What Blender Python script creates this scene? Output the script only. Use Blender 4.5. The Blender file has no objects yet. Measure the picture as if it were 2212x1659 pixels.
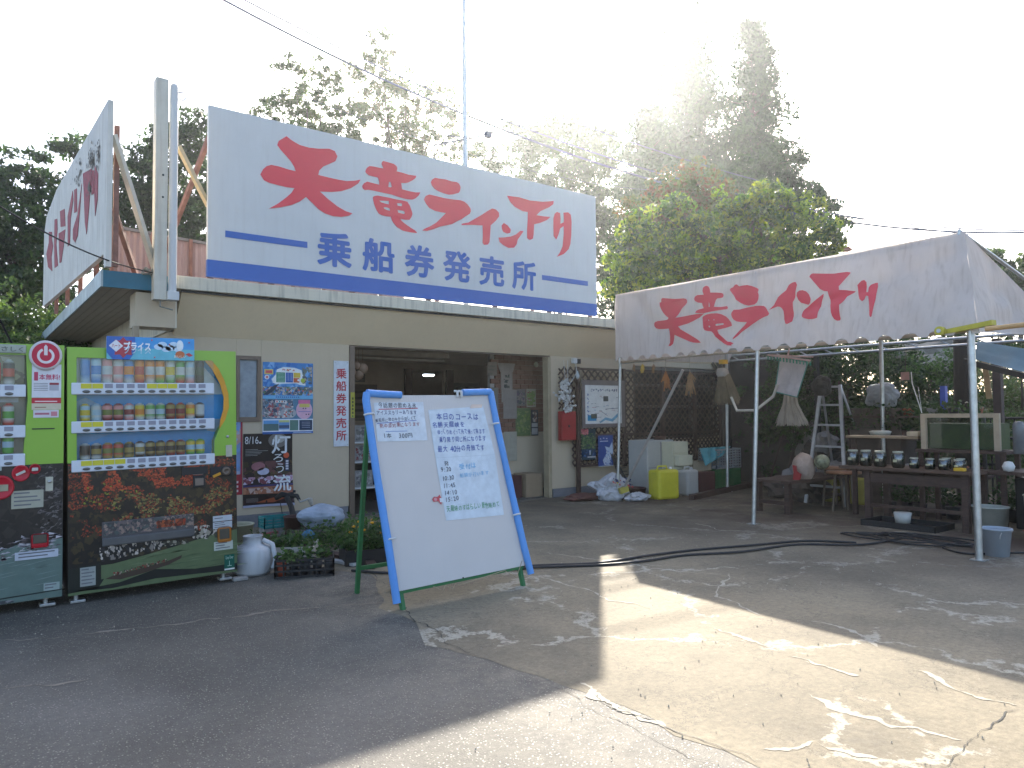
import bpy, bmesh, math, random
import numpy as np
from mathutils import Vector, Matrix, noise
from mathutils.geometry import tessellate_polygon

# ------------------------------------------------------------------ camera, sky, sun, exposure
S = bpy.context.scene
COL = S.collection
FPX, CXP, CYP, HC = 1570.0, 1106.0, 829.5, 1.40
yaw, pitch, roll = math.radians(52.9), math.atan(65 / 1570), math.radians(.5)
FW = Vector((math.cos(yaw) * math.cos(pitch), math.sin(yaw) * math.cos(pitch), math.sin(pitch)))
_rt = Vector((math.sin(yaw), -math.cos(yaw), 0)); _up = _rt.cross(FW)
RT = _rt * math.cos(roll) - _up * math.sin(roll); UP = _up * math.cos(roll) + _rt * math.sin(roll)
cam_d = bpy.data.cameras.new('camera'); cam = bpy.data.objects.new('camera', cam_d); COL.objects.link(cam)
cam_d.sensor_width = 36; cam_d.lens = 36 * FPX / 2212; cam_d.clip_end = 3000; cam_d.clip_start = .05
cam.matrix_world = Matrix(((RT.x, UP.x, -FW.x, 0), (RT.y, UP.y, -FW.y, 0), (RT.z, UP.z, -FW.z, HC), (0, 0, 0, 1)))
S.camera = cam
SUN = Vector((.594, .62, .512)).normalized()
W = bpy.data.worlds.new('World'); S.world = W; W.use_nodes = True
nt = W.node_tree
sky = nt.nodes.new('ShaderNodeTexSky'); sky.sky_type = 'NISHITA'; sky.sun_disc = False
sky.sun_elevation = math.asin(SUN.z); sky.sun_rotation = math.atan2(SUN.x, SUN.y)
sky.air_density = .8; sky.dust_density = 2.6; sky.ozone_density = .6
nt.links.new(sky.outputs[0], nt.nodes['Background'].inputs[0])
nt.nodes['Background'].inputs[1].default_value = .15
sd = bpy.data.lights.new('sun', 'SUN'); sd.energy = 4.2; sd.angle = math.radians(.5); sd.color = (1, .92, .79)
so = bpy.data.objects.new('sun', sd); COL.objects.link(so); so.rotation_euler = (-SUN).to_track_quat('-Z', 'Y').to_euler()
S.view_settings.view_transform = 'Standard'; S.view_settings.look = 'None'
S.view_settings.exposure = 1.68; S.view_settings.gamma = 1
S.cycles.max_bounces = 8; S.cycles.transparent_max_bounces = 16; S.cycles.diffuse_bounces = 4
S.cycles.sample_clamp_indirect = 6; S.cycles.use_denoising = True
C0 = Vector((0, 0, HC))

def ray(x, y): return FW + RT * ((x - CXP) / FPX) - UP * ((y - CYP) / FPX)
def atd(x, y, d):                      # the world point that lies d metres (horizontally) out in that direction
    r = ray(x, y); return C0 + r * (d / math.hypot(r.x, r.y))
def onz(x, y, z=0): r = ray(x, y); return C0 + r * ((z - HC) / r.z)
def onY(x, y, Y): r = ray(x, y); return C0 + r * (Y / r.y)
def onX(x, y, X): r = ray(x, y); return C0 + r * (X / r.x)

# ------------------------------------------------------------------ materials
MATS = {}
def N(nt, t, **k):
    n = nt.nodes.new(t)
    for a, b in k.items(): setattr(n, a, b)
    return n
def mat(name, col=(.5, .5, .5), rough=.6, metal=0, var=.25, scale=6., bump=.0, bscale=60., streak=0., streak_col=(.1, .08, .06), spec=.4, coat=0., stretch=(1, 1, 1), transl=0., emit=0.):
    if name in MATS: return MATS[name]
    m = bpy.data.materials.new(name); m.use_nodes = True; nt = m.node_tree; L = nt.links
    b = nt.nodes['Principled BSDF']; b.inputs['Roughness'].default_value = rough; b.inputs['Metallic'].default_value = metal
    b.inputs['Specular IOR Level'].default_value = spec; b.inputs['Coat Weight'].default_value = coat
    geo = N(nt, 'ShaderNodeTexCoord'); mp = N(nt, 'ShaderNodeMapping'); mp.inputs['Scale'].default_value = stretch
    L.new(geo.outputs['Object'], mp.inputs[0])
    n1 = N(nt, 'ShaderNodeTexNoise'); n1.inputs['Scale'].default_value = scale; n1.inputs['Detail'].default_value = 6; n1.inputs['Roughness'].default_value = .65
    L.new(mp.outputs[0], n1.inputs['Vector'])
    r = N(nt, 'ShaderNodeValToRGB'); r.color_ramp.elements[0].position = .3; r.color_ramp.elements[1].position = .72
    c = Vector(col)
    r.color_ramp.elements[0].color = (*(c * (1 - var)), 1); r.color_ramp.elements[1].color = (*[min(1, x * (1 + var * .45)) for x in c], 1)
    L.new(n1.outputs[0], r.inputs[0]); out = r.outputs[0]
    if streak:
        mp2 = N(nt, 'ShaderNodeMapping'); mp2.inputs['Scale'].default_value = (9, 9, .7); L.new(geo.outputs['Object'], mp2.inputs[0])
        n2 = N(nt, 'ShaderNodeTexNoise'); n2.inputs['Scale'].default_value = 2.2; n2.inputs['Detail'].default_value = 7; L.new(mp2.outputs[0], n2.inputs['Vector'])
        r2 = N(nt, 'ShaderNodeValToRGB'); r2.color_ramp.elements[0].position = .5; r2.color_ramp.elements[1].position = .75
        r2.color_ramp.elements[0].color = (0, 0, 0, 1); r2.color_ramp.elements[1].color = (streak,) * 3 + (1,)
        L.new(n2.outputs[0], r2.inputs[0])
        mx = N(nt, 'ShaderNodeMix', data_type='RGBA'); L.new(r2.outputs[0], mx.inputs[0]); L.new(out, mx.inputs[6]); mx.inputs[7].default_value = (*streak_col, 1); out = mx.outputs[2]
    L.new(out, b.inputs['Base Color'])
    if bump:
        n3 = N(nt, 'ShaderNodeTexNoise'); n3.inputs['Scale'].default_value = bscale; n3.inputs['Detail'].default_value = 5; L.new(geo.outputs['Object'], n3.inputs['Vector'])
        bp = N(nt, 'ShaderNodeBump'); bp.inputs['Strength'].default_value = bump; bp.inputs['Distance'].default_value = .01
        L.new(n3.outputs[0], bp.inputs['Height']); L.new(bp.outputs[0], b.inputs['Normal'])
    if transl:
        tr = N(nt, 'ShaderNodeBsdfTranslucent'); L.new(out, tr.inputs[0]); ms = N(nt, 'ShaderNodeMixShader'); ms.inputs[0].default_value = transl
        L.new(b.outputs[0], ms.inputs[1]); L.new(tr.outputs[0], ms.inputs[2]); L.new(ms.outputs[0], nt.nodes['Material Output'].inputs[0])
    if emit:
        b.inputs['Emission Color'].default_value = (*col, 1); b.inputs['Emission Strength'].default_value = emit
    MATS[name] = m; return m
def attr_mat(name, rough=.5, transl=0., coat=0., spec=.4, wear=.12):
    if name in MATS: return MATS[name]
    m = bpy.data.materials.new(name); m.use_nodes = True; nt = m.node_tree; L = nt.links
    b = nt.nodes['Principled BSDF']; b.inputs['Roughness'].default_value = rough; b.inputs['Coat Weight'].default_value = coat; b.inputs['Specular IOR Level'].default_value = spec
    a = N(nt, 'ShaderNodeAttribute', attribute_name='Col')
    geo = N(nt, 'ShaderNodeTexCoord'); n1 = N(nt, 'ShaderNodeTexNoise'); n1.inputs['Scale'].default_value = 14; n1.inputs['Detail'].default_value = 5; L.new(geo.outputs['Object'], n1.inputs['Vector'])
    r = N(nt, 'ShaderNodeMapRange'); r.inputs[1].default_value = .3; r.inputs[2].default_value = .7; r.inputs[3].default_value = 1 - wear; r.inputs[4].default_value = 1 + wear * .5; L.new(n1.outputs[0], r.inputs[0])
    mm = N(nt, 'ShaderNodeVectorMath', operation='SCALE'); L.new(a.outputs['Color'], mm.inputs[0]); L.new(r.outputs[0], mm.inputs['Scale'])
    L.new(mm.outputs[0], b.inputs['Base Color'])
    if transl:
        tr = N(nt, 'ShaderNodeBsdfTranslucent'); L.new(mm.outputs[0], tr.inputs[0]); ms = N(nt, 'ShaderNodeMixShader'); ms.inputs[0].default_value = transl
        L.new(b.outputs[0], ms.inputs[1]); L.new(tr.outputs[0], ms.inputs[2]); L.new(ms.outputs[0], nt.nodes['Material Output'].inputs[0])
    MATS[name] = m; return m
def glass_mat(name, tint=(.9, .95, .95), gloss=.12):
    if name in MATS: return MATS[name]
    m = bpy.data.materials.new(name); m.use_nodes = True; nt = m.node_tree; L = nt.links
    nt.nodes.remove(nt.nodes['Principled BSDF'])
    t = N(nt, 'ShaderNodeBsdfTransparent'); t.inputs[0].default_value = (*tint, 1)
    g = N(nt, 'ShaderNodeBsdfGlossy'); g.inputs['Roughness'].default_value = .03
    f = N(nt, 'ShaderNodeFresnel'); f.inputs[0].default_value = 1.5
    ad = N(nt, 'ShaderNodeMath', operation='ADD'); ad.inputs[1].default_value = gloss * .3; L.new(f.outputs[0], ad.inputs[0])
    ms = N(nt, 'ShaderNodeMixShader'); L.new(ad.outputs[0], ms.inputs[0]); L.new(t.outputs[0], ms.inputs[1]); L.new(g.outputs[0], ms.inputs[2])
    L.new(ms.outputs[0], nt.nodes['Material Output'].inputs[0]); MATS[name] = m; return m

PRINT = attr_mat('printed_paper', .45, spec=.3)
WRAP = attr_mat('printed_film', .35, coat=.2)
LEAF = attr_mat('leaf', .45, transl=.5, wear=.3)
CEDARLEAF = attr_mat('cedar_leaf', .9, transl=.04, wear=.3, spec=.1)

# ------------------------------------------------------------------ mesh building
def link_mesh(name, me, mats, parent=None, kind=None):
    if not isinstance(mats, (list, tuple)): mats = [mats]
    for m in mats: me.materials.append(m)
    o = bpy.data.objects.new(name, me); COL.objects.link(o)
    if parent is not None: o.parent = parent
    if kind: o['kind'] = kind
    return o
def tag(o, label, cat, group=None):
    o['label'] = label; o['category'] = cat
    if group: o['group'] = group
    return o
def thing(name, label, cat, loc=(0, 0, 0), rz=0, group=None):
    o = bpy.data.objects.new(name, None); COL.objects.link(o); o.location = loc; o.rotation_euler = (0, 0, rz); o.empty_display_size = .1
    return tag(o, label, cat, group)
def label(o, t): o['label'] = t; return o

class MB:
    def __init__(s): s.v = []; s.f = []; s.m = []; s.sm = []
    def add(s, vs, fs, mi=0, sm=False):
        o = len(s.v); s.v += [tuple(v) for v in vs]; s.f += [tuple(i + o for i in f) for f in fs]; s.m += [mi] * len(fs); s.sm += [sm] * len(fs); return s
    def box(s, a, b, mi=0, M=None, bev=0):
        x0, y0, z0 = a; x1, y1, z1 = b
        if bev:
            bm = bmesh.new(); bmesh.ops.create_cube(bm, size=1)
            for v in bm.verts: v.co = Vector(((x0 + x1) / 2 + v.co.x * (x1 - x0), (y0 + y1) / 2 + v.co.y * (y1 - y0), (z0 + z1) / 2 + v.co.z * (z1 - z0)))
            bmesh.ops.bevel(bm, geom=bm.edges[:], offset=bev, segments=2, affect='EDGES', profile=.5)
            vs = [v.co.copy() for v in bm.verts]; bm.verts.index_update(); fs = [[v.index for v in f.verts] for f in bm.faces]; bm.free()
            if M: vs = [M @ v for v in vs]
            return s.add(vs, fs, mi)
        vs = [Vector(p) for p in ((x0, y0, z0), (x1, y0, z0), (x1, y1, z0), (x0, y1, z0), (x0, y0, z1), (x1, y0, z1), (x1, y1, z1), (x0, y1, z1))]
        if M: vs = [M @ v for v in vs]
        return s.add(vs, [(0, 3, 2, 1), (4, 5, 6, 7), (0, 1, 5, 4), (1, 2, 6, 5), (2, 3, 7, 6), (3, 0, 4, 7)], mi)
    def bar(s, p, q, w, h=None, mi=0, up=(0, 0, 1)):       # rectangular bar between two points
        p, q = Vector(p), Vector(q); h = h or w; d = (q - p).normalized(); u = Vector(up)
        if abs(d.dot(u)) > .98: u = Vector((1, 0, 0))
        a = d.cross(u).normalized(); b = a.cross(d)
        vs = [c + a * sx * w / 2 + b * sy * h / 2 for c in (p, q) for sx, sy in ((-1, -1), (1, -1), (1, 1), (-1, 1))]
        return s.add(vs, [(3, 2, 1, 0), (4, 5, 6, 7), (0, 1, 5, 4), (1, 2, 6, 5), (2, 3, 7, 6), (3, 0, 4, 7)], mi)
    def tube(s, pts, r, n=8, mi=0, cap=True):
        pts = [Vector(p) for p in pts]; rs = r if isinstance(r, (list, tuple)) else [r] * len(pts); vs = []; fs = []
        a = None
        for i, p in enumerate(pts):
            d = (pts[min(i + 1, len(pts) - 1)] - pts[max(i - 1, 0)]).normalized()
            if a is None: a = d.orthogonal().normalized()
            else: a = (a - d * a.dot(d)).normalized()
            b = d.cross(a)
            vs += [p + (a * math.cos(2 * math.pi * k / n) + b * math.sin(2 * math.pi * k / n)) * rs[i] for k in range(n)]
        for i in range(len(pts) - 1):
            for k in range(n): fs.append((i * n + k, i * n + (k + 1) % n, (i + 1) * n + (k + 1) % n, (i + 1) * n + k))
        s.add(vs, fs, mi, True)
        if cap: s.add(vs[:n], [tuple(range(n))[::-1]], mi); s.add(vs[-n:], [tuple(range(n))], mi)
        return s
    def lathe(s, prof, n=16, c=(0, 0, 0), mi=0, M=None):    # prof: (r, z) list
        vs = []; fs = []
        for r, z in prof: vs += [Vector((c[0] + r * math.cos(2 * math.pi * k / n), c[1] + r * math.sin(2 * math.pi * k / n), c[2] + z)) for k in range(n)]
        for i in range(len(prof) - 1):
            for k in range(n): fs.append((i * n + k, i * n + (k + 1) % n, (i + 1) * n + (k + 1) % n, (i + 1) * n + k))
        if M: vs = [M @ v for v in vs]
        s.add(vs, fs, mi, True)
        for e, rev in ((0, True), (len(prof) - 1, False)):
            if prof[e][0] > 1e-4:
                ring = vs[e * n:(e + 1) * n]; s.add(ring, [tuple(range(n))[::-1] if rev else tuple(range(n))], mi)
        return s
    def prism(s, loops, O, U, V, depth, mi=0):              # polygon (with holes) in the U,V plane, pushed out by depth along U x V
        if not isinstance(loops[0][0], (tuple, list)): loops = [loops]
        O, U, V = Vector(O), Vector(U), Vector(V); nn = U.cross(V).normalized()
        flat = [p for l in loops for p in l]; tri = tessellate_polygon([[Vector((p[0], p[1], 0)) for p in l] for l in loops])
        base = [O + U * p[0] + V * p[1] for p in flat]; n = len(flat)
        vs = base + [b + nn * depth for b in base]; fs = []
        for t in tri:
            a, b, c = (Vector((*flat[i], 0)) for i in t)
            if (b - a).cross(c - a).z < 0: t = (t[0], t[2], t[1])
            fs.append((t[0] + n, t[1] + n, t[2] + n)); fs.append((t[2], t[1], t[0]))
        k = 0
        for l in loops:
            m = len(l); ar = sum(l[i][0] * l[(i + 1) % m][1] - l[(i + 1) % m][0] * l[i][1] for i in range(m))
            for i in range(m):
                a, b = k + i, k + (i + 1) % m
                fs.append((a, b, b + n, a + n) if ar > 0 else (b, a, a + n, b + n))
            k += m
        return s.add(vs, fs, mi)
    def mesh(s, name='m'):
        me = bpy.data.meshes.new(name); me.from_pydata(s.v, [], s.f)
        me.polygons.foreach_set('material_index', s.m); me.polygons.foreach_set('use_smooth', s.sm); me.update(); return me
    def build(s, name, mats, parent=None, world=False, kind=None, recalc=False):
        if world and parent is not None:
            Mi = (Matrix.Translation(parent.location) @ parent.rotation_euler.to_matrix().to_4x4()).inverted(); s.v = [tuple(Mi @ Vector(v)) for v in s.v]
        return link_mesh(name, s.mesh(name), mats, parent, kind)

TXT = {}
def text_tris(t, bold=0.):
    key = (t, bold)
    if key in TXT: return TXT[key]
    c = bpy.data.curves.new('txt', 'FONT'); c.body = t; c.size = 1; c.offset = bold; c.resolution_u = 3
    o = bpy.data.objects.new('txt', c); COL.objects.link(o); dg = bpy.context.evaluated_depsgraph_get(); dg.update()
    me = o.evaluated_get(dg).to_mesh(); vs = [(v.co.x, v.co.y) for v in me.vertices]; fs = [tuple(p.vertices) for p in me.polygons]
    o.evaluated_get(dg).to_mesh_clear(); bpy.data.objects.remove(o); bpy.data.curves.remove(c)
    xs = [v[0] for v in vs] or [0, 1]; ys = [v[1] for v in vs] or [0, 1]
    TXT[key] = (vs, fs, min(xs), max(xs), min(ys), max(ys)); return TXT[key]

class PR:                                                   # flat print: coloured polygons on a sheet, stacked half a millimetre apart
    def __init__(s, step=.0006): s.v = []; s.f = []; s.c = []; s.k = 0; s.step = step
    def _p(s, pts, fs, col, lay):
        o = len(s.v); s.v += [(p[0], p[1], lay * s.step) for p in pts]; s.f += [tuple(i + o for i in f) for f in fs]; s.c += [col] * len(fs)
    def rect(s, x0, y0, x1, y1, col, lay=1): s._p([(x0, y0), (x1, y0), (x1, y1), (x0, y1)], [(0, 1, 2, 3)], col, lay)
    def poly(s, pts, col, lay=1):
        tri = tessellate_polygon([[Vector((*p, 0)) for p in pts]]); fs = []
        for t in tri:
            a, b, c = (Vector((*pts[i], 0)) for i in t); fs.append(tuple(t) if (b - a).cross(c - a).z > 0 else (t[0], t[2], t[1]))
        s._p(pts, fs, col, lay)
    def disc(s, x, y, rx, col, lay=1, ry=None, n=20):
        ry = ry or rx; s._p([(x + rx * math.cos(2 * math.pi * i / n), y + ry * math.sin(2 * math.pi * i / n)) for i in range(n)], [tuple(range(n))], col, lay)
    def text(s, t, x0, y0, x1, y1, col, lay=2, bold=0., shear=0., fit=True, y0b=None):
        vs, fs, a, b, c, d = text_tris(t)
        if not vs: return
        sx = (x1 - x0) / max(b - a, 1e-6); sy = (y1 - y0) / max(d - c, 1e-6)
        if not fit: sx = sy = min(sx, sy)
        dy = 0 if y0b is None else y0b - y0; offs = [(0, 0)] + ([(bold, 0), (-bold, 0), (0, bold), (0, -bold)] if bold else [])
        for i, (ox, oy) in enumerate(offs): s._p([(x0 + (v[0] - a + ox) * sx + (v[1] - c + oy) * sy * shear, y0 + (v[1] - c + oy) * sy + dy * (v[0] - a) / max(b - a, 1e-6)) for v in vs], fs, col, lay + i * .12)
    def scatter(s, x0, y0, x1, y1, n, sz, cols, rnd, lay=1, asp=1.):
        for i in range(n):
            x, y = rnd.uniform(x0, x1), rnd.uniform(y0, y1); r = sz * rnd.uniform(.4, 1.4); a = rnd.uniform(0, 6.28); k = rnd.choice((3, 4, 5))
            pts = [(min(x1, max(x0, x + r * asp * math.cos(a + 6.283 * j / k) * rnd.uniform(.6, 1.2))), min(y1, max(y0, y + r * math.sin(a + 6.283 * j / k) * rnd.uniform(.6, 1.2)))) for j in range(k)]
            s._p(pts, [tuple(range(k))], rnd.choice(cols), lay + rnd.random() * .9)
    def build(s, name, O, U, V, parent, mat=None, curl=None, backing=None, world=False):
        O, U, V = Vector(O), Vector(U).normalized(), Vector(V).normalized(); nn = U.cross(V)
        if curl:
            nf, nc, st = [], [], [((f[0], f[i], f[i + 1]), c) for f, c in zip(s.f, s.c) for i in range(1, len(f) - 1)]
            while st:                                       # split long triangles so that the curled sheet stays smooth
                t, c = st.pop(); L_ = [math.dist(s.v[t[i]], s.v[t[(i + 1) % 3]]) for i in range(3)]; m_ = max(L_)
                if m_ < .05: nf.append(t); nc.append(c); continue
                i = L_.index(m_); p_, q_, r_ = t[i], t[(i + 1) % 3], t[(i + 2) % 3]; s.v.append(tuple((x + y) / 2 for x, y in zip(s.v[p_], s.v[q_]))); k_ = len(s.v) - 1; st += [((p_, k_, r_), c), ((k_, q_, r_), c)]
            s.f, s.c = nf, nc
        P = [O + U * x + V * y + nn * (z + (curl(x, y) if curl else 0)) for x, y, z in s.v]
        if world and parent is not None:
            Mi = (Matrix.Translation(parent.location) @ parent.rotation_euler.to_matrix().to_4x4()).inverted(); P = [Mi @ p for p in P]
        me = bpy.data.meshes.new(name); me.from_pydata([tuple(p) for p in P], [], s.f)
        ca = me.color_attributes.new('Col', 'FLOAT_COLOR', 'CORNER'); arr = []
        for f, c in zip(s.f, s.c): arr += [c[0], c[1], c[2], 1] * len(f)
        ca.data.foreach_set('color', arr); me.update()
        return link_mesh(name, me, mat or PRINT, parent)
def srgb(*c):
    return tuple((x / 255 / 12.92 if x / 255 <= .04045 else ((x / 255 + .055) / 1.055) ** 2.4) for x in c)

# common materials
M_white = mat('white_paint', (.58, .59, .58), .5, var=.06, scale=2, streak=.12, streak_col=(.35, .3, .25))
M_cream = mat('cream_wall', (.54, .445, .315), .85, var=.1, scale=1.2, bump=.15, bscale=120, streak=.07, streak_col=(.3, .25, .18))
M_fascia = mat('beige_fascia', (.80, .66, .45), .6, var=.08, scale=.8, streak=.05, streak_col=(.2, .16, .11))
M_cap = mat('roof_cap', (.62, .57, .45), .6, var=.12, scale=3, streak=.55, streak_col=(.16, .15, .12))
M_plinth = mat('grey_plinth', (.2, .2, .21), .9, var=.2, scale=5, bump=.2)
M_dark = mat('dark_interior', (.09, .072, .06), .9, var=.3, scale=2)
M_brick = mat('brown_panel', (.2, .105, .07), .8, var=.2, scale=4, bump=.2)
M_brown = mat('brown_wood', (.07, .04, .03), .7, var=.35, scale=8, bump=.2, stretch=(1, 1, 6))
M_alu = mat('bronze_aluminium', (.17, .13, .1), .45, metal=.5, var=.15)
M_steel = mat('galvanised_steel', (.52, .53, .52), .38, metal=.85, var=.25, scale=14, bump=.05)
M_rust = mat('rust_red_steel', (.24, .125, .1), .7, var=.4, scale=10)
M_yelst = mat('yellowed_steel', (.62, .5, .3), .6, var=.25, scale=7)
M_pink = mat('pink_sheet', (.4, .3, .3), .7, var=.15, scale=2, streak=.4, streak_col=(.3, .18, .16))
M_red = mat('red_vinyl', (.72, .05, .075), .5, var=.05)
M_blue = mat('blue_vinyl', (.035, .12, .42), .45, var=.05)
M_green = mat('green_paint', (.035, .17, .06), .5, var=.2)
M_black = mat('black_plastic', (.02, .02, .022), .5, var=.2)
M_rubber = mat('black_rubber', (.025, .025, .025), .7, var=.3)
M_glass = glass_mat('clear_glass', (.96, .98, .98), .0)
M_dim = glass_mat('dim_glass', (.55, .58, .58), .3)
M_conc = mat('concrete_block', (.3, .29, .27), .9, var=.3, scale=10, bump=.4)

# lettering outlines, in metres on the boards (or 0..1 on the tent front)
MAIN_GLYPHS=[[[(3.252,4.984),(3.317,4.946),(3.424,4.908),(3.551,4.9),(3.68,4.914),(3.829,4.946),(3.905,4.931),(3.944,4.866),(3.915,4.796),(3.83,4.742),(3.745,4.689),(3.69,4.624),(3.677,4.564),(3.811,4.557),(3.963,4.554),(4.079,4.557),(4.197,4.585),(4.28,4.616),(4.246,4.557),(4.138,4.472),(4.002,4.407),(3.868,4.372),(3.699,4.347),(3.812,4.268),(3.944,4.191),(4.06,4.146),(4.161,4.13),(4.108,4.09),(4.002,4.058),(3.887,4.049),(3.774,4.067),(3.681,4.111),(3.608,4.17),(3.513,4.243),(3.427,4.166),(3.32,4.104),(3.181,4.051),(3.032,4.009),(3.146,4.092),(3.25,4.188),(3.32,4.262),(3.358,4.33),(3.249,4.324),(3.162,4.329),(3.033,4.339),(2.966,4.361),(2.923,4.425),(2.956,4.496),(2.998,4.542),(3.058,4.572),(3.161,4.572),(3.266,4.558),(3.375,4.553),(3.354,4.61),(3.309,4.672),(3.248,4.729),(3.177,4.793),(3.134,4.844),(3.151,4.9)]],[[(4.597,4.9),(4.606,4.929),(4.623,4.944),(4.719,4.941),(4.787,4.935),(4.83,4.913),(4.843,4.881),(4.83,4.839),(4.907,4.837),(5.02,4.828),(5.148,4.835),(5.135,4.801),(5.081,4.755),(5.02,4.716),(4.967,4.696),(4.9,4.687),(4.911,4.641),(4.915,4.599),(5.019,4.591),(5.134,4.592),(5.214,4.606),(5.183,4.553),(5.134,4.505),(5.08,4.478),(4.975,4.47),(4.872,4.479),(4.752,4.493),(4.634,4.495),(4.469,4.499),(4.395,4.497),(4.343,4.484),(4.315,4.501),(4.305,4.533),(4.331,4.575),(4.379,4.607),(4.469,4.601),(4.564,4.598),(4.56,4.641),(4.547,4.684),(4.535,4.696),(4.469,4.696),(4.404,4.699),(4.367,4.722),(4.351,4.745),(4.375,4.799),(4.412,4.829),(4.469,4.836),(4.552,4.836),(4.627,4.839),(4.614,4.866)],[(4.71,4.666),(4.736,4.67),(4.748,4.638),(4.754,4.601),(4.729,4.591),(4.702,4.591),(4.704,4.63)],[(4.467,4.412),(4.493,4.429),(4.535,4.441),(4.634,4.441),(4.718,4.442),(4.829,4.437),(4.923,4.439),(5.001,4.434),(5.041,4.383),(5.071,4.314),(5.084,4.269),(5.066,4.223),(5.036,4.18),(4.974,4.17),(4.923,4.17),(4.888,4.172),(4.905,4.146),(4.966,4.11),(5.044,4.072),(5.114,4.043),(5.154,4.017),(5.149,4.005),(5.061,4.002),(4.991,4.004),(4.931,4.008),(4.888,4.025),(4.836,4.044),(4.785,4.091),(4.756,4.132),(4.739,4.178),(4.667,4.172),(4.6,4.176),(4.551,4.193),(4.518,4.239),(4.485,4.309),(4.469,4.367)],[(4.559,4.375),(4.634,4.386),(4.71,4.395),(4.711,4.346),(4.634,4.349),(4.584,4.356)],[(4.626,4.291),(4.676,4.301),(4.722,4.292),(4.728,4.258),(4.676,4.261),(4.634,4.273)],[(4.833,4.385),(4.91,4.396),(4.921,4.379),(4.91,4.354),(4.846,4.351)],[(4.844,4.292),(4.94,4.293),(4.962,4.277),(4.953,4.248),(4.854,4.252)]],[[(5.391,4.79),(5.414,4.834),(5.461,4.867),(5.544,4.869),(5.637,4.877),(5.741,4.868),(5.837,4.874),(5.88,4.857),(5.906,4.812),(5.899,4.762),(5.874,4.72),(5.778,4.679),(5.702,4.659),(5.608,4.665),(5.515,4.68),(5.45,4.705),(5.409,4.745)],[(5.277,4.522),(5.304,4.571),(5.363,4.603),(5.468,4.6),(5.608,4.594),(5.759,4.599),(5.903,4.61),(5.971,4.601),(6.029,4.57),(6.083,4.513),(6.087,4.472),(6.067,4.432),(5.988,4.378),(5.92,4.326),(5.843,4.285),(5.747,4.225),(5.643,4.191),(5.54,4.158),(5.438,4.107),(5.32,4.061),(5.243,4.056),(5.284,4.088),(5.375,4.137),(5.476,4.204),(5.559,4.285),(5.644,4.375),(5.56,4.374),(5.458,4.377),(5.358,4.409),(5.312,4.457),(5.281,4.499)]],[[(5.917,4.256),(6.041,4.294),(6.138,4.355),(6.276,4.442),(6.396,4.527),(6.486,4.583),(6.557,4.578),(6.614,4.537),(6.617,4.479),(6.555,4.403),(6.454,4.313),(6.442,4.171),(6.431,4.054),(6.401,4.009),(6.331,3.994),(6.302,4.02),(6.309,4.152),(6.304,4.29),(6.118,4.27),(5.927,4.238)]],[[(6.667,4.345),(6.709,4.39),(6.781,4.362),(6.843,4.304),(6.832,4.252),(6.769,4.23),(6.697,4.249),(6.673,4.288)],[(6.604,4.144),(6.717,4.163),(6.842,4.195),(6.948,4.243),(7.033,4.315),(7.098,4.316),(7.054,4.259),(6.978,4.163),(6.956,4.084),(6.903,4.026),(6.798,4.007),(6.695,4.04),(6.624,4.08)]],[[(6.776,4.833),(7.018,4.85),(7.234,4.836),(7.5,4.861),(7.739,4.914),(7.727,4.859),(7.634,4.791),(7.453,4.699),(7.367,4.619),(7.519,4.623),(7.666,4.637),(7.586,4.572),(7.45,4.507),(7.317,4.461),(7.304,4.295),(7.287,4.223),(7.226,4.192),(7.172,4.216),(7.174,4.362),(7.186,4.501),(7.192,4.64),(7.08,4.638),(6.931,4.682),(6.848,4.736)]],[[(7.73,4.621),(7.759,4.705),(7.806,4.743),(7.875,4.733),(7.885,4.645),(7.879,4.555),(7.955,4.593),(7.956,4.674),(7.952,4.754),(8.052,4.776),(8.111,4.744),(8.128,4.629),(8.117,4.411),(8.096,4.247),(8.054,4.151),(7.946,4.057),(7.794,3.99),(7.865,4.073),(7.925,4.188),(7.951,4.388),(7.954,4.531),(7.871,4.474),(7.835,4.371),(7.787,4.281),(7.73,4.329),(7.728,4.479)]]]
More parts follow.
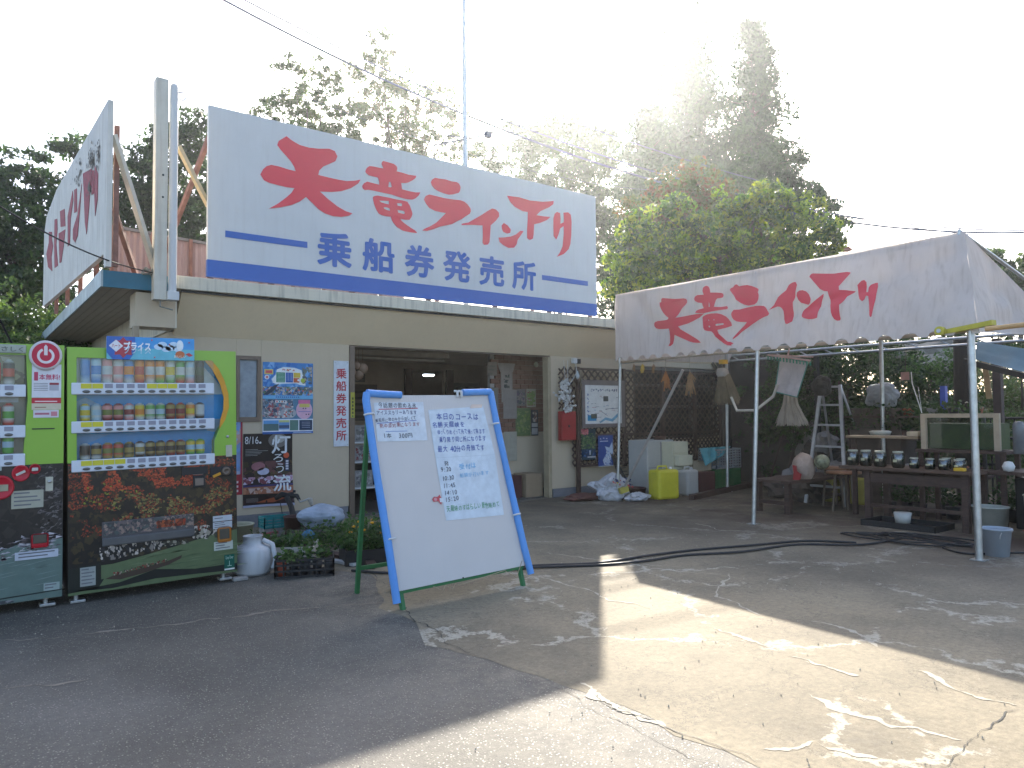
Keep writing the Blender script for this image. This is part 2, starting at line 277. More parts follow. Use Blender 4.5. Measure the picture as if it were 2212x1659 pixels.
TENT_GLYPHS=[[[(0.2036,0.8454),(0.2477,0.8074),(0.2841,0.7927),(0.2941,0.7792),(0.2988,0.7504),(0.2983,0.7209),(0.2925,0.6946),(0.2807,0.664),(0.2729,0.6309),(0.265,0.5827),(0.254,0.5357),(0.2913,0.5391),(0.3282,0.5456),(0.3548,0.5387),(0.3399,0.492),(0.321,0.4577),(0.3016,0.4339),(0.2819,0.421),(0.2662,0.4081),(0.2741,0.3649),(0.2923,0.3086),(0.3122,0.2524),(0.3336,0.2001),(0.3423,0.175),(0.3481,0.1476),(0.3358,0.1499),(0.3185,0.1599),(0.3028,0.1804),(0.2868,0.2182),(0.2665,0.2635),(0.251,0.296),(0.2462,0.2301),(0.2402,0.1719),(0.232,0.1445),(0.224,0.1457),(0.2293,0.191),(0.2303,0.2817),(0.229,0.343),(0.2261,0.3953),(0.2055,0.3975),(0.1817,0.4057),(0.1707,0.4222),(0.1639,0.4564),(0.1638,0.4915),(0.1692,0.5162),(0.1812,0.5244),(0.2028,0.5231),(0.2177,0.5235),(0.224,0.5357),(0.2243,0.5522),(0.2154,0.5782),(0.2045,0.626),(0.1968,0.6801),(0.1912,0.7372),(0.1906,0.7877),(0.197,0.7878),(0.1979,0.8335)]],[[(0.3525,0.8493),(0.3542,0.8883),(0.3597,0.9064),(0.3662,0.9057),(0.3718,0.8873),(0.3747,0.8492),(0.3758,0.8065),(0.3941,0.7932),(0.4103,0.777),(0.4174,0.7639),(0.4205,0.737),(0.4185,0.7134),(0.4123,0.7088),(0.398,0.7119),(0.3936,0.6931),(0.3911,0.6517),(0.3891,0.6062),(0.4128,0.5891),(0.4338,0.5876),(0.4382,0.5675),(0.4357,0.5479),(0.4235,0.5491),(0.3951,0.5492),(0.3733,0.5468),(0.3547,0.5424),(0.3396,0.5505),(0.3262,0.5635),(0.329,0.5891),(0.3366,0.6033),(0.3544,0.6115),(0.3505,0.6537),(0.3494,0.6834),(0.3352,0.6992),(0.3255,0.7269),(0.3219,0.7586),(0.3252,0.7897),(0.3338,0.8027),(0.3565,0.792),(0.3535,0.8267)],[(0.3723,0.6844),(0.3746,0.6541),(0.3761,0.6136),(0.372,0.616)],[(0.3494,0.4872),(0.3521,0.5039),(0.3641,0.5193),(0.3825,0.5225),(0.4024,0.5132),(0.4167,0.4914),(0.4308,0.4558),(0.4396,0.4162),(0.4466,0.3675),(0.449,0.3316),(0.4468,0.3222),(0.4313,0.3085),(0.4059,0.2918),(0.4097,0.2444),(0.4196,0.1912),(0.4284,0.1458),(0.4354,0.1258),(0.444,0.1226),(0.4543,0.0947),(0.4475,0.0889),(0.4484,0.0727),(0.4356,0.0807),(0.4216,0.1135),(0.4091,0.1532),(0.3982,0.2068),(0.3908,0.2595),(0.3844,0.2836),(0.3688,0.2954),(0.3585,0.3128),(0.3537,0.3475),(0.3512,0.4138)],[(0.3991,0.3622),(0.4029,0.3745),(0.4224,0.3722),(0.4256,0.3602),(0.4225,0.3511),(0.403,0.3462)],[(0.3726,0.3604),(0.3768,0.3641),(0.3799,0.3498),(0.3787,0.3375),(0.375,0.3413)],[(0.3709,0.4437),(0.3733,0.4476),(0.375,0.4288),(0.3728,0.427)],[(0.3916,0.4384),(0.3946,0.4411),(0.3959,0.4277),(0.3929,0.4249)]],[[(0.4401,0.7916),(0.4417,0.8117),(0.4494,0.8241),(0.4545,0.8488),(0.4605,0.8517),(0.469,0.8199),(0.4808,0.8202),(0.4957,0.8168),(0.5072,0.7985),(0.5185,0.7701),(0.525,0.7486),(0.5258,0.731),(0.5234,0.7087),(0.5262,0.6729),(0.5255,0.619),(0.522,0.5804),(0.5141,0.558),(0.4963,0.5548),(0.4847,0.5719),(0.473,0.6065),(0.4611,0.6519),(0.455,0.7046),(0.4454,0.7599)],[(0.4475,0.4715),(0.4496,0.4982),(0.4555,0.5263),(0.4715,0.5208),(0.4914,0.5336),(0.5093,0.5369),(0.5199,0.5393),(0.5314,0.535),(0.5427,0.5243),(0.5492,0.4964),(0.5539,0.4577),(0.5585,0.4232),(0.5558,0.4008),(0.5428,0.3837),(0.526,0.3522),(0.5088,0.3162),(0.492,0.2705),(0.4757,0.23),(0.4624,0.1877),(0.4507,0.1545),(0.4473,0.1538),(0.449,0.1759),(0.459,0.2166),(0.4739,0.265),(0.4854,0.3076),(0.4926,0.3484),(0.4753,0.3589),(0.4636,0.373),(0.4551,0.398),(0.4498,0.4319)]],[[(0.5567,0.4658),(0.5722,0.5189),(0.5776,0.5554),(0.5848,0.6065),(0.5956,0.6471),(0.6062,0.6795),(0.6116,0.7232),(0.6151,0.7444),(0.6256,0.7645),(0.6342,0.7661),(0.6379,0.7281),(0.6349,0.6912),(0.6319,0.6464),(0.6301,0.5852),(0.6269,0.5561),(0.6226,0.5277),(0.6219,0.4426),(0.6214,0.3579),(0.6196,0.2972),(0.6058,0.2732),(0.6006,0.2796),(0.5962,0.3323),(0.5972,0.3787),(0.5986,0.4326),(0.5955,0.4657),(0.5901,0.4885),(0.583,0.4951),(0.5722,0.4855)]],[[(0.6334,0.5987),(0.6357,0.636),(0.6425,0.6563),(0.6509,0.6551),(0.6593,0.6355),(0.6658,0.5927),(0.6697,0.5366),(0.6671,0.4925),(0.6621,0.4727),(0.6522,0.4925),(0.6438,0.5068),(0.6372,0.5458)],[(0.6418,0.3622),(0.6436,0.3995),(0.6486,0.4234),(0.6603,0.4509),(0.672,0.4895),(0.6835,0.5278),(0.6949,0.562),(0.7021,0.5813),(0.7012,0.5502),(0.6958,0.4973),(0.6935,0.4386),(0.6884,0.3742),(0.6865,0.3079),(0.6761,0.2985),(0.6631,0.303),(0.65,0.3197),(0.6434,0.3385)]],[[(0.6678,0.8073),(0.6715,0.8316),(0.6765,0.8409),(0.7025,0.8189),(0.7277,0.8005),(0.7463,0.7993),(0.7599,0.7943),(0.7691,0.781),(0.7679,0.767),(0.7548,0.7141),(0.7461,0.6722),(0.7403,0.643),(0.7411,0.5993),(0.7553,0.5864),(0.7758,0.5589),(0.7727,0.5464),(0.757,0.5133),(0.7514,0.4693),(0.7468,0.4467),(0.7409,0.4283),(0.7402,0.3666),(0.7405,0.3009),(0.7413,0.2642),(0.7387,0.2497),(0.7319,0.251),(0.726,0.2723),(0.7217,0.3112),(0.7196,0.3564),(0.7185,0.4236),(0.7174,0.4985),(0.7153,0.5521),(0.7133,0.6),(0.7031,0.6116),(0.692,0.6435),(0.6794,0.7252)]],[[(0.781,0.5734),(0.7825,0.6233),(0.7867,0.6421),(0.7927,0.6667),(0.7978,0.6702),(0.8011,0.6422),(0.7994,0.5892),(0.7983,0.5323),(0.8021,0.5297),(0.8034,0.5863),(0.8078,0.6083),(0.8164,0.6213),(0.821,0.62),(0.8213,0.5376),(0.8192,0.4328),(0.8148,0.351),(0.8121,0.2965),(0.8096,0.2559),(0.8068,0.2505),(0.8046,0.2727),(0.8049,0.357),(0.8044,0.4139),(0.803,0.4861),(0.7982,0.4929),(0.7942,0.4526),(0.7891,0.4365),(0.7836,0.463),(0.7812,0.5152)]]]
SIDE_GLYPHS=[[[(4.597,4.215),(4.263,4.147),(4.248,4.034),(4.111,3.911),(4.268,3.77),(4.151,3.544),(4.619,3.681),(4.84,3.92),(4.575,4.048)]],[[(3.984,4.271),(3.73,4.227),(3.678,4.064),(3.769,3.871),(3.566,3.531),(3.895,3.55),(3.988,3.888)]],[[(3.447,4.27),(3.032,4.21),(2.931,3.955),(3.358,4.033)],[(3.539,3.978),(2.926,3.91),(3.05,3.713),(3.253,3.525),(3.409,3.54)]],[[(2.728,4.043),(2.348,4.287),(2.296,4.158),(2.485,3.947),(2.506,3.632),(2.684,3.633)]],[[(2.216,4.265),(2.025,4.238),(1.971,3.938),(2.186,3.966)],[(2.27,3.776),(1.929,3.888),(1.661,4.207),(1.753,3.93),(1.903,3.62),(2.084,3.573),(2.257,3.648)]],[[(1.578,4.304),(1.005,4.208),(0.891,4.066),(1.086,3.947),(1.125,3.786),(1.261,3.512),(1.385,3.672),(1.467,3.962)]],[[(1.003,4.189),(0.847,4.147),(0.825,3.883),(0.958,3.897)],[(0.801,4.19),(0.595,4.043),(0.6,3.757),(0.733,3.606),(0.793,3.857)]]]
STAIN_GLYPHS=[[(2.049,4.492),(1.802,4.444),(1.669,4.289),(1.966,4.264),(2.138,4.37)],[(1.213,4.437),(1.044,4.426),(0.947,4.248),(1.133,4.243)],[(0.964,4.337),(0.841,4.311),(0.835,4.236),(0.947,4.258)],[(0.648,4.347),(0.521,4.31),(0.531,4.196),(0.629,4.233)],[(1.148,4.057),(0.987,3.997),(1.034,3.944),(1.131,3.977)]]
# ------------------------------------------------------------------ the ground
def ground_mat(name, kind):
    m = bpy.data.materials.new(name); m.use_nodes = True; nt = m.node_tree; L = nt.links; b = nt.nodes['Principled BSDF']
    g = N(nt, 'ShaderNodeNewGeometry')
    def noise_(sc, det=6, ro=.6, dist=0.):
        n = N(nt, 'ShaderNodeTexNoise'); n.inputs['Scale'].default_value = sc; n.inputs['Detail'].default_value = det; n.inputs['Roughness'].default_value = ro; n.inputs['Distortion'].default_value = dist; L.new(g.outputs['Position'], n.inputs['Vector']); return n
    def ramp(src, p0, p1, c0=(0, 0, 0), c1=(1, 1, 1)):
        r = N(nt, 'ShaderNodeValToRGB'); r.color_ramp.elements[0].position = p0; r.color_ramp.elements[1].position = p1
        r.color_ramp.elements[0].color = (*c0, 1); r.color_ramp.elements[1].color = (*c1, 1); L.new(src, r.inputs[0]); return r.outputs[0]
    def mix(f, a, bcol, typ='MIX'):
        x = N(nt, 'ShaderNodeMix', data_type='RGBA', blend_type=typ)
        if isinstance(f, float): x.inputs[0].default_value = f
        else: L.new(f, x.inputs[0])
        L.new(a, x.inputs[6])
        if isinstance(bcol, tuple): x.inputs[7].default_value = (*bcol, 1)
        else: L.new(bcol, x.inputs[7])
        return x.outputs[2]
    bp = N(nt, 'ShaderNodeBump'); bp.inputs['Distance'].default_value = .004
    if kind == 'asphalt':
        base = ramp(noise_(.9, 10, .78).outputs[0], .3, .7, (.056, .053, .046), (.125, .117, .098))
        big = ramp(noise_(.35, 4).outputs[0], .5, .68)
        base = mix(big, base, (.15, .14, .125))
        v = N(nt, 'ShaderNodeTexVoronoi'); v.inputs['Scale'].default_value = 75; L.new(g.outputs['Position'], v.inputs['Vector'])
        st = ramp(v.outputs['Distance'], .26, .36, (1, 1, 1), (0, 0, 0))
        wn = ramp(v.outputs['Color'], .45, .75)
        sm = N(nt, 'ShaderNodeMath', operation='MULTIPLY'); L.new(st, sm.inputs[0]); L.new(wn, sm.inputs[1])
        base = mix(sm.outputs[0], base, (.27, .25, .205))
        rr_n = N(nt, 'ShaderNodeMapRange'); rr_n.inputs[3].default_value = .72; rr_n.inputs[4].default_value = .3; L.new(sm.outputs[0], rr_n.inputs[0]); L.new(rr_n.outputs[0], b.inputs['Roughness'])
        sx_ = N(nt, 'ShaderNodeSeparateXYZ'); L.new(g.outputs['Position'], sx_.inputs[0]); ed = N(nt, 'ShaderNodeMapRange'); ed.inputs[1].default_value = 1.5; ed.inputs[2].default_value = 2.7; L.new(sx_.outputs[0], ed.inputs[0])
        em_ = N(nt, 'ShaderNodeMath', operation='MULTIPLY'); L.new(ed.outputs[0], em_.inputs[0]); L.new(ramp(noise_(2.6, 9, .75).outputs[0], .42, .6), em_.inputs[1]); base = mix(em_.outputs[0], base, (.2, .18, .142))
        cr_ = N(nt, 'ShaderNodeTexVoronoi', feature='DISTANCE_TO_EDGE'); cr_.inputs['Scale'].default_value = .45
        dn = noise_(1.8, 5); ad = N(nt, 'ShaderNodeVectorMath', operation='MULTIPLY_ADD'); L.new(dn.outputs['Color'], ad.inputs[0]); ad.inputs[1].default_value = (1.1, 1.1, 1.1); L.new(g.outputs['Position'], ad.inputs[2]); L.new(ad.outputs[0], cr_.inputs['Vector'])
        cm = N(nt, 'ShaderNodeMath', operation='MULTIPLY'); L.new(ramp(cr_.outputs[0], .002, .008, (.6, .6, .6), (0, 0, 0)), cm.inputs[0]); L.new(ramp(noise_(.5, 3).outputs[0], .5, .62), cm.inputs[1]); base = mix(cm.outputs[0], base, (.025, .025, .025))
        h = N(nt, 'ShaderNodeMath', operation='ADD'); L.new(sm.outputs[0], h.inputs[0]); L.new(noise_(140, 3).outputs[0], h.inputs[1]); L.new(h.outputs[0], bp.inputs['Height']); bp.inputs['Strength'].default_value = .8
        b.inputs['Roughness'].default_value = .72; b.inputs['Specular IOR Level'].default_value = .4
    else:
        base = ramp(noise_(.9, 9, .72).outputs[0], .28, .75, (.12, .103, .074), (.29, .245, .165))
        base = mix(ramp(noise_(.5, 5, .6, .4).outputs[0], .48, .7), base, (.27, .225, .15))
        base = mix(ramp(noise_(.8, 8, .7, .3).outputs[0], .6, .75, (0, 0, 0), (.75, .75, .75)), base, (.1, .092, .085))
        cr_ = N(nt, 'ShaderNodeTexVoronoi', feature='DISTANCE_TO_EDGE'); cr_.inputs['Scale'].default_value = .75
        dn = noise_(1.6, 7, .7); ad = N(nt, 'ShaderNodeVectorMath', operation='MULTIPLY_ADD'); L.new(dn.outputs['Color'], ad.inputs[0]); ad.inputs[1].default_value = (.9, .9, .9); L.new(g.outputs['Position'], ad.inputs[2]); L.new(ad.outputs[0], cr_.inputs['Vector'])
        seam = ramp(cr_.outputs[0], .014, .022, (1, 1, 1), (0, 0, 0)); msk = ramp(noise_(1.1, 8, .75).outputs[0], .47, .51)
        sm = N(nt, 'ShaderNodeMath', operation='MULTIPLY'); L.new(seam, sm.inputs[0]); L.new(msk, sm.inputs[1])
        base = mix(sm.outputs[0], base, (.36, .33, .26))
        c2 = N(nt, 'ShaderNodeTexVoronoi', feature='DISTANCE_TO_EDGE'); c2.inputs['Scale'].default_value = 1.3
        dn2 = noise_(3, 6, .7); ad2 = N(nt, 'ShaderNodeVectorMath', operation='MULTIPLY_ADD'); L.new(dn2.outputs['Color'], ad2.inputs[0]); ad2.inputs[1].default_value = (.7, .7, .7); L.new(g.outputs['Position'], ad2.inputs[2]); L.new(ad2.outputs[0], c2.inputs['Vector'])
        base = mix(ramp(c2.outputs[0], .002, .007, (.6, .6, .6), (0, 0, 0)), base, (.05, .045, .04))
        base = mix(ramp(noise_(38, 4, .7).outputs[0], .62, .72, (0, 0, 0), (.5, .5, .5)), base, (.1, .09, .075))
        base = mix(ramp(noise_(60, 3, .7).outputs[0], .64, .72, (0, 0, 0), (.5, .5, .5)), base, (.42, .4, .35))
        L.new(noise_(55, 8, .75).outputs[0], bp.inputs['Height']); bp.inputs['Strength'].default_value = .8
        b.inputs['Roughness'].default_value = .8; b.inputs['Specular IOR Level'].default_value = .35
    fn_ = N(nt, 'ShaderNodeMapRange'); fn_.inputs[1].default_value = .32; fn_.inputs[2].default_value = .68; fn_.inputs[3].default_value = .62; fn_.inputs[4].default_value = 1.35; L.new(noise_(26, 10, .85).outputs[0], fn_.inputs[0]); sc_ = N(nt, 'ShaderNodeVectorMath', operation='SCALE'); L.new(base, sc_.inputs[0]); L.new(fn_.outputs[0], sc_.inputs['Scale']); base = sc_.outputs[0]
    if kind == 'concrete':                                   # shade under the tent, painted in as a darker brown
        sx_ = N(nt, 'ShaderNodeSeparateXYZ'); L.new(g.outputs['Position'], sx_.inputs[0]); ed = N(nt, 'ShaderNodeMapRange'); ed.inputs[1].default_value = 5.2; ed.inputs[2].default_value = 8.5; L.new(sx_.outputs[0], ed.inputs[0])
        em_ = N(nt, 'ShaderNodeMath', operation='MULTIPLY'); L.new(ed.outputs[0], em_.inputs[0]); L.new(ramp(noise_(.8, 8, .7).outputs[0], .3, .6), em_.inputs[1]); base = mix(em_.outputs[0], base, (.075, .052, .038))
    L.new(base, b.inputs['Base Color']); L.new(bp.outputs[0], b.inputs['Normal']); return m
def sheet(name, pts, z, m, rough_edge=0., seed=3):
    P = []
    for i, a in enumerate(pts):
        b = pts[(i + 1) % len(pts)]; n = max(1, int(math.dist(a, b) / .12)) if rough_edge and math.dist(a, b) < 20 else 1
        for k in range(n):
            x, y = a[0] + (b[0] - a[0]) * k / n, a[1] + (b[1] - a[1]) * k / n
            if rough_edge: q = noise.noise_vector(Vector((x * 2.5, y * 2.5, seed))) + noise.noise_vector(Vector((x * 9, y * 9, seed))) * .4; x += q.x * rough_edge; y += q.y * rough_edge
            P.append((x, y))
    tri = tessellate_polygon([[Vector((*p, 0)) for p in P]]); mb = MB(); fs = []
    for t in tri:
        a, b, c = (Vector((*P[i], 0)) for i in t); fs.append(tuple(t) if (b - a).cross(c - a).z > 0 else (t[0], t[2], t[1]))
    mb.add([(*p, z) for p in P], fs); return mb.build(name, m, kind='structure')
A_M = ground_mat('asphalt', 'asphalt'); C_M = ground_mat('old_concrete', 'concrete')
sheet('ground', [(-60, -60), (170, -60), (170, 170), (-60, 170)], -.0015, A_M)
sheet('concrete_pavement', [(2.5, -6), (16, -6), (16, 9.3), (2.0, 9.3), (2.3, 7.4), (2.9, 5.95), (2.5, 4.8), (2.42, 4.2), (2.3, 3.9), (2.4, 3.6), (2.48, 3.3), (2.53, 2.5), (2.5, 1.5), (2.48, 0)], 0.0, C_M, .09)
M_mortar = mat('mortar', (.4, .365, .29), .8, var=.25, scale=7, bump=.4, bscale=60)
M_seam = mat('dusty_seam', (.24, .21, .17), .9, var=.35, scale=6, bump=.3)
def ribbon(name, pxs, w, m, z=.0015, seed=0, kind='structure'):
    mb = MB(); rr = random.Random(seed); pts = [onz(*p) for p in pxs]; P = []
    for a, b in zip(pts[:-1], pts[1:]):
        n = max(2, int((b - a).length / .018))
        for k in range(n): P.append(a.lerp(b, k / n))
    P.append(pts[-1]); L_, R_ = [], []
    def fb(q, o): return noise.noise(q * 3.5 + Vector((seed, o, 0))) + .7 * noise.noise(q * 13 + Vector((o, seed, 0))) + .5 * noise.noise(q * 37 + Vector((0, o, seed)))
    for i, p in enumerate(P):
        d = (P[min(i + 3, len(P) - 1)] - P[max(0, i - 3)]).normalized(); s_ = Vector((-d.y, d.x, 0)); e = min(1, 6 * i / len(P), 6 * (len(P) - 1 - i) / len(P)) ** .5
        c = p + s_ * (noise.noise(p * 3 + Vector((seed, 0, 0))) * .09 + noise.noise(p * 11 + Vector((0, seed, 0))) * .03 + noise.noise(p * 40) * .008)
        L_.append(c + s_ * max(.0006, w * .5 * e * (.42 + 1.15 * fb(p, 1)))); R_.append(c - s_ * max(.0006, w * .5 * e * (.42 + 1.15 * fb(p, 9))))
    n = len(P)
    vs = [(v.x, v.y, z) for v in L_ + R_]; n = len(P)
    mb.add(vs, [(i, n + i, n + i + 1, i + 1) for i in range(n - 1)]); return mb.build(name, m, kind=kind)
k = 0
for pxs, w in [([(1255, 1475), (1300, 1500), (1380, 1535), (1450, 1572)], .1), ([(1540, 1355), (1600, 1378), (1660, 1400)], .05), ([(1690, 1412), (1760, 1438), (1860, 1455)], .055),
               ([(1740, 1500), (1830, 1530), (1930, 1570), (2080, 1600)], .07), ([(1760, 1340), (1830, 1362), (1900, 1398)], .07),
               ([(1120, 1245), (1240, 1262), (1330, 1300), (1420, 1316)], .035), ([(1330, 1240), (1420, 1230), (1560, 1240)], .04), ([(1580, 1238), (1540, 1290), (1650, 1330)], .035),
               ([(1960, 1450), (2040, 1480), (2200, 1525)], .05), 
               ([(1650, 1620), (1760, 1600), (1900, 1640)], .05),
               ([(1160, 1190), (1330, 1215), (1480, 1225)], .03), ([(1500, 1130), (1560, 1145), (1640, 1150)], .035)]:
    ribbon('mortar_patch', pxs, w, M_mortar, .0015 + .0004 * (k % 3), k); k += 1
ribbon('joint_line', [(0, 1385), (200, 1366), (400, 1345), (600, 1320), (760, 1308), (845, 1302)], .055, M_seam, .0008, 77)
ribbon('joint_line', [(0, 1490), (100, 1478), (200, 1462)], .03, M_seam, .0008, 78)
ribbon('ground_crack', [(1240, 1480), (1350, 1530), (1480, 1580), (1620, 1655)], .009, M_rubber, .003, 79)
ribbon('ground_crack', [(1170, 1480), (1260, 1520), (1340, 1565), (1440, 1600), (1550, 1650)], .008, M_rubber, .003, 80)
ribbon('ground_crack', [(740, 1180), (800, 1235), (860, 1300), (940, 1370), (1040, 1420)], .01, M_rubber, .003, 81)
ribbon('ground_crack', [(2212, 1530), (2100, 1600), (2030, 1659)], .008, M_rubber, .003, 82)
rr = random.Random(5)
mb = MB()                                                    # loose grit and leaves on the ground
for i in range(900):
    x, y = rr.uniform(-1, 7), rr.uniform(1, 7.5); r = rr.uniform(.002, .007)
    mb.add([(x - r, y, .003), (x, y - r, .003), (x + r, y + r * .5, .003), (x, y, .003 + r * 1.6)], [(0, 1, 3), (1, 2, 3), (2, 0, 3)])
g_ = mb.build('gravel', mat('grit', (.4, .37, .3), .9, var=.5, scale=30), kind='stuff')

# hill and bank
def terrain(name, fn, x0, x1, y0, y1, nx, ny, m):
    vs = [(x0 + (x1 - x0) * i / nx, y0 + (y1 - y0) * j / ny) for j in range(ny + 1) for i in range(nx + 1)]
    mb = MB(); mb.add([(x, y, fn(x, y)) for x, y in vs], [(j * (nx + 1) + i, j * (nx + 1) + i + 1, (j + 1) * (nx + 1) + i + 1, (j + 1) * (nx + 1) + i) for j in range(ny) for i in range(nx)], 0, True)
    return mb.build(name, m, kind='structure')
M_forest = mat('forest_slope', (.075, .13, .04), .9, var=.6, scale=.35, bump=1, bscale=.6)
M_soil = mat('bank_soil', (.11, .1, .05), .9, var=.5, scale=1.5, bump=.5, bscale=6)
terrain('hill', lambda x, y: (15.5 * math.exp(-((y - 118) / 22) ** 2) * (.8 + .3 * noise.noise(Vector((x * .05, y * .05, 1)))) + 1.1 * noise.noise(Vector((x * .3, y * .3, 0))) - 1) * min(1, max(0, (x + 58) / 20)) * min(1, max(0, (165 - x) / 30)), -58, 168, 75, 160, 140, 70, M_forest)
def bank(x, y): return max(-.05, min(1.8, (x - 13.6) * .45)) + .25 * noise.noise(Vector((x * .6, y * .6, 0))) * min(1, max(0, x - 13.2)) - .02
terrain('slope', bank, 13.2, 24, -8, 16, 40, 60, M_soil)

# ------------------------------------------------------------------ the ticket office
B = thing('ticket_office', 'low cream ticket office with beige sloping fascia and open brown entrance', 'building', (1.95, 9.37, 0))
def P_(mb, name, m, par=B, **k): return mb.build(name, m, par, world=True, **k)
YW = 9.37
mb = MB()
mb.box((1.95, YW, .16), (2.74, YW + .14, 2.42)); mb.box((3.05, YW, .16), (4.26, YW + .14, 2.42)); mb.box((2.742, YW, .16), (3.048, YW + .14, 1.33)); mb.box((2.742, YW, 2.17), (3.048, YW + .14, 2.42))
mb.box((7.9, YW, .14), (9.9, YW + .14, 2.42)); mb.box((9.902, YW, .14), (12.4, YW + .14, .9)); mb.box((9.902, YW, 2.28), (12.4, YW + .14, 2.42)); mb.box((12.402, YW, .14), (12.6, YW + .14, 2.42))
mb.box((1.95, YW + .142, .16), (2.09, 16.5, 2.42)); mb.box((12.46, YW + .142, 0), (12.6, 16.5, 2.42)); mb.box((2.092, 16.36, 0), (12.458, 16.5, 2.42))
P_(mb, 'wall', M_cream)
for a, b in (((1.93, YW - .02, 0), (4.24, YW + .13, .158)), ((7.92, YW - .02, 0), (12.58, YW + .13, .138)), ((1.93, YW + .132, 0), (2.08, 16.4, .158))): mb = MB(); mb.box(a, b); P_(mb, 'plinth', M_plinth)
mb = MB(); mb.prism([[(8.95, 2.86), (9.368, 2.38), (9.40, 2.38), (9.40, 2.86)]], (2.0, 0, 0), (0, 1, 0), (0, 0, 1), 10.9); P_(mb, 'fascia_panel', M_fascia)
mb = MB(); mb.box((1.99, 8.93, 2.84), (12.95, 8.95, 2.865)); P_(mb, 'fascia_trim', M_black)
mb = MB(); mb.box((1.9, 8.88, 2.867), (13.0, 9.06, 3.02), bev=.008); P_(mb, 'roof_cap', M_cap)
mb = MB(); mb.box((1.98, 9.062, 2.8), (12.95, 16.6, 2.92)); P_(mb, 'roof', mat('grey_roof', (.25, .24, .23), .8))
mb = MB(); mb.box((4.262, YW + .02, 2.36), (7.898, YW + .12, 2.42)); P_(mb, 'lintel', M_alu)
# interior
mb = MB()
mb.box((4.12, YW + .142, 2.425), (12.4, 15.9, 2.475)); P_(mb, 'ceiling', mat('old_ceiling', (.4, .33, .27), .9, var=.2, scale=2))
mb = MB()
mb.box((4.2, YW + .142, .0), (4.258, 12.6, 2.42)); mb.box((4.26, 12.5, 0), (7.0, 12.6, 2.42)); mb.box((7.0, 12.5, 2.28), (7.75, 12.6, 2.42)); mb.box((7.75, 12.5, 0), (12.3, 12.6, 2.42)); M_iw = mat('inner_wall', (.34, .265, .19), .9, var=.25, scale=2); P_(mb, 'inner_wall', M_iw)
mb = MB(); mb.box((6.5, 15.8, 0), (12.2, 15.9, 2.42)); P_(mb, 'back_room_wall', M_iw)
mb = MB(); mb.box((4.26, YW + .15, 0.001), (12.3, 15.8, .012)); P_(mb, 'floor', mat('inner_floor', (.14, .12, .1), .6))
# right inner partition with brown panelling above cream
mb = MB(); mb.box((7.1, 9.98, .1), (8.7, 10.06, 1.08)); P_(mb, 'partition_wall', M_cream)
bw = .16
for r in range(16):
    for c in range(9):
        x0 = 7.1 + c * .18 + (r % 2) * .09 - .0; x1 = min(8.7, x0 + .174)
        if x0 >= 8.7: continue
        if (r, c) == (0, 0): mb = MB(); mb.box((0, 0, 0), (.174, .05, .078), bev=.004); bm_ = mb.mesh('brick'); bm_.materials.append(M_brick)
        o = bpy.data.objects.new('brick', bm_); COL.objects.link(o); o.parent = B; o.location = Vector((x0, 9.978 - rr.uniform(0, .004), 1.09 + r * .083)) - Vector(B.location)
mb = MB(); mb.box((7.1, 10.0, 1.085), (8.72, 10.07, 2.42)); P_(mb, 'brick_backing', M_conc)
# door jambs and sliding glass leaf
mb = MB(); mb.box((4.262, YW - .02, 0), (4.34, YW + .12, 2.358), bev=.004); P_(mb, 'door_jamb', M_alu)
mb = MB(); mb.box((7.83, YW - .02, 0), (7.898, YW + .12, 2.358), bev=.004); P_(mb, 'door_jamb', mat('pale_jamb', (.38, .31, .2), .6))
# side window in the front wall
mb = MB()
for a, b in (((2.742, 1.332), (2.78, 2.168)), ((3.0, 1.332), (3.048, 2.168)), ((2.782, 1.332), (2.998, 1.39)), ((2.782, 2.12), (2.998, 2.168))): mb.box((a[0], YW - .015, a[1]), (b[0], YW + .06, b[1]))
w_ = P_(mb, 'window', M_alu); mb = MB(); mb.box((2.782, YW + .015, 1.392), (2.998, YW + .022, 2.118)); g = mb.build('frosted_pane', mat('frosted_glass', (.28, .32, .35), .5, var=.35, scale=8), B, world=True); g.parent = w_
# dark window band behind the lattice
mb = MB()
for x in (9.904, 10.72, 11.55, 12.34): mb.box((x, YW + .02, .902), (x + .055, YW + .08, 2.278))
for z in (.902, 1.5, 1.9, 2.22): mb.box((9.96, YW + .03, z), (12.34, YW + .07, z + .05))
w_ = P_(mb, 'window', mat('grey_sash', (.12, .11, .1), .6)); mb = MB(); mb.box((9.96, YW + .09, .95), (12.34, YW + .095, 2.22)); g = mb.build('pane', mat('dark_window', (.02, .022, .022), .12), B, world=True); g.parent = w_
# stub wall and soffit at the left end
mb = MB(); mb.box((1.52, 8.95, 2.42), (1.93, 9.3, 2.80)); P_(mb, 'bulkhead', M_cream)
mb = MB(); mb.box((1.50, 8.95, 1.95), (1.56, 9.02, 2.418)); P_(mb, 'corner_post', mat('tan_board', (.35, .28, .19), .7))

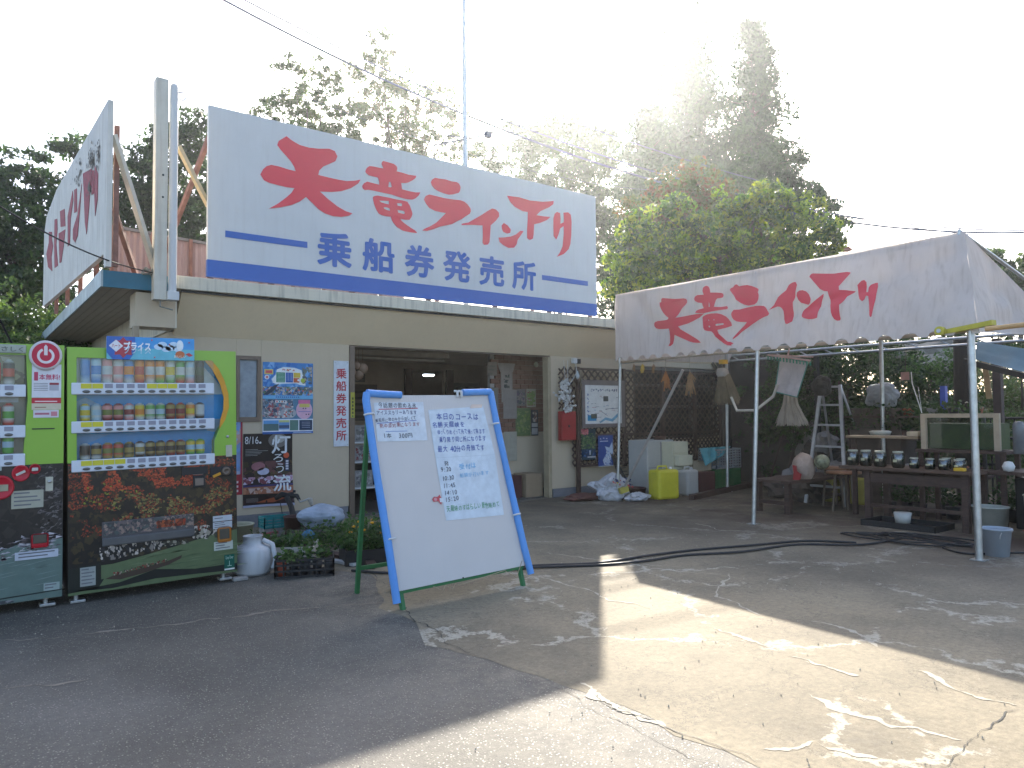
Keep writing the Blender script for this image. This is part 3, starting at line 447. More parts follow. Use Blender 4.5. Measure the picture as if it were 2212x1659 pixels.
# left canopy (blue edge, grooved soffit)
K_ = thing('canopy', 'flat canopy with teal blue edge and grooved soffit left of the office', 'canopy', (1.19, 8.9, 2.8))
mb = MB(); mb.box((1.19, 8.9, 2.82), (1.88, 8.93, 3.0)); mb.build('front_fascia', mat('teal_paint', (.03, .16, .24), .5, var=.2, scale=3), K_, world=True)
mb = MB(); mb.prism([[(8.9, 2.82), (16.3, 2.84), (16.3, 3.0), (8.9, 3.0)]], (1.17, 0, 0), (0, 1, 0), (0, 0, 1), .02)
mb.build('side_fascia', mat('weathered_trim', (.42, .5, .5), .5, var=.35, scale=4, streak=.5, streak_col=(.1, .2, .22)), K_, world=True)
mb = MB(); mb.box((1.192, 8.932, 2.96), (2.2, 16.3, 2.99)); mb.build('deck', M_rust, K_, world=True)
for i in range(8):
    mb = MB(); x = 1.2 + i * .095; mb.box((x, 8.94, 2.828), (x + .088, 16.25, 2.84)); mb.build('soffit_board', mat('soffit', (.36, .31, .24), .7, var=.15), K_, world=True)
mb = MB(); mb.box((1.92, 8.96, 2.42), (1.95, 16.2, 2.82)); mb.build('gutter_board', M_cap, K_, world=True)

# ------------------------------------------------------------------ roof signs
SG = thing('roof_signboard', 'huge white roof signboard with red brush lettering and blue ticket office lettering', 'signboard', (2.3, 9.05, 3.08))
mb = MB(); mb.box((2.302, 9.05, 3.28), (8.695, 9.11, 5.155)); mb.build('board', M_white, SG, world=True)
mb = MB(); mb.box((2.30, 9.047, 3.075), (8.69, 9.11, 3.278)); mb.build('blue_band', M_blue, SG, world=True)
for g in MAIN_GLYPHS:
    mb = MB()
    i = 0
    outs = [g[0]] if len(g) not in (7, 2) else None
    if len(g) == 7: sets = [[g[0], g[1]], [g[2]] + g[3:]]
    elif len(g) == 2: sets = [[g[0]], [g[1]]]
    else: sets = [[g[0]]]
    for s_ in sets: mb.prism([[(p[0], p[1]) for p in l] for l in s_], (0, 9.049, 0), (1, 0, 0), (0, 0, 1), .006)
    mb.build('red_letter', M_red, SG, world=True)
def text_mb(t, x0, z0, x1, z1, Y, bold=0., depth=.004):
    vs, fs, a, b, c, d = text_tris(t); mb = MB(); a -= bold; b += bold; c -= bold; d += bold
    for i, (ox, oz) in enumerate([(0, 0), (bold, 0), (-bold, 0), (0, bold), (0, -bold), (bold * .7, bold * .7), (-bold * .7, bold * .7), (bold * .7, -bold * .7), (-bold * .7, -bold * .7)]):
        mb.add([(x0 + (v[0] + ox - a) / (b - a) * (x1 - x0), Y - depth - i * .0003, z0 + (v[1] + oz - c) / (d - c) * (z1 - z0)) for v in vs], fs)
    return mb
for ch, x0, x1 in (('乗', 3.664, 4.154), ('船', 4.306, 4.798), ('券', 4.954, 5.443), ('発', 5.589, 6.082), ('売', 6.231, 6.709), ('所', 6.859, 7.346)):
    text_mb(ch, x0, 3.37, x1, 3.835, 9.049, .03).build('blue_letter', M_blue, SG, world=True)
for x0, x1 in ((2.505, 3.532), (7.474, 8.484)):
    mb = MB(); mb.box((x0, 9.044, 3.575), (x1, 9.05, 3.655)); mb.build('blue_dash', M_blue, SG, world=True)
for x in (2.36, 3.1, 4.2, 5.4, 6.6, 7.7, 8.62):
    mb = MB(); mb.bar((x, 9.15, 2.93), (x, 9.15, 5.1), .06); mb.build('frame_post', M_rust, SG, world=True)
for x, mm in ((2.36, M_rust), (2.34, M_yelst), (4.2, M_rust), (6.6, M_rust), (8.62, M_rust)):
    mb = MB(); mb.bar((x, 9.2, 4.85) if mm is M_rust else (x, 9.16, 3.95), (x - .45, 10.5, 2.95) if mm is M_rust else (1.95, 8.98, 4.55), .05); mb.build('brace', mm, SG, world=True)
# the old sign on the left edge
a_, b_ = Vector((1.15, 8.3, 0)), Vector((.98, 13.5, 0)); u_ = (b_ - a_).normalized()
SS = thing('side_signboard', 'weathered white side signboard with peeling red lettering over the left canopy', 'signboard', (1.15, 8.3, 3.0))
nrm = u_.cross(Vector((0, 0, 1)))
mb = MB(); mb.prism([[(.1, 2.95), (.2, 2.95), (.24, 3.1), (5.2, 3.15), (5.2, 4.3), (4.95, 4.52), (3.87, 4.68), (.1, 4.69)]], a_ + nrm * .05, u_, (0, 0, 1), -.05)
mb.v = [tuple(Vector(v)) for v in mb.v]
mb.build('board', mat('weathered_white', (.66, .63, .56), .65, var=.12, scale=3, streak=.45, streak_col=(.3, .24, .16)), SS, world=True)
for g in SIDE_GLYPHS:
    mb = MB()
    for l in g: mb.prism([l[::-1]], a_ - nrm * .002, u_, (0, 0, 1), -.004)
    mb.build('red_letter', mat('faded_red', (.38, .05, .07), .7, var=.5, scale=18), SS, world=True)
mb = MB()
for l in STAIN_GLYPHS:
    cx_, cz_ = sum(p[0] for p in l) / len(l), sum(p[1] for p in l) / len(l); sx_, sz_ = max(p[0] for p in l) - min(p[0] for p in l), max(p[1] for p in l) - min(p[1] for p in l)
    for _ in range(26):
        x_, z_, q_ = cx_ + rr.gauss(0, sx_ * .32), cz_ + rr.gauss(0, sz_ * .38), rr.uniform(.012, .04)
        mb.prism([[(x_ - q_ * rr.uniform(.5, 1.6), z_), (x_, z_ - q_ * rr.uniform(.4, 1)), (x_ + q_ * rr.uniform(.6, 1.8), z_ + q_ * .3), (x_ + q_ * .2, z_ + q_ * rr.uniform(.5, 1.2))]], a_ - nrm * (.007 + .0004 * _), u_, (0, 0, 1), -.0002)
mb.build('peeled_patch', mat('peel_grey', (.2, .18, .15), .9, var=.5, scale=30), SS, world=True)
for s_ in (.3, 1.4, 2.5, 3.6, 4.7):
    p = a_ + u_ * s_ + Vector((.12, 0, 0)); mb = MB(); mb.bar((p.x, p.y, 2.99), (p.x, p.y, 4.5), .05); mb.build('frame_post', M_rust, SS, world=True)
mb = MB(); mb.bar(a_ + u_ * .15 + Vector((.06, 0, 4.35)), (1.72, 8.88, 3.0), .055); mb.build('brace', mat('white_steel', (.6, .56, .46), .6, var=.2), SS, world=True)
mb = MB(); mb.bar(a_ + u_ * .3 + Vector((.1, 0, 3.6)), (1.55, 9.1, 3.0), .05); mb.build('brace', M_rust, SS, world=True)
# tall white pole by the corner
PL = thing('sign_pole', 'tall cream box section pole with a ring bolt between the two signboards', 'pole', (1.78, 8.8, 2.7))
mb = MB(); mb.box((1.66, 8.72, 2.70), (1.79, 8.86, 5.2), bev=.006); mb.build('post', mat('pole_white', (.6, .57, .48), .55, var=.12, scale=5, streak=.4, streak_col=(.3, .2, .12)), PL, world=True)
mb = MB(); mb.tube([(1.85, 8.74, 2.78), (1.85, 8.74, 5.14)], .045, 12); mb.tube([(1.85, 8.74, 5.14), (1.85, 8.74, 5.16)], .035, 12); mb.build('pipe', M_white, PL, world=True)
mb = MB(); mb.box((1.79, 8.67, 2.70), (1.91, 8.8, 2.80), bev=.006); mb.build('end_cap', M_white, PL, world=True)
mb = MB(); mb.tube([(1.93 + .045 * math.cos(t), 8.74, 5.05 + .045 * math.sin(t)) for t in np.linspace(-math.pi * .9, math.pi, 20)] , .008, 6); mb.bar((1.87, 8.74, 5.05), (1.89, 8.74, 5.05), .012); mb.build('ring', M_steel, PL, world=True)
mb = MB()
for z in (4.1, 3.85): mb.tube([(1.74, 8.715, z), (1.74, 8.725, z)], .012, 8)
mb.build('bolt_hole', M_black, PL, world=True)
# pink sheets behind
PK = thing('pink_parapet', 'faded pink corrugated sheet parapet on the roof behind the signs', 'parapet', (2.0, 10.2, 3.0))
for i in range(9):
    x = 1.45 + i * .46; mb = MB(); zt = 3.78 - i * .028
    pr = []
    n_ = 13
    for j in range(n_ + 1): pr.append((x + .455 * j / n_, 10.2 + (.012 if j % 2 else -.012)))
    vs = [(px, py, 2.95) for px, py in pr] + [(px, py, zt) for px, py in pr]
    mb.add(vs, [(j, j + 1, n_ + 2 + j, n_ + 1 + j) for j in range(n_)]); mb.build('sheet', M_pink, PK, world=True)
    mb = MB(); mb.bar((x, 10.15, 2.95), (x, 10.15, zt + .02), .04); mb.build('batten', M_rust, PK, world=True)
mb = MB(); mb.bar((1.45, 10.16, 3.16), (5.5, 10.16, 3.1), .04); mb.bar((1.45, 10.18, 3.79), (5.5, 10.18, 3.55), .035); mb.build('rail', M_plinth, PK, world=True)
RB = MB()
for i in range(26):
    x, y = rr.uniform(3.5, 8.6), rr.uniform(9.3, 9.6); RB.box((x, y, 2.93), (x + rr.uniform(.1, .4), y + .1, 2.96 + rr.uniform(0, .07)), M=Matrix.Rotation(0, 4, 'Z'))
tag(RB.build('roof_debris', M_conc, kind='stuff'), 'scattered boards and rubble on the roof behind the big sign', 'debris')

# mast with television aerial
MS = thing('aerial_mast', 'thin tall grey aerial mast rising behind the big signboard', 'mast', (7.95, 12, 2.9))
mb = MB(); mb.tube([(7.95, 12, 2.9), (7.95, 12, 6.5), (7.945, 12, 8.2), (7.94, 12, 10.4)], [.055, .05, .045, .04], 8); mb.build('pole', M_steel, MS, world=True)
mb = MB(); mb.tube([(7.2, 12, 6.62), (8.75, 12.0, 7.25)], .014, 6); mb.tube([(7.4, 12.04, 6.9), (8.5, 12.04, 7.02)], .012, 6)
for i in range(9):
    t = i / 8; x, z = 7.2 + 1.55 * t, 6.62 + .63 * t; mb.tube([(x, 11.75, z), (x, 12.25, z)], .009, 5)
for dz in (-.2, -.1, .1, .2): mb.tube([(8.55, 11.9, 7.17 + dz), (8.65, 12.1, 7.2 + dz)], .005, 5)
mb.box((8.45, 11.95, 7.08), (8.58, 12.05, 7.2)); mb.build('aerial', mat('aerial_grey', (.14, .15, .2), .5), MS, world=True)

# overhead wires
def wire(a, b, sag, r, label_, m=M_black):
    mid = 24; pts = [a.lerp(b, t / mid) - Vector((0, 0, sag * 4 * (t / mid) * (1 - t / mid))) for t in range(mid + 1)]
    mb = MB(); mb.tube(pts, r, 5); return tag(mb.build('overhead_wire', m), label_, 'wire', 'overhead wires')
M_wire = mat('wire_blue_grey', (.08, .1, .17), .6)
wire(atd(455, -15, 20), atd(2290, 499, 30), 1.9, .03, 'lowest of three thick wires, crossing in front of the mast', M_wire)
wire(atd(500, -15, 20), atd(2290, 497, 30), 1.75, .021, 'middle thick wire, running just above the lowest one', M_wire)
wire(atd(600, -15, 20), atd(2290, 499, 30), 1.3, .016, 'highest long wire, passing the aerial mast top right', M_wire)
wire(atd(170, 0, 11), atd(1400, 410, 20), .5, .004, 'faintest thin wire high at the left of the sky', M_wire)
wire(atd(1700, 440, 22), atd(2300, 520, 24), .2, .014, 'short lower wire at right, just over the tent peak', M_wire)
wire(atd(-40, 420, 7.5), atd(335, 590, 9.0), .1, .008, 'black service wire running in front of the old side sign')
wire(atd(-10, 670, 7), atd(60, 800, 7.6), .02, .009, 'short black cable dropping behind the left vending machine')
mb = MB()
q0 = atd(322, 586, 9.0)
mb.tube([q0 + Vector((.05 * math.cos(t * 1.7) + .02 * math.sin(t * 3), .05 * math.sin(t * 1.3), .035 * math.sin(t * 2.1))) for t in np.linspace(0, 20, 90)], .006, 5)
mb.tube([q0, q0 + Vector((.12, 0, -.25)), (1.72, 8.7, 2.62), (1.86, 8.75, 2.6)], .008, 5)
tag(mb.build('cable_coil', mat('grey_cable', (.2, .22, .2), .6)), 'tangled coil of grey cable on the teal canopy edge', 'cable')
# ------------------------------------------------------------------ the event tent (mono-pitch canvas on steel posts)
TL, TR = Vector((8.29, 8.2, 3.29)), Vector((7.94, 3.0, 3.18)); BL, BR = Vector((8.38, 8.31, 2.25)), Vector((7.57, 2.77, 2.13))
TNN = -((BR - BL).cross(TL - BL)).normalized()
if TNN.x > 0: TNN = -TNN
def tent_pt(s, t, off=0.):
    p = (BL * (1 - s) + BR * s) * (1 - t) + (TL * (1 - s) + TR * s) * t
    w = .012 * math.sin(s * 17 + t * 3) * (1 - t * .5) + .01 * math.sin(s * 41 - t * 7) + .006 * math.sin(s * 90 + 9 * t)
    w += .028 * math.sin((s - t * .18) * 60) * max(0, s - .72) * 3 * (.3 + t) * math.exp(-((t - .4) / .5) ** 2)
    w += .03 * math.exp(-((s - .1 - .25 * (1 - t)) / .035) ** 2) * t * .6 - .02 * math.exp(-((s - .06 - .2 * (1 - t)) / .03) ** 2)
    w -= .035 * math.exp(-((s - .55 - .9 * (t - .3)) / .05) ** 2) * .6
    sag = -.02 * math.sin(math.pi * 2 * s) ** 2 * t
    return p + TNN * (w + off) + Vector((0, 0, sag))
T_ = thing('tent', 'white canvas event tent with red brush lettering and scalloped edge on steel posts', 'tent', (8.4, 8.3, 0))
def canvas_mat():
    m = mat('tent_canvas', (.76, .69, .64), .75, var=.12, scale=1.6, streak=.28, streak_col=(.36, .29, .22), bump=.15, bscale=9, transl=.42, spec=.2); return m
M_canvas = canvas_mat()
mb = MB(); NS, NT = 220, 16; NL = 21
def tbot(s):
    ph = (s * NL) % 1; d = abs(ph - .5) * 2          # notch centred on .5
    return .055 * math.sqrt(max(0, 1 - (d / .62) ** 2)) if d < .62 else 0
vs = []
for j in range(NT + 1):
    for i in range(NS + 1):
        s = i / NS; t0 = tbot(s) - .012; vs.append(tent_pt(s, t0 + (1 - t0) * j / NT))
mb.add(vs, [(j * (NS + 1) + i, j * (NS + 1) + i + 1, (j + 1) * (NS + 1) + i + 1, (j + 1) * (NS + 1) + i) for j in range(NT) for i in range(NS)], 0, True)
mb.build('front_canvas', M_canvas, T_, world=True)
def patch(name, a, b, c, d, nu, nv, amp, m, par, seed=0):      # a,b bottom; d,c top
    mb = MB(); a, b, c, d = map(Vector, (a, b, c, d)); nn = (b - a).cross(d - a).normalized(); vs = []
    for j in range(nv + 1):
        for i in range(nu + 1):
            u, v = i / nu, j / nv; p = (a * (1 - u) + b * u) * (1 - v) + (d * (1 - u) + c * u) * v
            e = math.sin(math.pi * u) * math.sin(math.pi * v)
            vs.append(p + nn * amp * (noise.noise(Vector((u * 5 + seed, v * 4, seed))) + .6 * math.sin(u * 22 + seed)) * (e ** .5 if e > 0 else 0) - Vector((0, 0, amp * e)))
    mb.add(vs, [(j * (nu + 1) + i, j * (nu + 1) + i + 1, (j + 1) * (nu + 1) + i + 1, (j + 1) * (nu + 1) + i) for j in range(nv) for i in range(nu)], 0, True)
    return mb.build(name, m, par, world=True)
TLb, TRb = Vector((11.1, 8.0, 2.55)), Vector((10.9, 3.15, 2.52))
patch('roof_canvas', TL, TR, TRb, TLb, 60, 24, .03, M_canvas, T_, 2)
patch('side_canvas', BR + Vector((.02, .0, .0)), (9.9, 2.95, 2.25), TR.lerp(TRb, .66), TR, 24, 12, .05, M_canvas, T_, 4)
patch('side_canvas', BL, (11.1, 8.15, 2.3), TLb, TL, 24, 8, .03, M_canvas, T_, 6)
for i, g in enumerate(TENT_GLYPHS):
    mb = MB()
    sets = [[g[0], g[1]], [g[2]] + g[3:]] if len(g) > 3 else [[l] for l in g]
    for s_ in sets:
        bm = bmesh.new(); flat = [p for l in s_ for p in l]; vv = [bm.verts.new((p[0] * 5.6, p[1], 0)) for p in flat]
        for t in tessellate_polygon([[Vector((p[0], p[1], 0)) for p in l] for l in s_]):
            try: bm.faces.new([vv[k] for k in t])
            except ValueError: pass
        for _ in range(3):
            ed = [e for e in bm.edges if e.calc_length() > .07]
            if ed: bmesh.ops.subdivide_edges(bm, edges=ed, cuts=1)
        bmesh.ops.triangulate(bm, faces=bm.faces[:])
        bm.verts.index_update(); mb.add([tent_pt(v.co.x / 5.6, v.co.y, .006) for v in bm.verts], [[v.index for v in f.verts] for f in bm.faces], 0, True); bm.free()
    mb.build('red_letter', M_red, T_, world=True)
def post(p, q, r=.03): 
    mb = MB(); mb.tube([p, q], r, 12); mb.build('post', M_steel, T_, world=True)
    mb = MB(); mb.box((p[0] - .06, p[1] - .06, .001), (p[0] + .06, p[1] + .06, .008)); mb.build('foot_plate', M_steel, T_, world=True)
post((7.6, 2.84, 0), (7.64, 2.86, 2.18), .033); post((7.92, 5.49, 0), (8.03, 5.45, 2.2), .027); post((8.38, 8.31, 0), (8.45, 8.27, 2.3), .024)
post((10.75, 5.23, 0), (10.75, 5.22, 2.5), .03); post((10.8, 8.0, 0), (10.85, 8.0, 2.5), .027); post((10.7, 3.1, 0), (10.7, 3.1, 2.5), .03)
mb = MB(); mb.tube([(8.46, 8.3, 2.22), (8.05, 5.5, 2.19), (7.68, 2.85, 2.16)], .02, 8); mb.build('eave_rail', mat('tan_rail', (.45, .36, .27), .5), T_, world=True)
mb = MB(); mb.tube([(8.33, 8.2, 3.25), (7.98, 3.05, 3.14)], .02, 8); mb.build('ridge_rail', M_steel, T_, world=True)
mb = MB(); mb.tube([(10.9, 8.1, 2.5), (10.75, 3.1, 2.48)], .02, 8)
for p in ((8.05, 5.5), (8.42, 8.25), (7.7, 2.95)): mb.tube([(p[0], p[1], 2.2), (10.8, p[1] - .2, 2.46)], .018, 8)
for p in ((8.12, 5.5), (8.4, 8.22), (7.95, 3.05)): mb.tube([(p[0], p[1], 3.2), (10.8, p[1] - .2, 2.5)], .018, 8); mb.tube([(p[0] - .02, p[1], 2.2), (p[0], p[1], 3.2)], .018, 8)
mb.build('roof_truss', M_steel, T_, world=True)
mb = MB(); mb.tube([(8.44, 8.24, .18), (8.33, 6.9, 2.02)], .022, 8); mb.build('diagonal_brace', mat('brace_steel', (.5, .46, .41), .45, metal=.4), T_, world=True)
mb = MB(); mb.bar((8.36, 8.24, .16), (8.50, 8.2, .2), .07, .09); mb.build('clamp', mat('yellow_clamp', (.45, .38, .06), .5), T_, world=True)
mb = MB(); mb.bar((7.66, 3.12, 2.16), (7.52, 2.62, 2.2), .06, .045); mb.tube([(7.60, 3.1, 2.17), (7.54, 3.1, 2.17)], .045, 12); mb.build('corner_bracket', mat('yellow_bracket', (.55, .48, .05), .5), T_, world=True)
mb = MB(); mb.tube([(7.535, 3.1, 2.17), (7.525, 3.1, 2.17)], .02, 10); mb.build('bolt', M_white, T_, world=True)
tag(MB().tube([(7.5, 2.68, 2.145), (7.3, 1.6, 2.15)], .024, 10).build('bamboo_pole', mat('orange_pole', (.62, .38, .16), .5)), 'orange tan pole leaving the tent corner towards the right edge', 'pole')

# ------------------------------------------------------------------ greenhouse-like truss and yard behind
FR = thing('yard_frame', 'dark steel pipe frame with a long beam behind the tent', 'frame', (11.5, 4.6, 0))
for z in (2.36, 2.46): MB().tube([(11.5, 2.2, z - .03), (11.5, 8.6, z)], .022, 8).build('beam', M_steel, FR, world=True)
mb = MB()
for i in range(14): mb.tube([(11.5, 2.3 + i * .45, 2.34), (11.5, 2.5 + i * .45, 2.45)], .01, 5)
mb.build('web', M_steel, FR, world=True)
for y in (6.7, 8.5): MB().bar((11.55, y, 0), (11.55, y, 2.4), .07).build('upright', M_rubber, FR, world=True)
M_post = mat('dark_timber', (.045, .035, .028), .85, var=.4, scale=5, stretch=(1, 1, .2), bump=.4)
SH = thing('timber_post', 'thick dark rough timber post behind the right steel post', 'post', (11.9, 4.55, 0))
mb = MB(); mb.tube([(11.9, 4.55, 0), (11.9, 4.57, 1.2), (11.88, 4.55, 2.5)], [.16, .15, .13], 10); mb.build('trunk', M_post, SH, world=True)
tag(MB().bar((11.6, 4.02, 0), (11.6, 4.02, 2.4), .1).build('timber_post', mat('brown_post', (.09, .065, .06), .8)), 'slimmer squared brown post just right of the thick dark post', 'post')
tag(MB().bar((11.0, 3.92, 1.55), (11.0, 3.98, 2.25), .07, .015).build('wooden_board', mat('pale_slat', (.5, .36, .2), .7)), 'narrow tan board hanging from the frame beside the right steel post', 'board')
TP = thing('blue_tarp', 'pale blue tarpaulin sloping down to the right on a dark rail', 'tarp', (10.6, 3.4, 2.2))
patch('sheet', (10.5, 3.9, 2.06), (10.5, 2.6, 1.6), (10.9, 2.6, 1.95), (10.9, 4.0, 2.33), 16, 6, .03, mat('tarp_blue', (.13, .25, .34), .5, var=.2, scale=3, transl=.2), TP, 1)
MB().bar((10.45, 4.0, 2.04), (10.45, 2.4, 1.5), .07).build('rail', M_black, TP, world=True)
FN = thing('pipe_fence', 'dark pipe fence with thin uprights along the right background', 'fence', (11.8, 3.4, 0))
for z in (.62, 1.28, 1.0): MB().tube([(11.8, 4.4, z), (11.8, 1.5, z)], .02, 6).build('rail', M_black, FN, world=True)
for i in range(9): MB().tube([(11.8, 4.2 - i * .3, 0), (11.8, 4.2 - i * .3, 1.28)], .012, 6).build('bar', M_black, FN, world=True)

# lattice fence
LF = thing('lattice_fence', 'dark brown crisscross lattice fence with posts along the office wall', 'fence', (8.0, 9.28, 0))
lat = MB().box((-.6, -.006, -.013), (.6, .006, .013)).mesh('slat'); lat.materials.append(M_brown)
def lattice(x0, x1, z0, z1, Y, pitch_, wv=.026):
    L_ = (z1 - z0)
    for sgn in (1, -1):
        c = x0 - L_
        while c < x1 + (L_ if sgn < 0 else 0):
            # line: x = c + sgn*(z-z0) (sgn<0: x = c - (z-z0))
            pts = []
            za, zb = z0, z1; xa, xb = c, c + sgn * L_
            t0, t1 = 0., 1.
            dx = xb - xa
            lo, hi = ((x0 - xa) / dx, (x1 - xa) / dx); lo, hi = min(lo, hi), max(lo, hi)
            t0, t1 = max(0, lo), min(1, hi)
            if t1 - t0 > .06:
                p = Vector((xa + dx * t0, Y + sgn * .0065, za + L_ * t0)); q = Vector((xa + dx * t1, Y + sgn * .0065, za + L_ * t1))
                o = bpy.data.objects.new('slat', lat); COL.objects.link(o); o.parent = LF; mid = (p + q) / 2 - Vector(LF.location); o.location = mid
                o.rotation_euler = (0, -math.atan2(q.z - p.z, q.x - p.x), 0); o.scale = ((q - p).length / 1.2, 1, wv / .026)
            c += pitch_
lattice(8.02, 8.42, .95, 2.2, 9.30, .145); lattice(8.30, 12.3, .5, 1.02, 9.285, .115); lattice(8.55, 12.3, 1.03, 2.16, 9.285, .15)
for x, z0 in ((8.40, 0), (9.52, .45), (10.55, .45), (11.5, .45), (12.3, 0)): MB().bar((x, 9.25, z0), (x, 9.25, 2.2), .06).build('post', M_brown, LF, world=True)
for z in (.5, 1.02, 2.17): MB().bar((8.42, 9.262, z), (12.3, 9.262, z), .03, .04).build('rail', M_brown, LF, world=True)

# things on and by the lattice
MP = thing('map_board', 'white framed map board with a blue river drawing hung on the lattice', 'notice board', (8.53, 9.22, 1.2))
mb = MB(); mb.box((8.46, 9.2, 1.15), (9.50, 9.215, 1.98)); mb.build('backing', mat('bronze_board', (.16, .13, .12), .5), MP, world=True)
pr = PR(); r5 = random.Random(5)
pr.rect(.07, .07, .95, .74, srgb(215, 215, 210), 1)
[pr.scatter(.2 + i * .055, .63, .245 + i * .055, .68, 5, .014, [srgb(70, 85, 110)], r5, 3) for i in range(12)]
for i in range(26):
    x, y = .1 + .8 * r5.random(), .1 + .48 * r5.random(); pr.rect(x, y, x + .03 + .08 * r5.random(), y + .006, r5.choice([srgb(90, 90, 90), srgb(70, 120, 160), srgb(160, 80, 80)]), 3)
for j in range(6): pr.scatter(.11, .55 - j * .07, .15, .59 - j * .07, 5, .014, [srgb(50, 90, 150)], r5, 3)
pr.rect(.5, .46, .62, .55, srgb(70, 75, 75), 3); pr.rect(.12, .12, .33, .22, srgb(60, 140, 180), 3); pr.rect(.2, .16, .34, .24, srgb(60, 70, 60), 4)
pr.poly([(.4, .1), (.55, .18), (.7, .15), (.93, .3), (.93, .24), (.72, .1), (.55, .13), (.42, .08)], srgb(110, 160, 185), 3)
for a, b in (((.55, .32), (.93, .34)), ((.45, .28), (.6, .2))): pr.poly([a, b, (b[0], b[1] + .008), (a[0], a[1] + .008)], srgb(50, 50, 60), 4)
pr.build('map_print', (8.46, 9.199, 1.15), (1, 0, 0), (0, 0, 1), MP, world=True)
def poster(name, lab, x0, x1, z0, z1, Y, fn, curl=None, cat='poster', mat_=None, group=None):
    t = thing(name, lab, cat, (x0, Y, z0), group=group); pr = PR(); fn(pr, x1 - x0, z1 - z0, random.Random(hash(lab) % 1000 if False else len(lab) * 7 + int(x0 * 100)))
    pr.build('print', (x0, Y, z0), (1, 0, 0), (0, 0, 1), t, mat_, curl=curl, world=True); return t
def p_nature(pr, w, h, r):
    pr.rect(0, 0, w, h, srgb(40, 60, 70), 0); pr.scatter(0, h * .35, w, h * .85, 160, .025, [srgb(60, 90, 50), srgb(90, 120, 70), srgb(40, 60, 40), srgb(120, 130, 90)], r, 1)
    pr.scatter(w * .0, h * .8, w * .5, h, 30, .03, [srgb(200, 120, 120), srgb(170, 90, 90)], r, 1); pr.scatter(0, h * .1, w, h * .33, 80, .025, [srgb(40, 70, 110), srgb(30, 50, 80), srgb(60, 100, 150)], r, 1)
    pr.rect(w * .55, h * .16, w * .62, h * .3, srgb(220, 225, 230), 4); [pr.rect(w * (.42 + i * .07), h * .07, w * (.47 + i * .07), h * .11, srgb(215, 215, 215), 4) for i in range(8)]
def p_river(pr, w, h, r):
    pr.rect(0, 0, w, h, srgb(35, 70, 140), 0); pr.poly([(w * .4, h * .05), (w * .8, h * .02), (w * .85, h * .3), (w, h * .45), (w * .95, h * .8), (w * .75, h * .6), (w * .45, h * .65), (w * .6, h * .45), (w * .3, h * .2)], srgb(190, 205, 225), 1)
    pr.scatter(w * .4, h * .05, w * .9, h * .5, 60, .015, [srgb(120, 150, 200), srgb(220, 225, 235), srgb(90, 110, 160)], r, 2)
    [pr.scatter(w * (.12 + .2 * i), h * .88, w * (.22 + .2 * i), h * .93, 4, .014, [srgb(225, 230, 240)], r, 3) for i in range(3)]; [pr.rect(w * (.12 + .08 * i), h * .8, w * (.18 + .08 * i), h * .83, srgb(220, 225, 235), 3) for i in range(7)]; pr.rect(0, 0, w, h * .02, srgb(220, 225, 230), 3)
poster('poster', 'green nature poster on the lattice, left of the blue river poster', 8.46, 8.80, .6, 1.14, 9.235, p_nature)
poster('poster', 'blue poster with a pale river drawing at the bottom of the lattice', 8.86, 9.22, .47, 1.01, 9.238, p_river)
RBX = thing('fire_hose_box', 'red metal box mounted on the wall under the white flowers', 'box', (8.0, 9.28, .97))
mb = MB(); mb.box((7.985, 9.20, .95), (8.315, 9.29, 1.44), bev=.006); mb.build('case', mat('red_box', (.3, .02, .02), .5, var=.2), RBX, world=True)
mb = MB(); mb.box((8.0, 9.19, .97), (8.3, 9.2, 1.42), bev=.002); mb.build('door', mat('red_box2', (.34, .022, .022), .45, var=.2), RBX, world=True); MB().box((8.13, 9.178, 1.17), (8.16, 9.19, 1.21)).build('latch', M_black, RBX, world=True)
r = random.Random(2); mb = MB()
for i in range(150):
    z = r.uniform(1.42, 1.96); w = .10 * math.sin((z - 1.4) / .56 * math.pi) + .03; x = 8.08 + r.gauss(0, w * .6) + (.04 if z < 1.6 else -.02); y = 9.18 + r.gauss(0, .03); s_ = r.uniform(.014, .028)
    mb.lathe([(.0, -s_), (s_ * .9, -s_ * .3), (s_, .2 * s_), (.0, s_)], 6, (x, y, z))
for i in range(6): mb.tube([(8.08 + r.gauss(0, .02), 9.18, 2.0), (8.08 + r.gauss(0, .05), 9.2, 1.75), (8.1 + r.gauss(0, .05), 9.18, 1.5)], .003, 4)
FLW = thing('dried_flowers', 'bunch of white dried flowers hanging above the red wall box', 'flowers', (8.08, 9.18, 1.9)); mb.build('blossom', mat('white_blossom', (.62, .6, .57), .8), FLW, world=True)
MB().tube([(8.05, 9.2, 2.3), (8.07, 9.18, 1.95)], .004, 4).tube([(8.14, 9.2, 2.3), (8.12, 9.18, 1.9)], .004, 4).build('string', M_white, FLW, world=True)
WS = thing('outdoor_socket', 'white socket box with dangling glass bulb under the fascia edge', 'socket', (8.4, 9.3, 2.3))
MB().box((8.33, 9.26, 2.26), (8.42, 9.33, 2.35), bev=.008).build('box', M_white, WS, world=True); MB().box((8.43, 9.27, 2.26), (8.51, 9.33, 2.34), bev=.005).build('grey_box', M_black, WS, world=True)
MB().tube([(8.38, 9.26, 2.26), (8.36, 9.22, 2.1), (8.25, 9.2, 1.98), (8.18, 9.2, 1.9)], .006, 5).build('cord', M_white, WS, world=True)
MB().lathe([(0, -.1), (.03, -.07), (.035, -.03), (.012, .03), (.01, .05)], 10, (8.38, 9.22, 2.08)).build('bulb', mat('bulb', (.45, .5, .52), .15), WS, world=True)
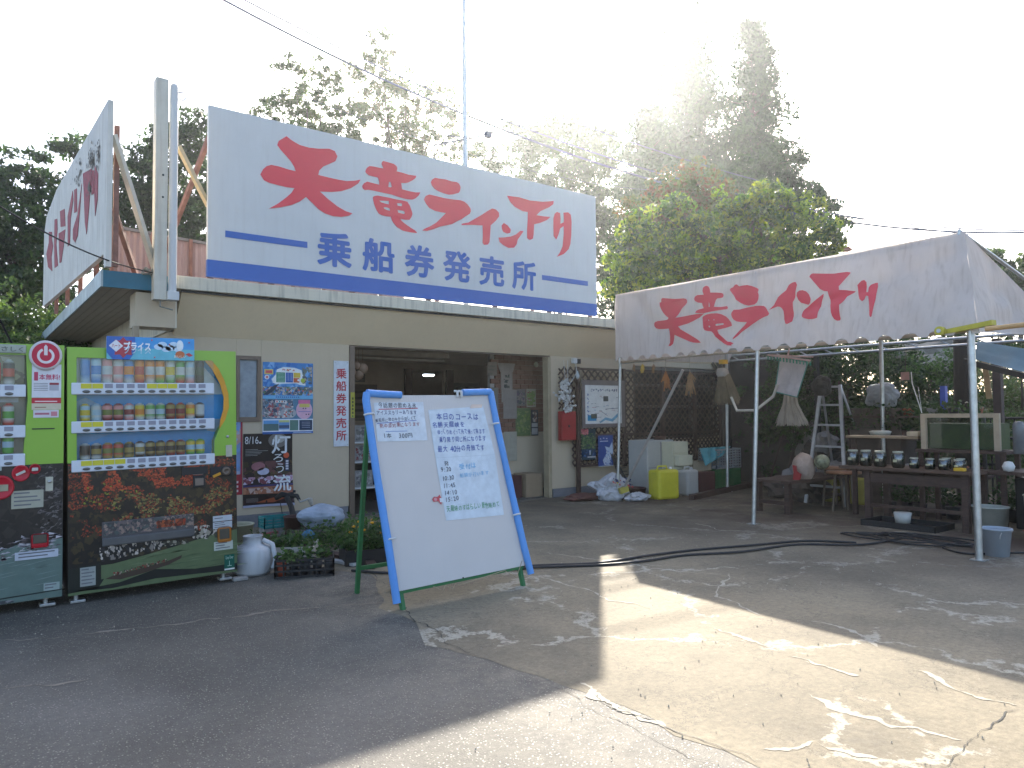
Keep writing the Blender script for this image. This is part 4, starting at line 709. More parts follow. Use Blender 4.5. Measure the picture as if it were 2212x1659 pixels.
# white bag heap by the left tent post
def crumple(name, lab, c, rx, ry, rz_, m, seed, cat='bag', amp=.35, extra=None):
    bm = bmesh.new(); bmesh.ops.create_icosphere(bm, subdivisions=4, radius=1)
    for v in bm.verts:
        d = v.co.copy(); n = noise.noise(d * 1.7 + Vector((seed, 0, 0))) * amp + abs(noise.noise(d * 4 + Vector((0, seed, 0)))) * amp * .5 - abs(noise.noise(d * 8)) * amp * .22
        v.co = Vector((d.x * rx, d.y * ry, d.z * rz_)) * (1 + n); v.co.z = max(v.co.z, -rz_ * .8)
    t = thing(name, lab, cat, c); me = bpy.data.meshes.new('body')
    for f in bm.faces: f.smooth = False
    zmin = min(v.co.z for v in bm.verts)
    for v in bm.verts: v.co.z -= zmin
    bm.to_mesh(me); bm.free(); link_mesh('body', me, m, t)
    return t
M_bagw = mat('printed_bag', (.55, .55, .57), .4, var=.25, scale=7, transl=.15)
bg = crumple('plastic_bag', 'crumpled white printed bag lying against the left tent post', (8.42, 8.5, .005), .36, .2, .21, M_bagw, 3, amp=.5)
pr = PR(); pr.scatter(-.2, .0, .25, .2, 14, .03, [srgb(200, 170, 40), srgb(170, 70, 70), srgb(40, 50, 90)], random.Random(3), 1); pr.build('print', (0, -.3, .2), (1, 0, 0), (0, .5, .8), bg)
crumple('plastic_bag', 'small flattened white bag right of the left tent post', (8.62, 8.1, .005), .22, .12, .07, M_bagw, 8, amp=.4)
crumple('plastic_bag', 'dark rust brown folded sack under the crumpled white bag', (8.1, 8.75, .003), .4, .2, .06, mat('rust_sack', (.14, .06, .045), .8), 9, amp=.3)
# black mesh racks leaning
rk = thing('mesh_rack', 'black plastic mesh racks leaning on the wall behind the left tent post', 'rack', (8.95, 9.0, 0)); mb = MB()
for k_, x0 in ((0, 8.68), (1, 9.12)):
    for i in range(9): mb.bar((x0 + .22 - i * .001 + .045 * i * .5, 8.98, .72 - .02 * i), (x0 + .3 + .045 * i * .6, 8.75, .05), .008)
    for i in range(12): z = .05 + i * .058; mb.bar((x0 + .3 - .004 * i, 8.75 + i * .021, z), (x0 + .58 - .012 * i, 8.75 + i * .021, z), .008)
mb.build('mesh', M_black, rk, world=True)
# pots and containers in front of the lattice (x along wall, y depth)
def pot(name, lab, c, r, h, m, cat='pot', n=20, flare=1.15, rim=True, group=None, handle=False, fill=None):
    t = thing(name, lab, cat, c, group=group); w = .004 + r * .02
    prof = [(0, 0), (r, 0), (r * flare, h)] + ([(r * flare + .008, h), (r * flare + .008, h + .012), (r * flare - w * 1.2, h + .012)] if rim else [(r * flare - w, h)]) + [(r * flare - w * 1.3, h - .01), (r - w, .01), (0, .01)]
    MB().lathe(prof, n).build('body', m, t)
    if handle: R_ = r * flare + .01; MB().tube([(R_ * math.cos(a), R_ * .3 * math.sin(a) - R_ * .7, h * .95 - .35 * h * math.sin(a)) for a in np.linspace(0, math.pi, 14)], .004, 6).build('handle', M_white, t)
    if fill: MB().lathe([(r * flare * .9, h * .85), (0, h * .86)], n).build('filling', fill, t)
    return t
M_soilp = mat('potting_soil', (.05, .035, .025), .95, var=.5, scale=30, bump=.5)
pot('plant_pot', 'wide brown pot between the yellow can and the left tent post', (9.05, 8.55, 0), .15, .14, mat('brown_pot', (.1, .05, .04), .7), fill=M_soilp)
FRG = thing('storage_box', 'tall pale grey storage box behind the yellow jerrycan', 'cabinet', (9.55, 8.75, 0))
mb = MB(); mb.box((9.3, 8.5, 0), (9.98, 8.95, .93), bev=.02); mb.build('body', mat('pale_grey_box', (.4, .4, .37), .5, var=.1), FRG, world=True)
mb = MB(); mb.box((9.31, 8.493, .46), (9.62, 8.499, .468)); mb.box((9.631, 8.49, .02), (9.637, 8.499, .9)); mb.build('seam', M_plinth, FRG, world=True)
pot('plant_pot', 'low brown pot with a dried twig on top of the grey storage box', (9.75, 8.62, .932), .1, .05, mat('brown_pot2', (.14, .07, .05), .7), fill=M_soilp)
DR = thing('drawer_unit', 'small cream drawer unit with one drawer pulled out beside the storage box', 'drawers', (9.85, 8.3, .3))
mb = MB(); mb.box((9.66, 8.25, .28), (10.06, 8.5, .9), bev=.01); mb.build('case', mat('cream_plastic', (.52, .5, .36), .5, var=.08), DR, world=True)
for z, y in ((.31, 8.235), (.5, 8.14), (.72, 8.235)): mb = MB(); mb.box((9.68, y, z), (10.04, y + .1 if y < 8.2 else y + .014, z + .17), bev=.008); mb.build('drawer', mat('cream_plastic2', (.56, .54, .4), .5, var=.08), DR, world=True)
def jerry(lab, c, w, d, h, m, rz=0):
    t = thing('jerrycan', lab, 'jerrycan', c, rz); mb = MB(); mb.box((-w / 2, -d / 2, 0), (w / 2, d / 2, h * .9), bev=min(w, d) * .16); mb.build('body', m, t)
    mb = MB(); mb.tube([(-w * .32, 0, h * .86), (-w * .26, 0, h), (w * .12, 0, h), (w * .18, 0, h * .86)], .016, 8); mb.build('handle', m, t)
    MB().lathe([(.025, h * .88), (.025, h * .97), (0, h * .97)], 12, (w * .33, 0, 0)).build('cap', M_white, t); return t
jerry('bright yellow plastic jerrycan standing on the pavement by the storage box', (9.15, 8.02, 0), .44, .28, .53, mat('yellow_can', (.62, .56, .035), .45, var=.12, scale=5, transl=.15), -.15)
jerry('translucent white jerrycan just right of the yellow one', (9.85, 8.1, 0), .3, .24, .48, mat('white_can', (.5, .5, .47), .4, var=.1, transl=.2))
TM = mat('tray_cream', (.48, .42, .3), .6, var=.1)
mb = MB()
for a, b in (((0, 0, 0), (.5, .35, .02)), ((0, 0, 0), (.5, .02, .14)), ((0, .33, 0), (.5, .35, .14)), ((0, 0, 0), (.02, .35, .14)), ((.48, 0, 0), (.5, .35, .14))): mb.box(a, b)
def crate(lab, c, w, d, h, m, rz=0, group=None, slots=6, cat='crate'):
    t = thing('crate', lab, cat, c, rz, group)
    MB().box((0, 0, 0), (w, d, .01)).build('base', m, t)
    for k_, (a, b) in enumerate((((0, 0), (w, 0)), ((w, 0), (w, d)), ((w, d), (0, d)), ((0, d), (0, 0)))):
        a, b = Vector((*a, 0)), Vector((*b, 0)); mb = MB(); L_ = (b - a).length; u = (b - a) / L_; n_ = Vector((-u.y, u.x, 0)) * .0
        for z in np.linspace(.014, h - .014, slots): mb.bar(a + Vector((0, 0, z)), b + Vector((0, 0, z)), .012, .02 if z < h - .03 else .03)
        for q in np.linspace(0, L_, max(3, int(L_ / .07))): p = a + u * q; mb.bar(p + Vector((0, 0, .0)), p + Vector((0, 0, h)), .012, .014)
        mb.build('side', m, t)
    return t
crate('cream tray crate stacked behind the white jerrycan', (10.3, 8.35, .36), .5, .3, .16, TM, slots=7)
mb = MB(); mb.box((10.05, 8.2, .001), (10.72, 8.6, .355), bev=.01); tag(mb.build('box', mat('maroon_box', (.085, .03, .028), .6)), 'dark maroon box between the white jerrycan and the green crate', 'box')
crate('green crate at the bottom of the stack behind the timber beam', (10.85, 8.3, 0), .75, .4, .36, mat('crate_green', (.02, .16, .05), .5, var=.15), slots=14)
crate('grey crate standing on the green crate, cloth over its edge', (10.9, 8.3, .37), .72, .4, .36, mat('crate_grey', (.33, .36, .38), .5, var=.15), slots=8)
patch_t = thing('cloth', 'turquoise cloth draped over the left edge of the grey crate', 'cloth', (10.7, 8.25, .7))
patch('fabric', (10.45, 8.2, .46), (10.95, 8.2, .62), (11.4, 8.35, .77), (10.55, 8.4, .76), 18, 12, .06, mat('turquoise_cloth', (.08, .3, .33), .8, var=.25, scale=8), patch_t, 3)
tag(MB().bar((9.35, 7.62, .04), (12.3, 8.35, .04), .09, .09).build('timber_beam', M_brown), 'long brown timber beam lying on the pavement before the crates', 'beam')
# hanging ornaments from tent rail
def ornament(lab, p, size, m, kind_):
    t = thing('hanging_ornament', lab, 'ornament', p, group=None); mb = MB()
    MB().tube([(0, 0, 0), (0, 0, -size * .8)], .004, 4).build('string', mat('string', (.4, .33, .22), .9), t)
    r = random.Random(int(p[0] * 90 + p[1] * 7)); mb = MB()
    for i in range(26): a = r.uniform(0, 6.28); q = r.random(); mb.bar((0, 0, -size * .7), (math.cos(a) * size * .28 * q, math.sin(a) * size * .28 * q, -size * (1 + .9 * r.random())), .012)
    mb.build('bundle', m, t); return t
M_straw = mat('dried_straw', (.3, .17, .08), .9, var=.4, scale=20)
ornament('dried orange bundle hanging in the middle of the lattice', (8.36, 7.25, 2.2), .26, mat('orange_straw', (.38, .14, .04), .9, var=.4), 0)
ornament('dried brown bundle hanging left of the straw hat', (8.3, 6.75, 2.19), .3, M_straw, 0)
ornament('small yellow ornament hanging under the left scallops', (8.4, 7.75, 2.24), .12, mat('yellow_straw', (.5, .32, .05), .9), 0)
ornament('tiny pale tassel hanging nearest the left tent post', (8.42, 7.95, 2.24), .1, M_straw, 0)
ornament('slim pale tassel hanging just right of the yellow ornament', (8.38, 7.5, 2.22), .12, M_straw, 0)
HT = thing('straw_bundle', 'upright straw broom bundle under a pale cap left of the middle post', 'broom', (8.55, 6.35, 1.3))
r = random.Random(4); mb = MB()
for i in range(260): a = r.uniform(0, 6.28); q = r.random() ** .5; mb.bar((8.55 + .07 * q * math.cos(a), 6.35 + .07 * q * math.sin(a), 1.95), (8.58 + .15 * q * math.cos(a), 6.33 + .2 * q * math.sin(a), 1.5 + .1 * r.random()), .005)
mb.build('straw', mat('pale_straw', (.2, .15, .09), .9, var=.4), HT, world=True); MB().lathe([(.07, 1.9), (.09, 1.94), (.07, 2.02), (0, 2.03)], 14, (8.53, 6.36, 0)).build('cap', mat('dull_cap', (.3, .27, .24), .7), HT, world=True)
MB().box((8.5, 6.32, 2.08), (8.6, 6.4, 2.14)).build('yellow_clip', mat('clip_y', (.6, .35, .02), .5), HT, world=True)
# dark shed wall / tools behind the middle posts
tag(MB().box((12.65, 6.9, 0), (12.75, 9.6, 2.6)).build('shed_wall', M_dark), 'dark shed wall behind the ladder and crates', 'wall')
tag(MB().box((12.1, 6.95, .6), (12.2, 7.55, 2.1), bev=.02).build('wooden_board', mat('pale_board', (.33, .31, .28), .7)), 'pale upright board leaning by the shed wall behind the straw', 'board')
for i, (y, l_) in enumerate(((7.75, 'thin leaning tool handle nearest the lattice'), (7.45, 'second leaning tool handle from the lattice'), (6.75, 'third leaning tool handle beside the fishing net'))):
    tag(MB().tube([(11.6, y, 0), (12.5, y - .2, 2.1)], .018, 6).build('tool_handle', M_brown), l_, 'pole')
# hanging landing net board with green hanger
NB = thing('hanging_net', 'white padded landing net with green rim hanging under the tent edge', 'net', (8.4, 5.35, 1.95))
patch('bag', (8.42, 5.47, 1.66), (8.36, 5.12, 1.58), (8.3, 4.93, 2.0), (8.4, 5.37, 2.11), 10, 10, .03, mat('pink_white', (.5, .44, .42), .8, transl=.2), NB, 2)
mb = MB(); mb.tube([(8.42, 5.47, 1.66), (8.36, 5.12, 1.58), (8.3, 4.93, 2.0), (8.4, 5.37, 2.11), (8.42, 5.47, 1.66)], .009, 6); mb.build('rim', mat('teal_rim', (.06, .22, .17), .6), NB, world=True)
HG = thing('hanger', 'pink plastic peg hanger with green pegs hanging from the tent edge', 'hanger', (8.2, 5.2, 2.15))
mb = MB(); mb.bar((8.25, 5.45, 2.13), (8.1, 4.78, 2.01), .02); mb.bar((8.13, 5.1, 2.07), (8.12, 5.05, 2.22), .014); mb.bar((8.16, 5.36, 2.12), (8.2, 4.8, 2.06), .02); mb.build('frame', mat('pink_plastic', (.55, .35, .3), .5), HG, world=True)
mb = MB()
for i in range(14): t = i / 13; p = Vector((8.25, 5.45, 2.13)).lerp(Vector((8.1, 4.78, 2.01)), t); mb.box((p.x, p.y - .008, p.z - .06), (p.x + .01, p.y + .008, p.z - .008))
mb.build('peg', mat('green_peg', (.03, .2, .12), .5), HG, world=True)
tag(MB().tube([(8.25, 6.02, 1.6), (8.2, 5.9, 1.42), (8.25, 5.65, 1.42), (8.35, 5.45, 1.6), (8.37, 5.4, 1.75)], .018, 8).build('pale_hose', mat('pale_hose', (.5, .44, .35), .5)), 'short curved pale hose hanging beside the middle post', 'hose')
FN2 = thing('fishing_net', 'pale fishing net gathered and hanging between the post and the ladder', 'net', (8.9, 5.45, 1.3))
r = random.Random(8); mb = MB()
for i in range(150): a = r.uniform(0, 6.28); q = r.random() ** .5; w = .3; mb.tube([(8.9 + .05 * q * math.cos(a), 5.55 + .05 * q * math.sin(a), 1.82), (8.9 + .1 * q * math.cos(a), 5.55 + .1 * q * math.sin(a), 1.5), (8.92 + .22 * q * math.cos(a + .2), 5.54 + .22 * q * math.sin(a + .2), 1.2 + .06 * r.random())], .004, 4, cap=False)
mb.build('mesh', mat('net_fibre', (.42, .37, .3), .9, var=.3), FN2, world=True)
# ladder
LD = thing('stepladder', 'aluminium stepladder standing under the tent left of the back post', 'ladder', (9.6, 5.42, 0))
f = [(10.35, 6.24, 0), (10.35, 5.60, 0)]; tp = [(10.62, 6.09, 1.81), (10.62, 5.79, 1.80)]
M_al = mat('aluminium', (.55, .56, .58), .35, metal=.8)
for a, b in zip(f, tp): MB().bar(a, b, .05, .028).build('rail', M_al, LD, world=True)
for t in (.15, .31, .48, .66, .83, .985): MB().bar(Vector(f[0]).lerp(Vector(tp[0]), t), Vector(f[1]).lerp(Vector(tp[1]), t), .05, .03).build('rung', M_al, LD, world=True)
for a, b in (((11.2, 6.2, 0), tp[0]), ((11.2, 5.5, 0), tp[1])): MB().bar(a, b, .03, .02).build('rear_leg', M_al, LD, world=True)
crumple('plastic_bag', 'large pale clear sack heaped on the dark cabinet right of the ladder', (11.0, 5.35, 1.46), .14, .24, .2, mat('clear_sack', (.4, .43, .45), .3, var=.3, transl=.3), 14, amp=.3)
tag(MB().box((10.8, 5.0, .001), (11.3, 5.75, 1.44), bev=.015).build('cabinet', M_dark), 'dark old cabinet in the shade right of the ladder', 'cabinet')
# low bench with dark legs
BN = thing('bench', 'low dark brown wooden bench behind the middle tent post', 'bench', (9.5, 5.9, 0)); mb = MB()
for i in range(4): MB().box((8.93, 5.6 + i * .15, .42), (10.6, 5.745 + i * .15, .46), bev=.003).build('seat_board', M_brown, BN, world=True)
for x, y in ((8.98, 5.66), (8.98, 6.12), (10.5, 5.66), (10.5, 6.12)): MB().box((x, y, 0), (x + .08, y + .07, .418)).build('leg', M_brown, BN, world=True)
[MB().box((x, 5.73, .12), (x + .04, 6.12, .17)).build('stretcher', M_brown, BN, world=True) for x in (9.0, 10.52)]
def stool(lab, c, r, h, m):
    t = thing('round_stool', lab, 'stool', c); MB().lathe([(0, h - .03), (r, h - .03), (r, h), (0, h)], 24).build('seat', m, t)
    for k_ in range(3): a = k_ * 2.1 + .3; MB().tube([(r * .5 * math.cos(a), r * .5 * math.sin(a), h - .03), (r * .7 * math.cos(a), r * .7 * math.sin(a), 0)], .018, 6).build('leg', M_alu, t)
M_stool = mat('wood_disc', (.3, .15, .08), .5, var=.2, scale=10)
stool('round reddish stool right of the bench', (9.85, 5.35, 0), .23, .56, M_stool); stool('round reddish stool partly hidden behind the other', (10.3, 5.75, 0), .23, .58, M_stool)
for i, (y, l_) in enumerate(((6.0, 'yellow can under the bench, left one'), (5.5, 'yellow green can under the round stool'))): tag(MB().box((10.7, y, .001), (10.95, y + .3, .4), bev=.03).build('oil_can', mat('dull_yellow', (.4, .36, .08), .5)), l_, 'can')
# table with jars
TB = thing('table', 'long dark wooden table carrying glass jars under the tent', 'table', (9.25, 4.2, 0))
for i in range(3): MB().box((9.08 + i * .2, 3.42, .66), (9.275 + i * .2, 5.0, .70), bev=.004).build('top_board', mat('table_wood', (.1, .058, .04), .55, var=.35, scale=5, stretch=(1, .2, 1)), TB, world=True)
for x, y in ((9.12, 3.5), (9.12, 4.62), (9.6, 3.5), (9.6, 4.62)): MB().box((x, y, 0), (x + .07, y + .07, .658)).build('leg', M_brown, TB, world=True)
MB().box((9.14, 3.571, .5), (9.17, 4.62, .62)).box((9.62, 3.571, .5), (9.65, 4.62, .62)).box((9.14, 3.571, .2), (9.17, 4.62, .24)).build('apron', M_brown, TB, world=True)
r = random.Random(9); jm = glass_mat('jar_glass', (.7, .78, .74), .4)
jars = [(9.22, 4.88), (9.24, 4.72), (9.2, 4.52), (9.2, 4.3), (9.22, 4.12), (9.2, 3.93), (9.2, 3.78), (9.2, 3.62), (9.42, 3.68), (9.42, 3.84)]
names = ['leftmost jar of the row, plain dark lid', 'second jar from the left with a tilted note', 'third jar from the left with a pale tag', 'fourth jar from the left, near mid row', 'fifth jar from the left, just before the small jars', 'first of the smaller jars with a pale lid', 'small jar with pale lid, second of the short ones', 'small jar nearest the steel post', 'clear tub behind the last small jar', 'clear tub behind the second small jar']
for (x, y), nm in zip(jars, names):
    big = 'small' not in nm and 'tub' not in nm; rr_ = .075 if big else .058; h = .2 if big else .13
    t = thing('glass_jar', nm, 'jar', (x, y, .701), group='jars on the dark table')
    MB().lathe([(rr_ * .8, 0), (rr_, .02), (rr_, h * .8), (rr_ * .75, h * .92)], 14).build('glass', jm, t); MB().lathe([(0, .004), (rr_ * .92, .005), (rr_ * .92, h * .66), (0, h * .66)], 12).build('water', mat('jar_water', (.02, .032, .022), .15), t)
    MB().lathe([(rr_ * .8, h * .9), (rr_ * .8, h), (0, h)], 14).build('lid', mat('jar_lid', (.35, .37, .3), .5), t)
    MB().box((-rr_ - .004, -.02, h * .35), (-rr_ - .001, .025, h * .5)).build('tag', mat('jar_tag', (.5, .48, .3), .7), t)
tag(MB().box((9.1, 3.52, .701), (9.16, 3.64, .74), bev=.008).build('yellow_block', mat('orange_yellow', (.65, .4, .03), .5)), 'small yellow lid lying on the table edge', 'lid')
TR_ = crate('shallow black seedling tray with plants under the table', (8.85, 3.75, 0), .5, .85, .07, M_black, slots=3, cat='tray'); 
# aquarium on shelf
AQ = thing('aquarium', 'wood framed aquarium with murky green water behind the table', 'aquarium', (9.6, 3.8, .92))
M_frame = mat('aq_frame', (.42, .34, .24), .6, var=.2)
for a, b in (((9.6, 4.14, .92), (9.65, 4.2, 1.36)), ((9.6, 3.33, .92), (9.65, 3.39, 1.36))): MB().box(a, b).build('frame_side', M_frame, AQ, world=True)
MB().box((9.6, 3.391, 1.31), (9.65, 4.139, 1.36)).build('frame_top', M_frame, AQ, world=True)
MB().box((9.66, 3.36, .93), (10.0, 4.17, 1.24)).build('water', mat('green_water', (.04, .075, .015), .6, var=.5, scale=5), AQ, world=True)
MB().box((9.655, 3.36, .93), (9.658, 4.17, 1.31)).box((10.002, 3.36, .93), (10.006, 4.17, 1.31)).build('pane', M_glass, AQ, world=True)
SF = thing('back_shelf', 'dark wooden shelf rack holding the aquarium', 'shelf', (9.7, 4.2, 0))
MB().box((9.55, 3.25, .885), (10.1, 4.25, .918)).build('shelf_board', M_brown, SF, world=True); MB().box((9.65, 4.26, 1.04), (9.9, 5.2, 1.07)).build('shelf_board', mat('pale_shelf', (.3, .22, .14), .7), SF, world=True)
for x, y in ((9.58, 3.28), (9.58, 4.18), (10.02, 3.28), (10.02, 4.18), (9.7, 5.1)): MB().box((x, y, 0), (x + .05, y + .05, .884 if y < 4.5 else 1.038)).build('leg', M_brown, SF, world=True)
tag(MB().box((9.7, 4.28, 1.072), (9.85, 4.42, 1.13), bev=.008).build('carton', mat('cream_carton', (.5, .42, .3), .7)), 'small cream carton on the pale shelf beside the aquarium', 'box')
tag(MB().lathe([(0, 0), (.06, 0), (.06, .32), (.045, .36), (0, .37)], 12, (9.55, 3.12, .9)).build('bottle', mat('clear_bottle', (.16, .17, .18), .2)), 'clear plastic bottle right of the aquarium', 'bottle')
tag(MB().lathe([(0, 0), (.05, .01), (.065, .06), (.04, .11), (0, .12)], 12, (9.45, 3.2, .7)).build('white_ball', M_white), 'white round float at the right end of the table', 'ball')
MB_ = MB().box((9.45, 2.9, .66), (10.1, 3.4, .698)).box((9.5, 2.95, 0), (9.56, 3.01, .66)).box((9.98, 2.95, 0), (10.04, 3.01, .66)); tag(MB_.build('side_table', M_brown), 'small dark side table behind the right steel post', 'table')
# gourd, globe
crumple('gourd', 'large pale gourd with a red mark leaning on the bench clutter', (9.4, 5.68, .461), .13, .16, .2, mat('gourd_skin', (.4, .3, .24), .6, var=.25), 21, 'gourd', amp=.12)
MB_ = thing('red_bird_mark', 'small red carved bird standing by the pale gourd', 'ornament', (9.2, 5.72, .461)); mb = MB(); mb.prism([[(0, 0), (.1, 0), (.12, .08), (.06, .12), (.05, .19), (.0, .2), (.015, .1)]], (0, 0, 0), (0, -1, 0), (0, 0, 1), .02); mb.build('body', mat('dull_red', (.35, .03, .03), .6), MB_)
pot('glass_float', 'round patterned glass float beside the gourd', (9.4, 5.45, .6), .02, .02, M_glass) if False else tag(MB().lathe([(0, 0)] + [(.105 * math.sin(a), .105 - .105 * math.cos(a)) for a in np.linspace(.2, 2.94, 12)] + [(0, .21)], 18, (9.45, 5.44, .6)).build('glass_float', mat('float_glass', (.25, .26, .16), .15, var=.8, scale=14)), 'round patterned glass float beside the gourd', 'float')
# buckets at right
M_bk = mat('bucket_blue_white', (.42, .47, .53), .4, var=.06, transl=.15)
pot('bucket', 'pale blue grey bucket standing beside the right steel post', (7.98, 2.83, 0), .105, .25, M_bk, 'bucket', 24, 1.25, handle=True)
pot('bucket', 'dull white bucket behind the right steel post', (9.3, 3.35, 0), .16, .3, mat('dull_white', (.42, .43, .38), .5), 'bucket', 24, 1.15)
pot('bucket', 'tall cream paint pail at the right edge of the frame', (9.35, 2.83, 0), .17, .46, mat('cream_pail', (.5, .48, .4), .5), 'bucket', 24, 1.15)
pot('plant_pot', 'terracotta pot at the right edge before the cream pail', (8.85, 2.72, 0), .13, .14, mat('terracotta', (.3, .1, .05), .8), fill=M_soilp)
tag(MB().box((9.9, 2.5, 0.001), (11.4, 3.3, .6), bev=.02).build('black_tank', M_black), 'large black tub in the shade behind the buckets', 'tub')
# garden hose / cables on the pavement
M_cable = mat('black_cable', (.022, .022, .024), .5, var=.2)
def hose(lab, pts, r):
    P = [Vector(p) for p in pts]; out = []
    for i in range(len(P) - 1):
        p0, p1, p2, p3 = P[max(0, i - 1)], P[i], P[i + 1], P[min(len(P) - 1, i + 2)]
        for k_ in range(8):
            t = k_ / 8; out.append(.5 * ((2 * p1) + (p2 - p0) * t + (2 * p0 - 5 * p1 + 4 * p2 - p3) * t * t + (3 * p1 - p0 - 3 * p2 + p3) * t ** 3))
    out.append(P[-1]); return tag(MB().tube(out, r, 8).build('cable', M_cable), lab, 'cable', 'black cables across the pavement')
def gz(l): return [tuple(onz(x, y, .012 + .004 * (i % 2))) for i, (x, y) in enumerate(l)]
hose('black cable running from the whiteboard to the coil, upper strand', gz([(760, 1232), (850, 1238), (1000, 1235), (1150, 1222), (1290, 1216), (1400, 1200), (1500, 1188), (1620, 1178), (1740, 1168), (1850, 1172)]), .012)
hose('black cable running from the whiteboard to the coil, lower strand', gz([(1020, 1240), (1150, 1226), (1300, 1220), (1390, 1212), (1480, 1199), (1600, 1192), (1720, 1176), (1860, 1176), (1960, 1160)]), .012)
cp = []
r = random.Random(6)
for i in range(46): a = i * .62; dr = i / 46; cp.append((8.05 + .18 * dr + .26 * math.cos(a) * (.45 + .75 * r.random()), 3.9 - .5 * dr + .55 * math.sin(a) * (.55 + .6 * r.random()), .012 + .0008 * i))
hose('untidy coil of black cable lying before the table', cp, .009)
hose('end of the black cable trailing behind the bucket', [(7.95, 3.3, .012), (7.8, 3.0, .012), (8.3, 2.6, .012), (8.0, 1.9, .012)], .01)

# ------------------------------------------------------------------ more of the clutter in the shade
r = random.Random(55)
HP = thing('junk_heap', 'dark heap of sacks and tools between the bench and the ladder', 'heap', (10.6, 6.6, 0)); k_ = 0
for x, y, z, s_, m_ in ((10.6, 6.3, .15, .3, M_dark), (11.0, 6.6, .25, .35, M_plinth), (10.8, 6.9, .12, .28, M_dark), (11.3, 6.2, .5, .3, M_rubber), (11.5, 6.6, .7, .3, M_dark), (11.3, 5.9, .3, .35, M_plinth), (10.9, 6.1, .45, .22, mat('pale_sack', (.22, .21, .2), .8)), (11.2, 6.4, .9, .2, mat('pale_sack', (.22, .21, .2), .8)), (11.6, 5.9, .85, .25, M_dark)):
    bm = bmesh.new(); bmesh.ops.create_icosphere(bm, subdivisions=3, radius=1); k_ += 1
    for v in bm.verts: d = v.co.copy(); v.co = Vector((x, y, z)) - Vector(HP.location) + Vector((d.x * s_, d.y * s_, d.z * s_ * .8)) * (1 + .5 * noise.noise(d * 2 + Vector((k_, 0, 0))))
    me = bpy.data.meshes.new('sack'); bm.to_mesh(me); bm.free(); link_mesh('sack', me, m_, HP)
for i, (x, y, h, l_) in enumerate(((11.6, 6.3, 1.9, 'rusty rake handle sticking out of the dark heap'), (11.3, 6.0, 1.6, 'thin stake leaning above the dark heap'), (11.9, 5.9, 1.8, 'second stake behind the dark heap, nearer the ladder'))): tag(MB().tube([(x - .2, y - .1, 0), (x + .2, y + .15, h)], .016, 6).build('tool_handle', M_brown), l_, 'pole')
DP = thing('seed_pots', 'row of dark plant pots with seedlings on the ground behind the table', 'pots', (10.4, 4.4, 0))
for i in range(9): x, y = 10.2 + .3 * (i % 2), 3.3 + i * .2; MB().lathe([(0, 0), (.07, 0), (.09, .16), (.08, .16), (0, .13)], 12, (x, y, 0)).build('pot', M_black, DP, world=True)
PSH = thing('plant_shelf', 'dark steel shelf crowded with leafy pots behind the jars', 'shelf', (10.9, 4.6, 0))
for z in (.5, .98, 1.3): MB().box((10.75, 3.9, z), (11.05, 5.9, z + .025)).build('shelf_board', M_brown, PSH, world=True)
for y in (3.92, 5.85): MB().bar((10.78, y, 0), (10.78, y, 1.34), .04).build('upright', M_black, PSH, world=True)
for k_, (z, n_) in enumerate(((.525, 8), (1.005, 7), (1.325, 6))):
    for i in range(n_): y = 4.0 + i * 1.8 / n_ + r.uniform(0, .1); MB().lathe([(0, 0), (.06, 0), (.08, .11), (.07, .11), (0, .09)], 10, (10.9, y, z)).build('pot', r.choice([M_black, mat('brown_pot', (.1, .05, .04), .7), mat('terracotta', (.3, .1, .05), .8), M_plinth]), PSH, world=True)
CD = thing('wind_card', 'small pinkish card hanging from the frame above the plant shelf', 'card', (11.3, 5.15, 1.95)); MB().box((11.29, 5.08, 1.86), (11.3, 5.2, 1.98)).build('card', mat('pink_card', (.45, .25, .2), .7), CD, world=True); MB().tube([(11.3, 5.14, 1.98), (11.32, 5.12, 2.33)], .004, 4).build('string', M_brown, CD, world=True)
tag(MB().box((11.2, 4.55, 1.25), (11.28, 4.62, 1.75)).build('blue_rod', mat('blue_strip', (.05, .1, .5), .4)), 'narrow bright blue strip beside the thick dark post', 'strip')
tag(MB().tube([(9.65, 4.2, 1.37), (9.75, 4.35, 1.75), (9.8, 4.38, 1.9)], .006, 5).tube([(9.65, 4.2, 1.37), (9.8, 4.3, 1.7)], .003, 4).build('white_rod', M_white), 'thin white rod standing at the aquarium corner', 'rod')
tag(MB().lathe([(0, 0), (.12, .0), (.14, .05), (.1, .06), (0, .05)], 16, (10.0, 4.9, 1.071)).build('basin', mat('dull_white', (.42, .43, .38), .5)), 'shallow pale basin on the pale shelf', 'basin')
tag(MB().lathe([(0, 0), (.08, 0), (.1, .12), (.09, .12), (0, .1)], 14, (8.95, 4.15, .07)).build('cup', mat('cup_white', (.5, .5, .46), .5)), 'white cup sitting in the black seedling tray', 'cup')
tag(MB().lathe([(0, 0), (.2, 0), (.24, .38), (.25, .4), (.22, .38), (0, .3)], 22, (8.9, 2.35, 0)).build('white_tub', mat('cream_pail', (.5, .48, .4), .5)), 'big cream tub half cut off by the right edge', 'tub')

crumple('straw_hat', 'round black hat hanging just right of the white padded net', (9.6, 5.5, 1.62), .1, .13, .16, M_rubber, 17, 'hat', amp=.2)
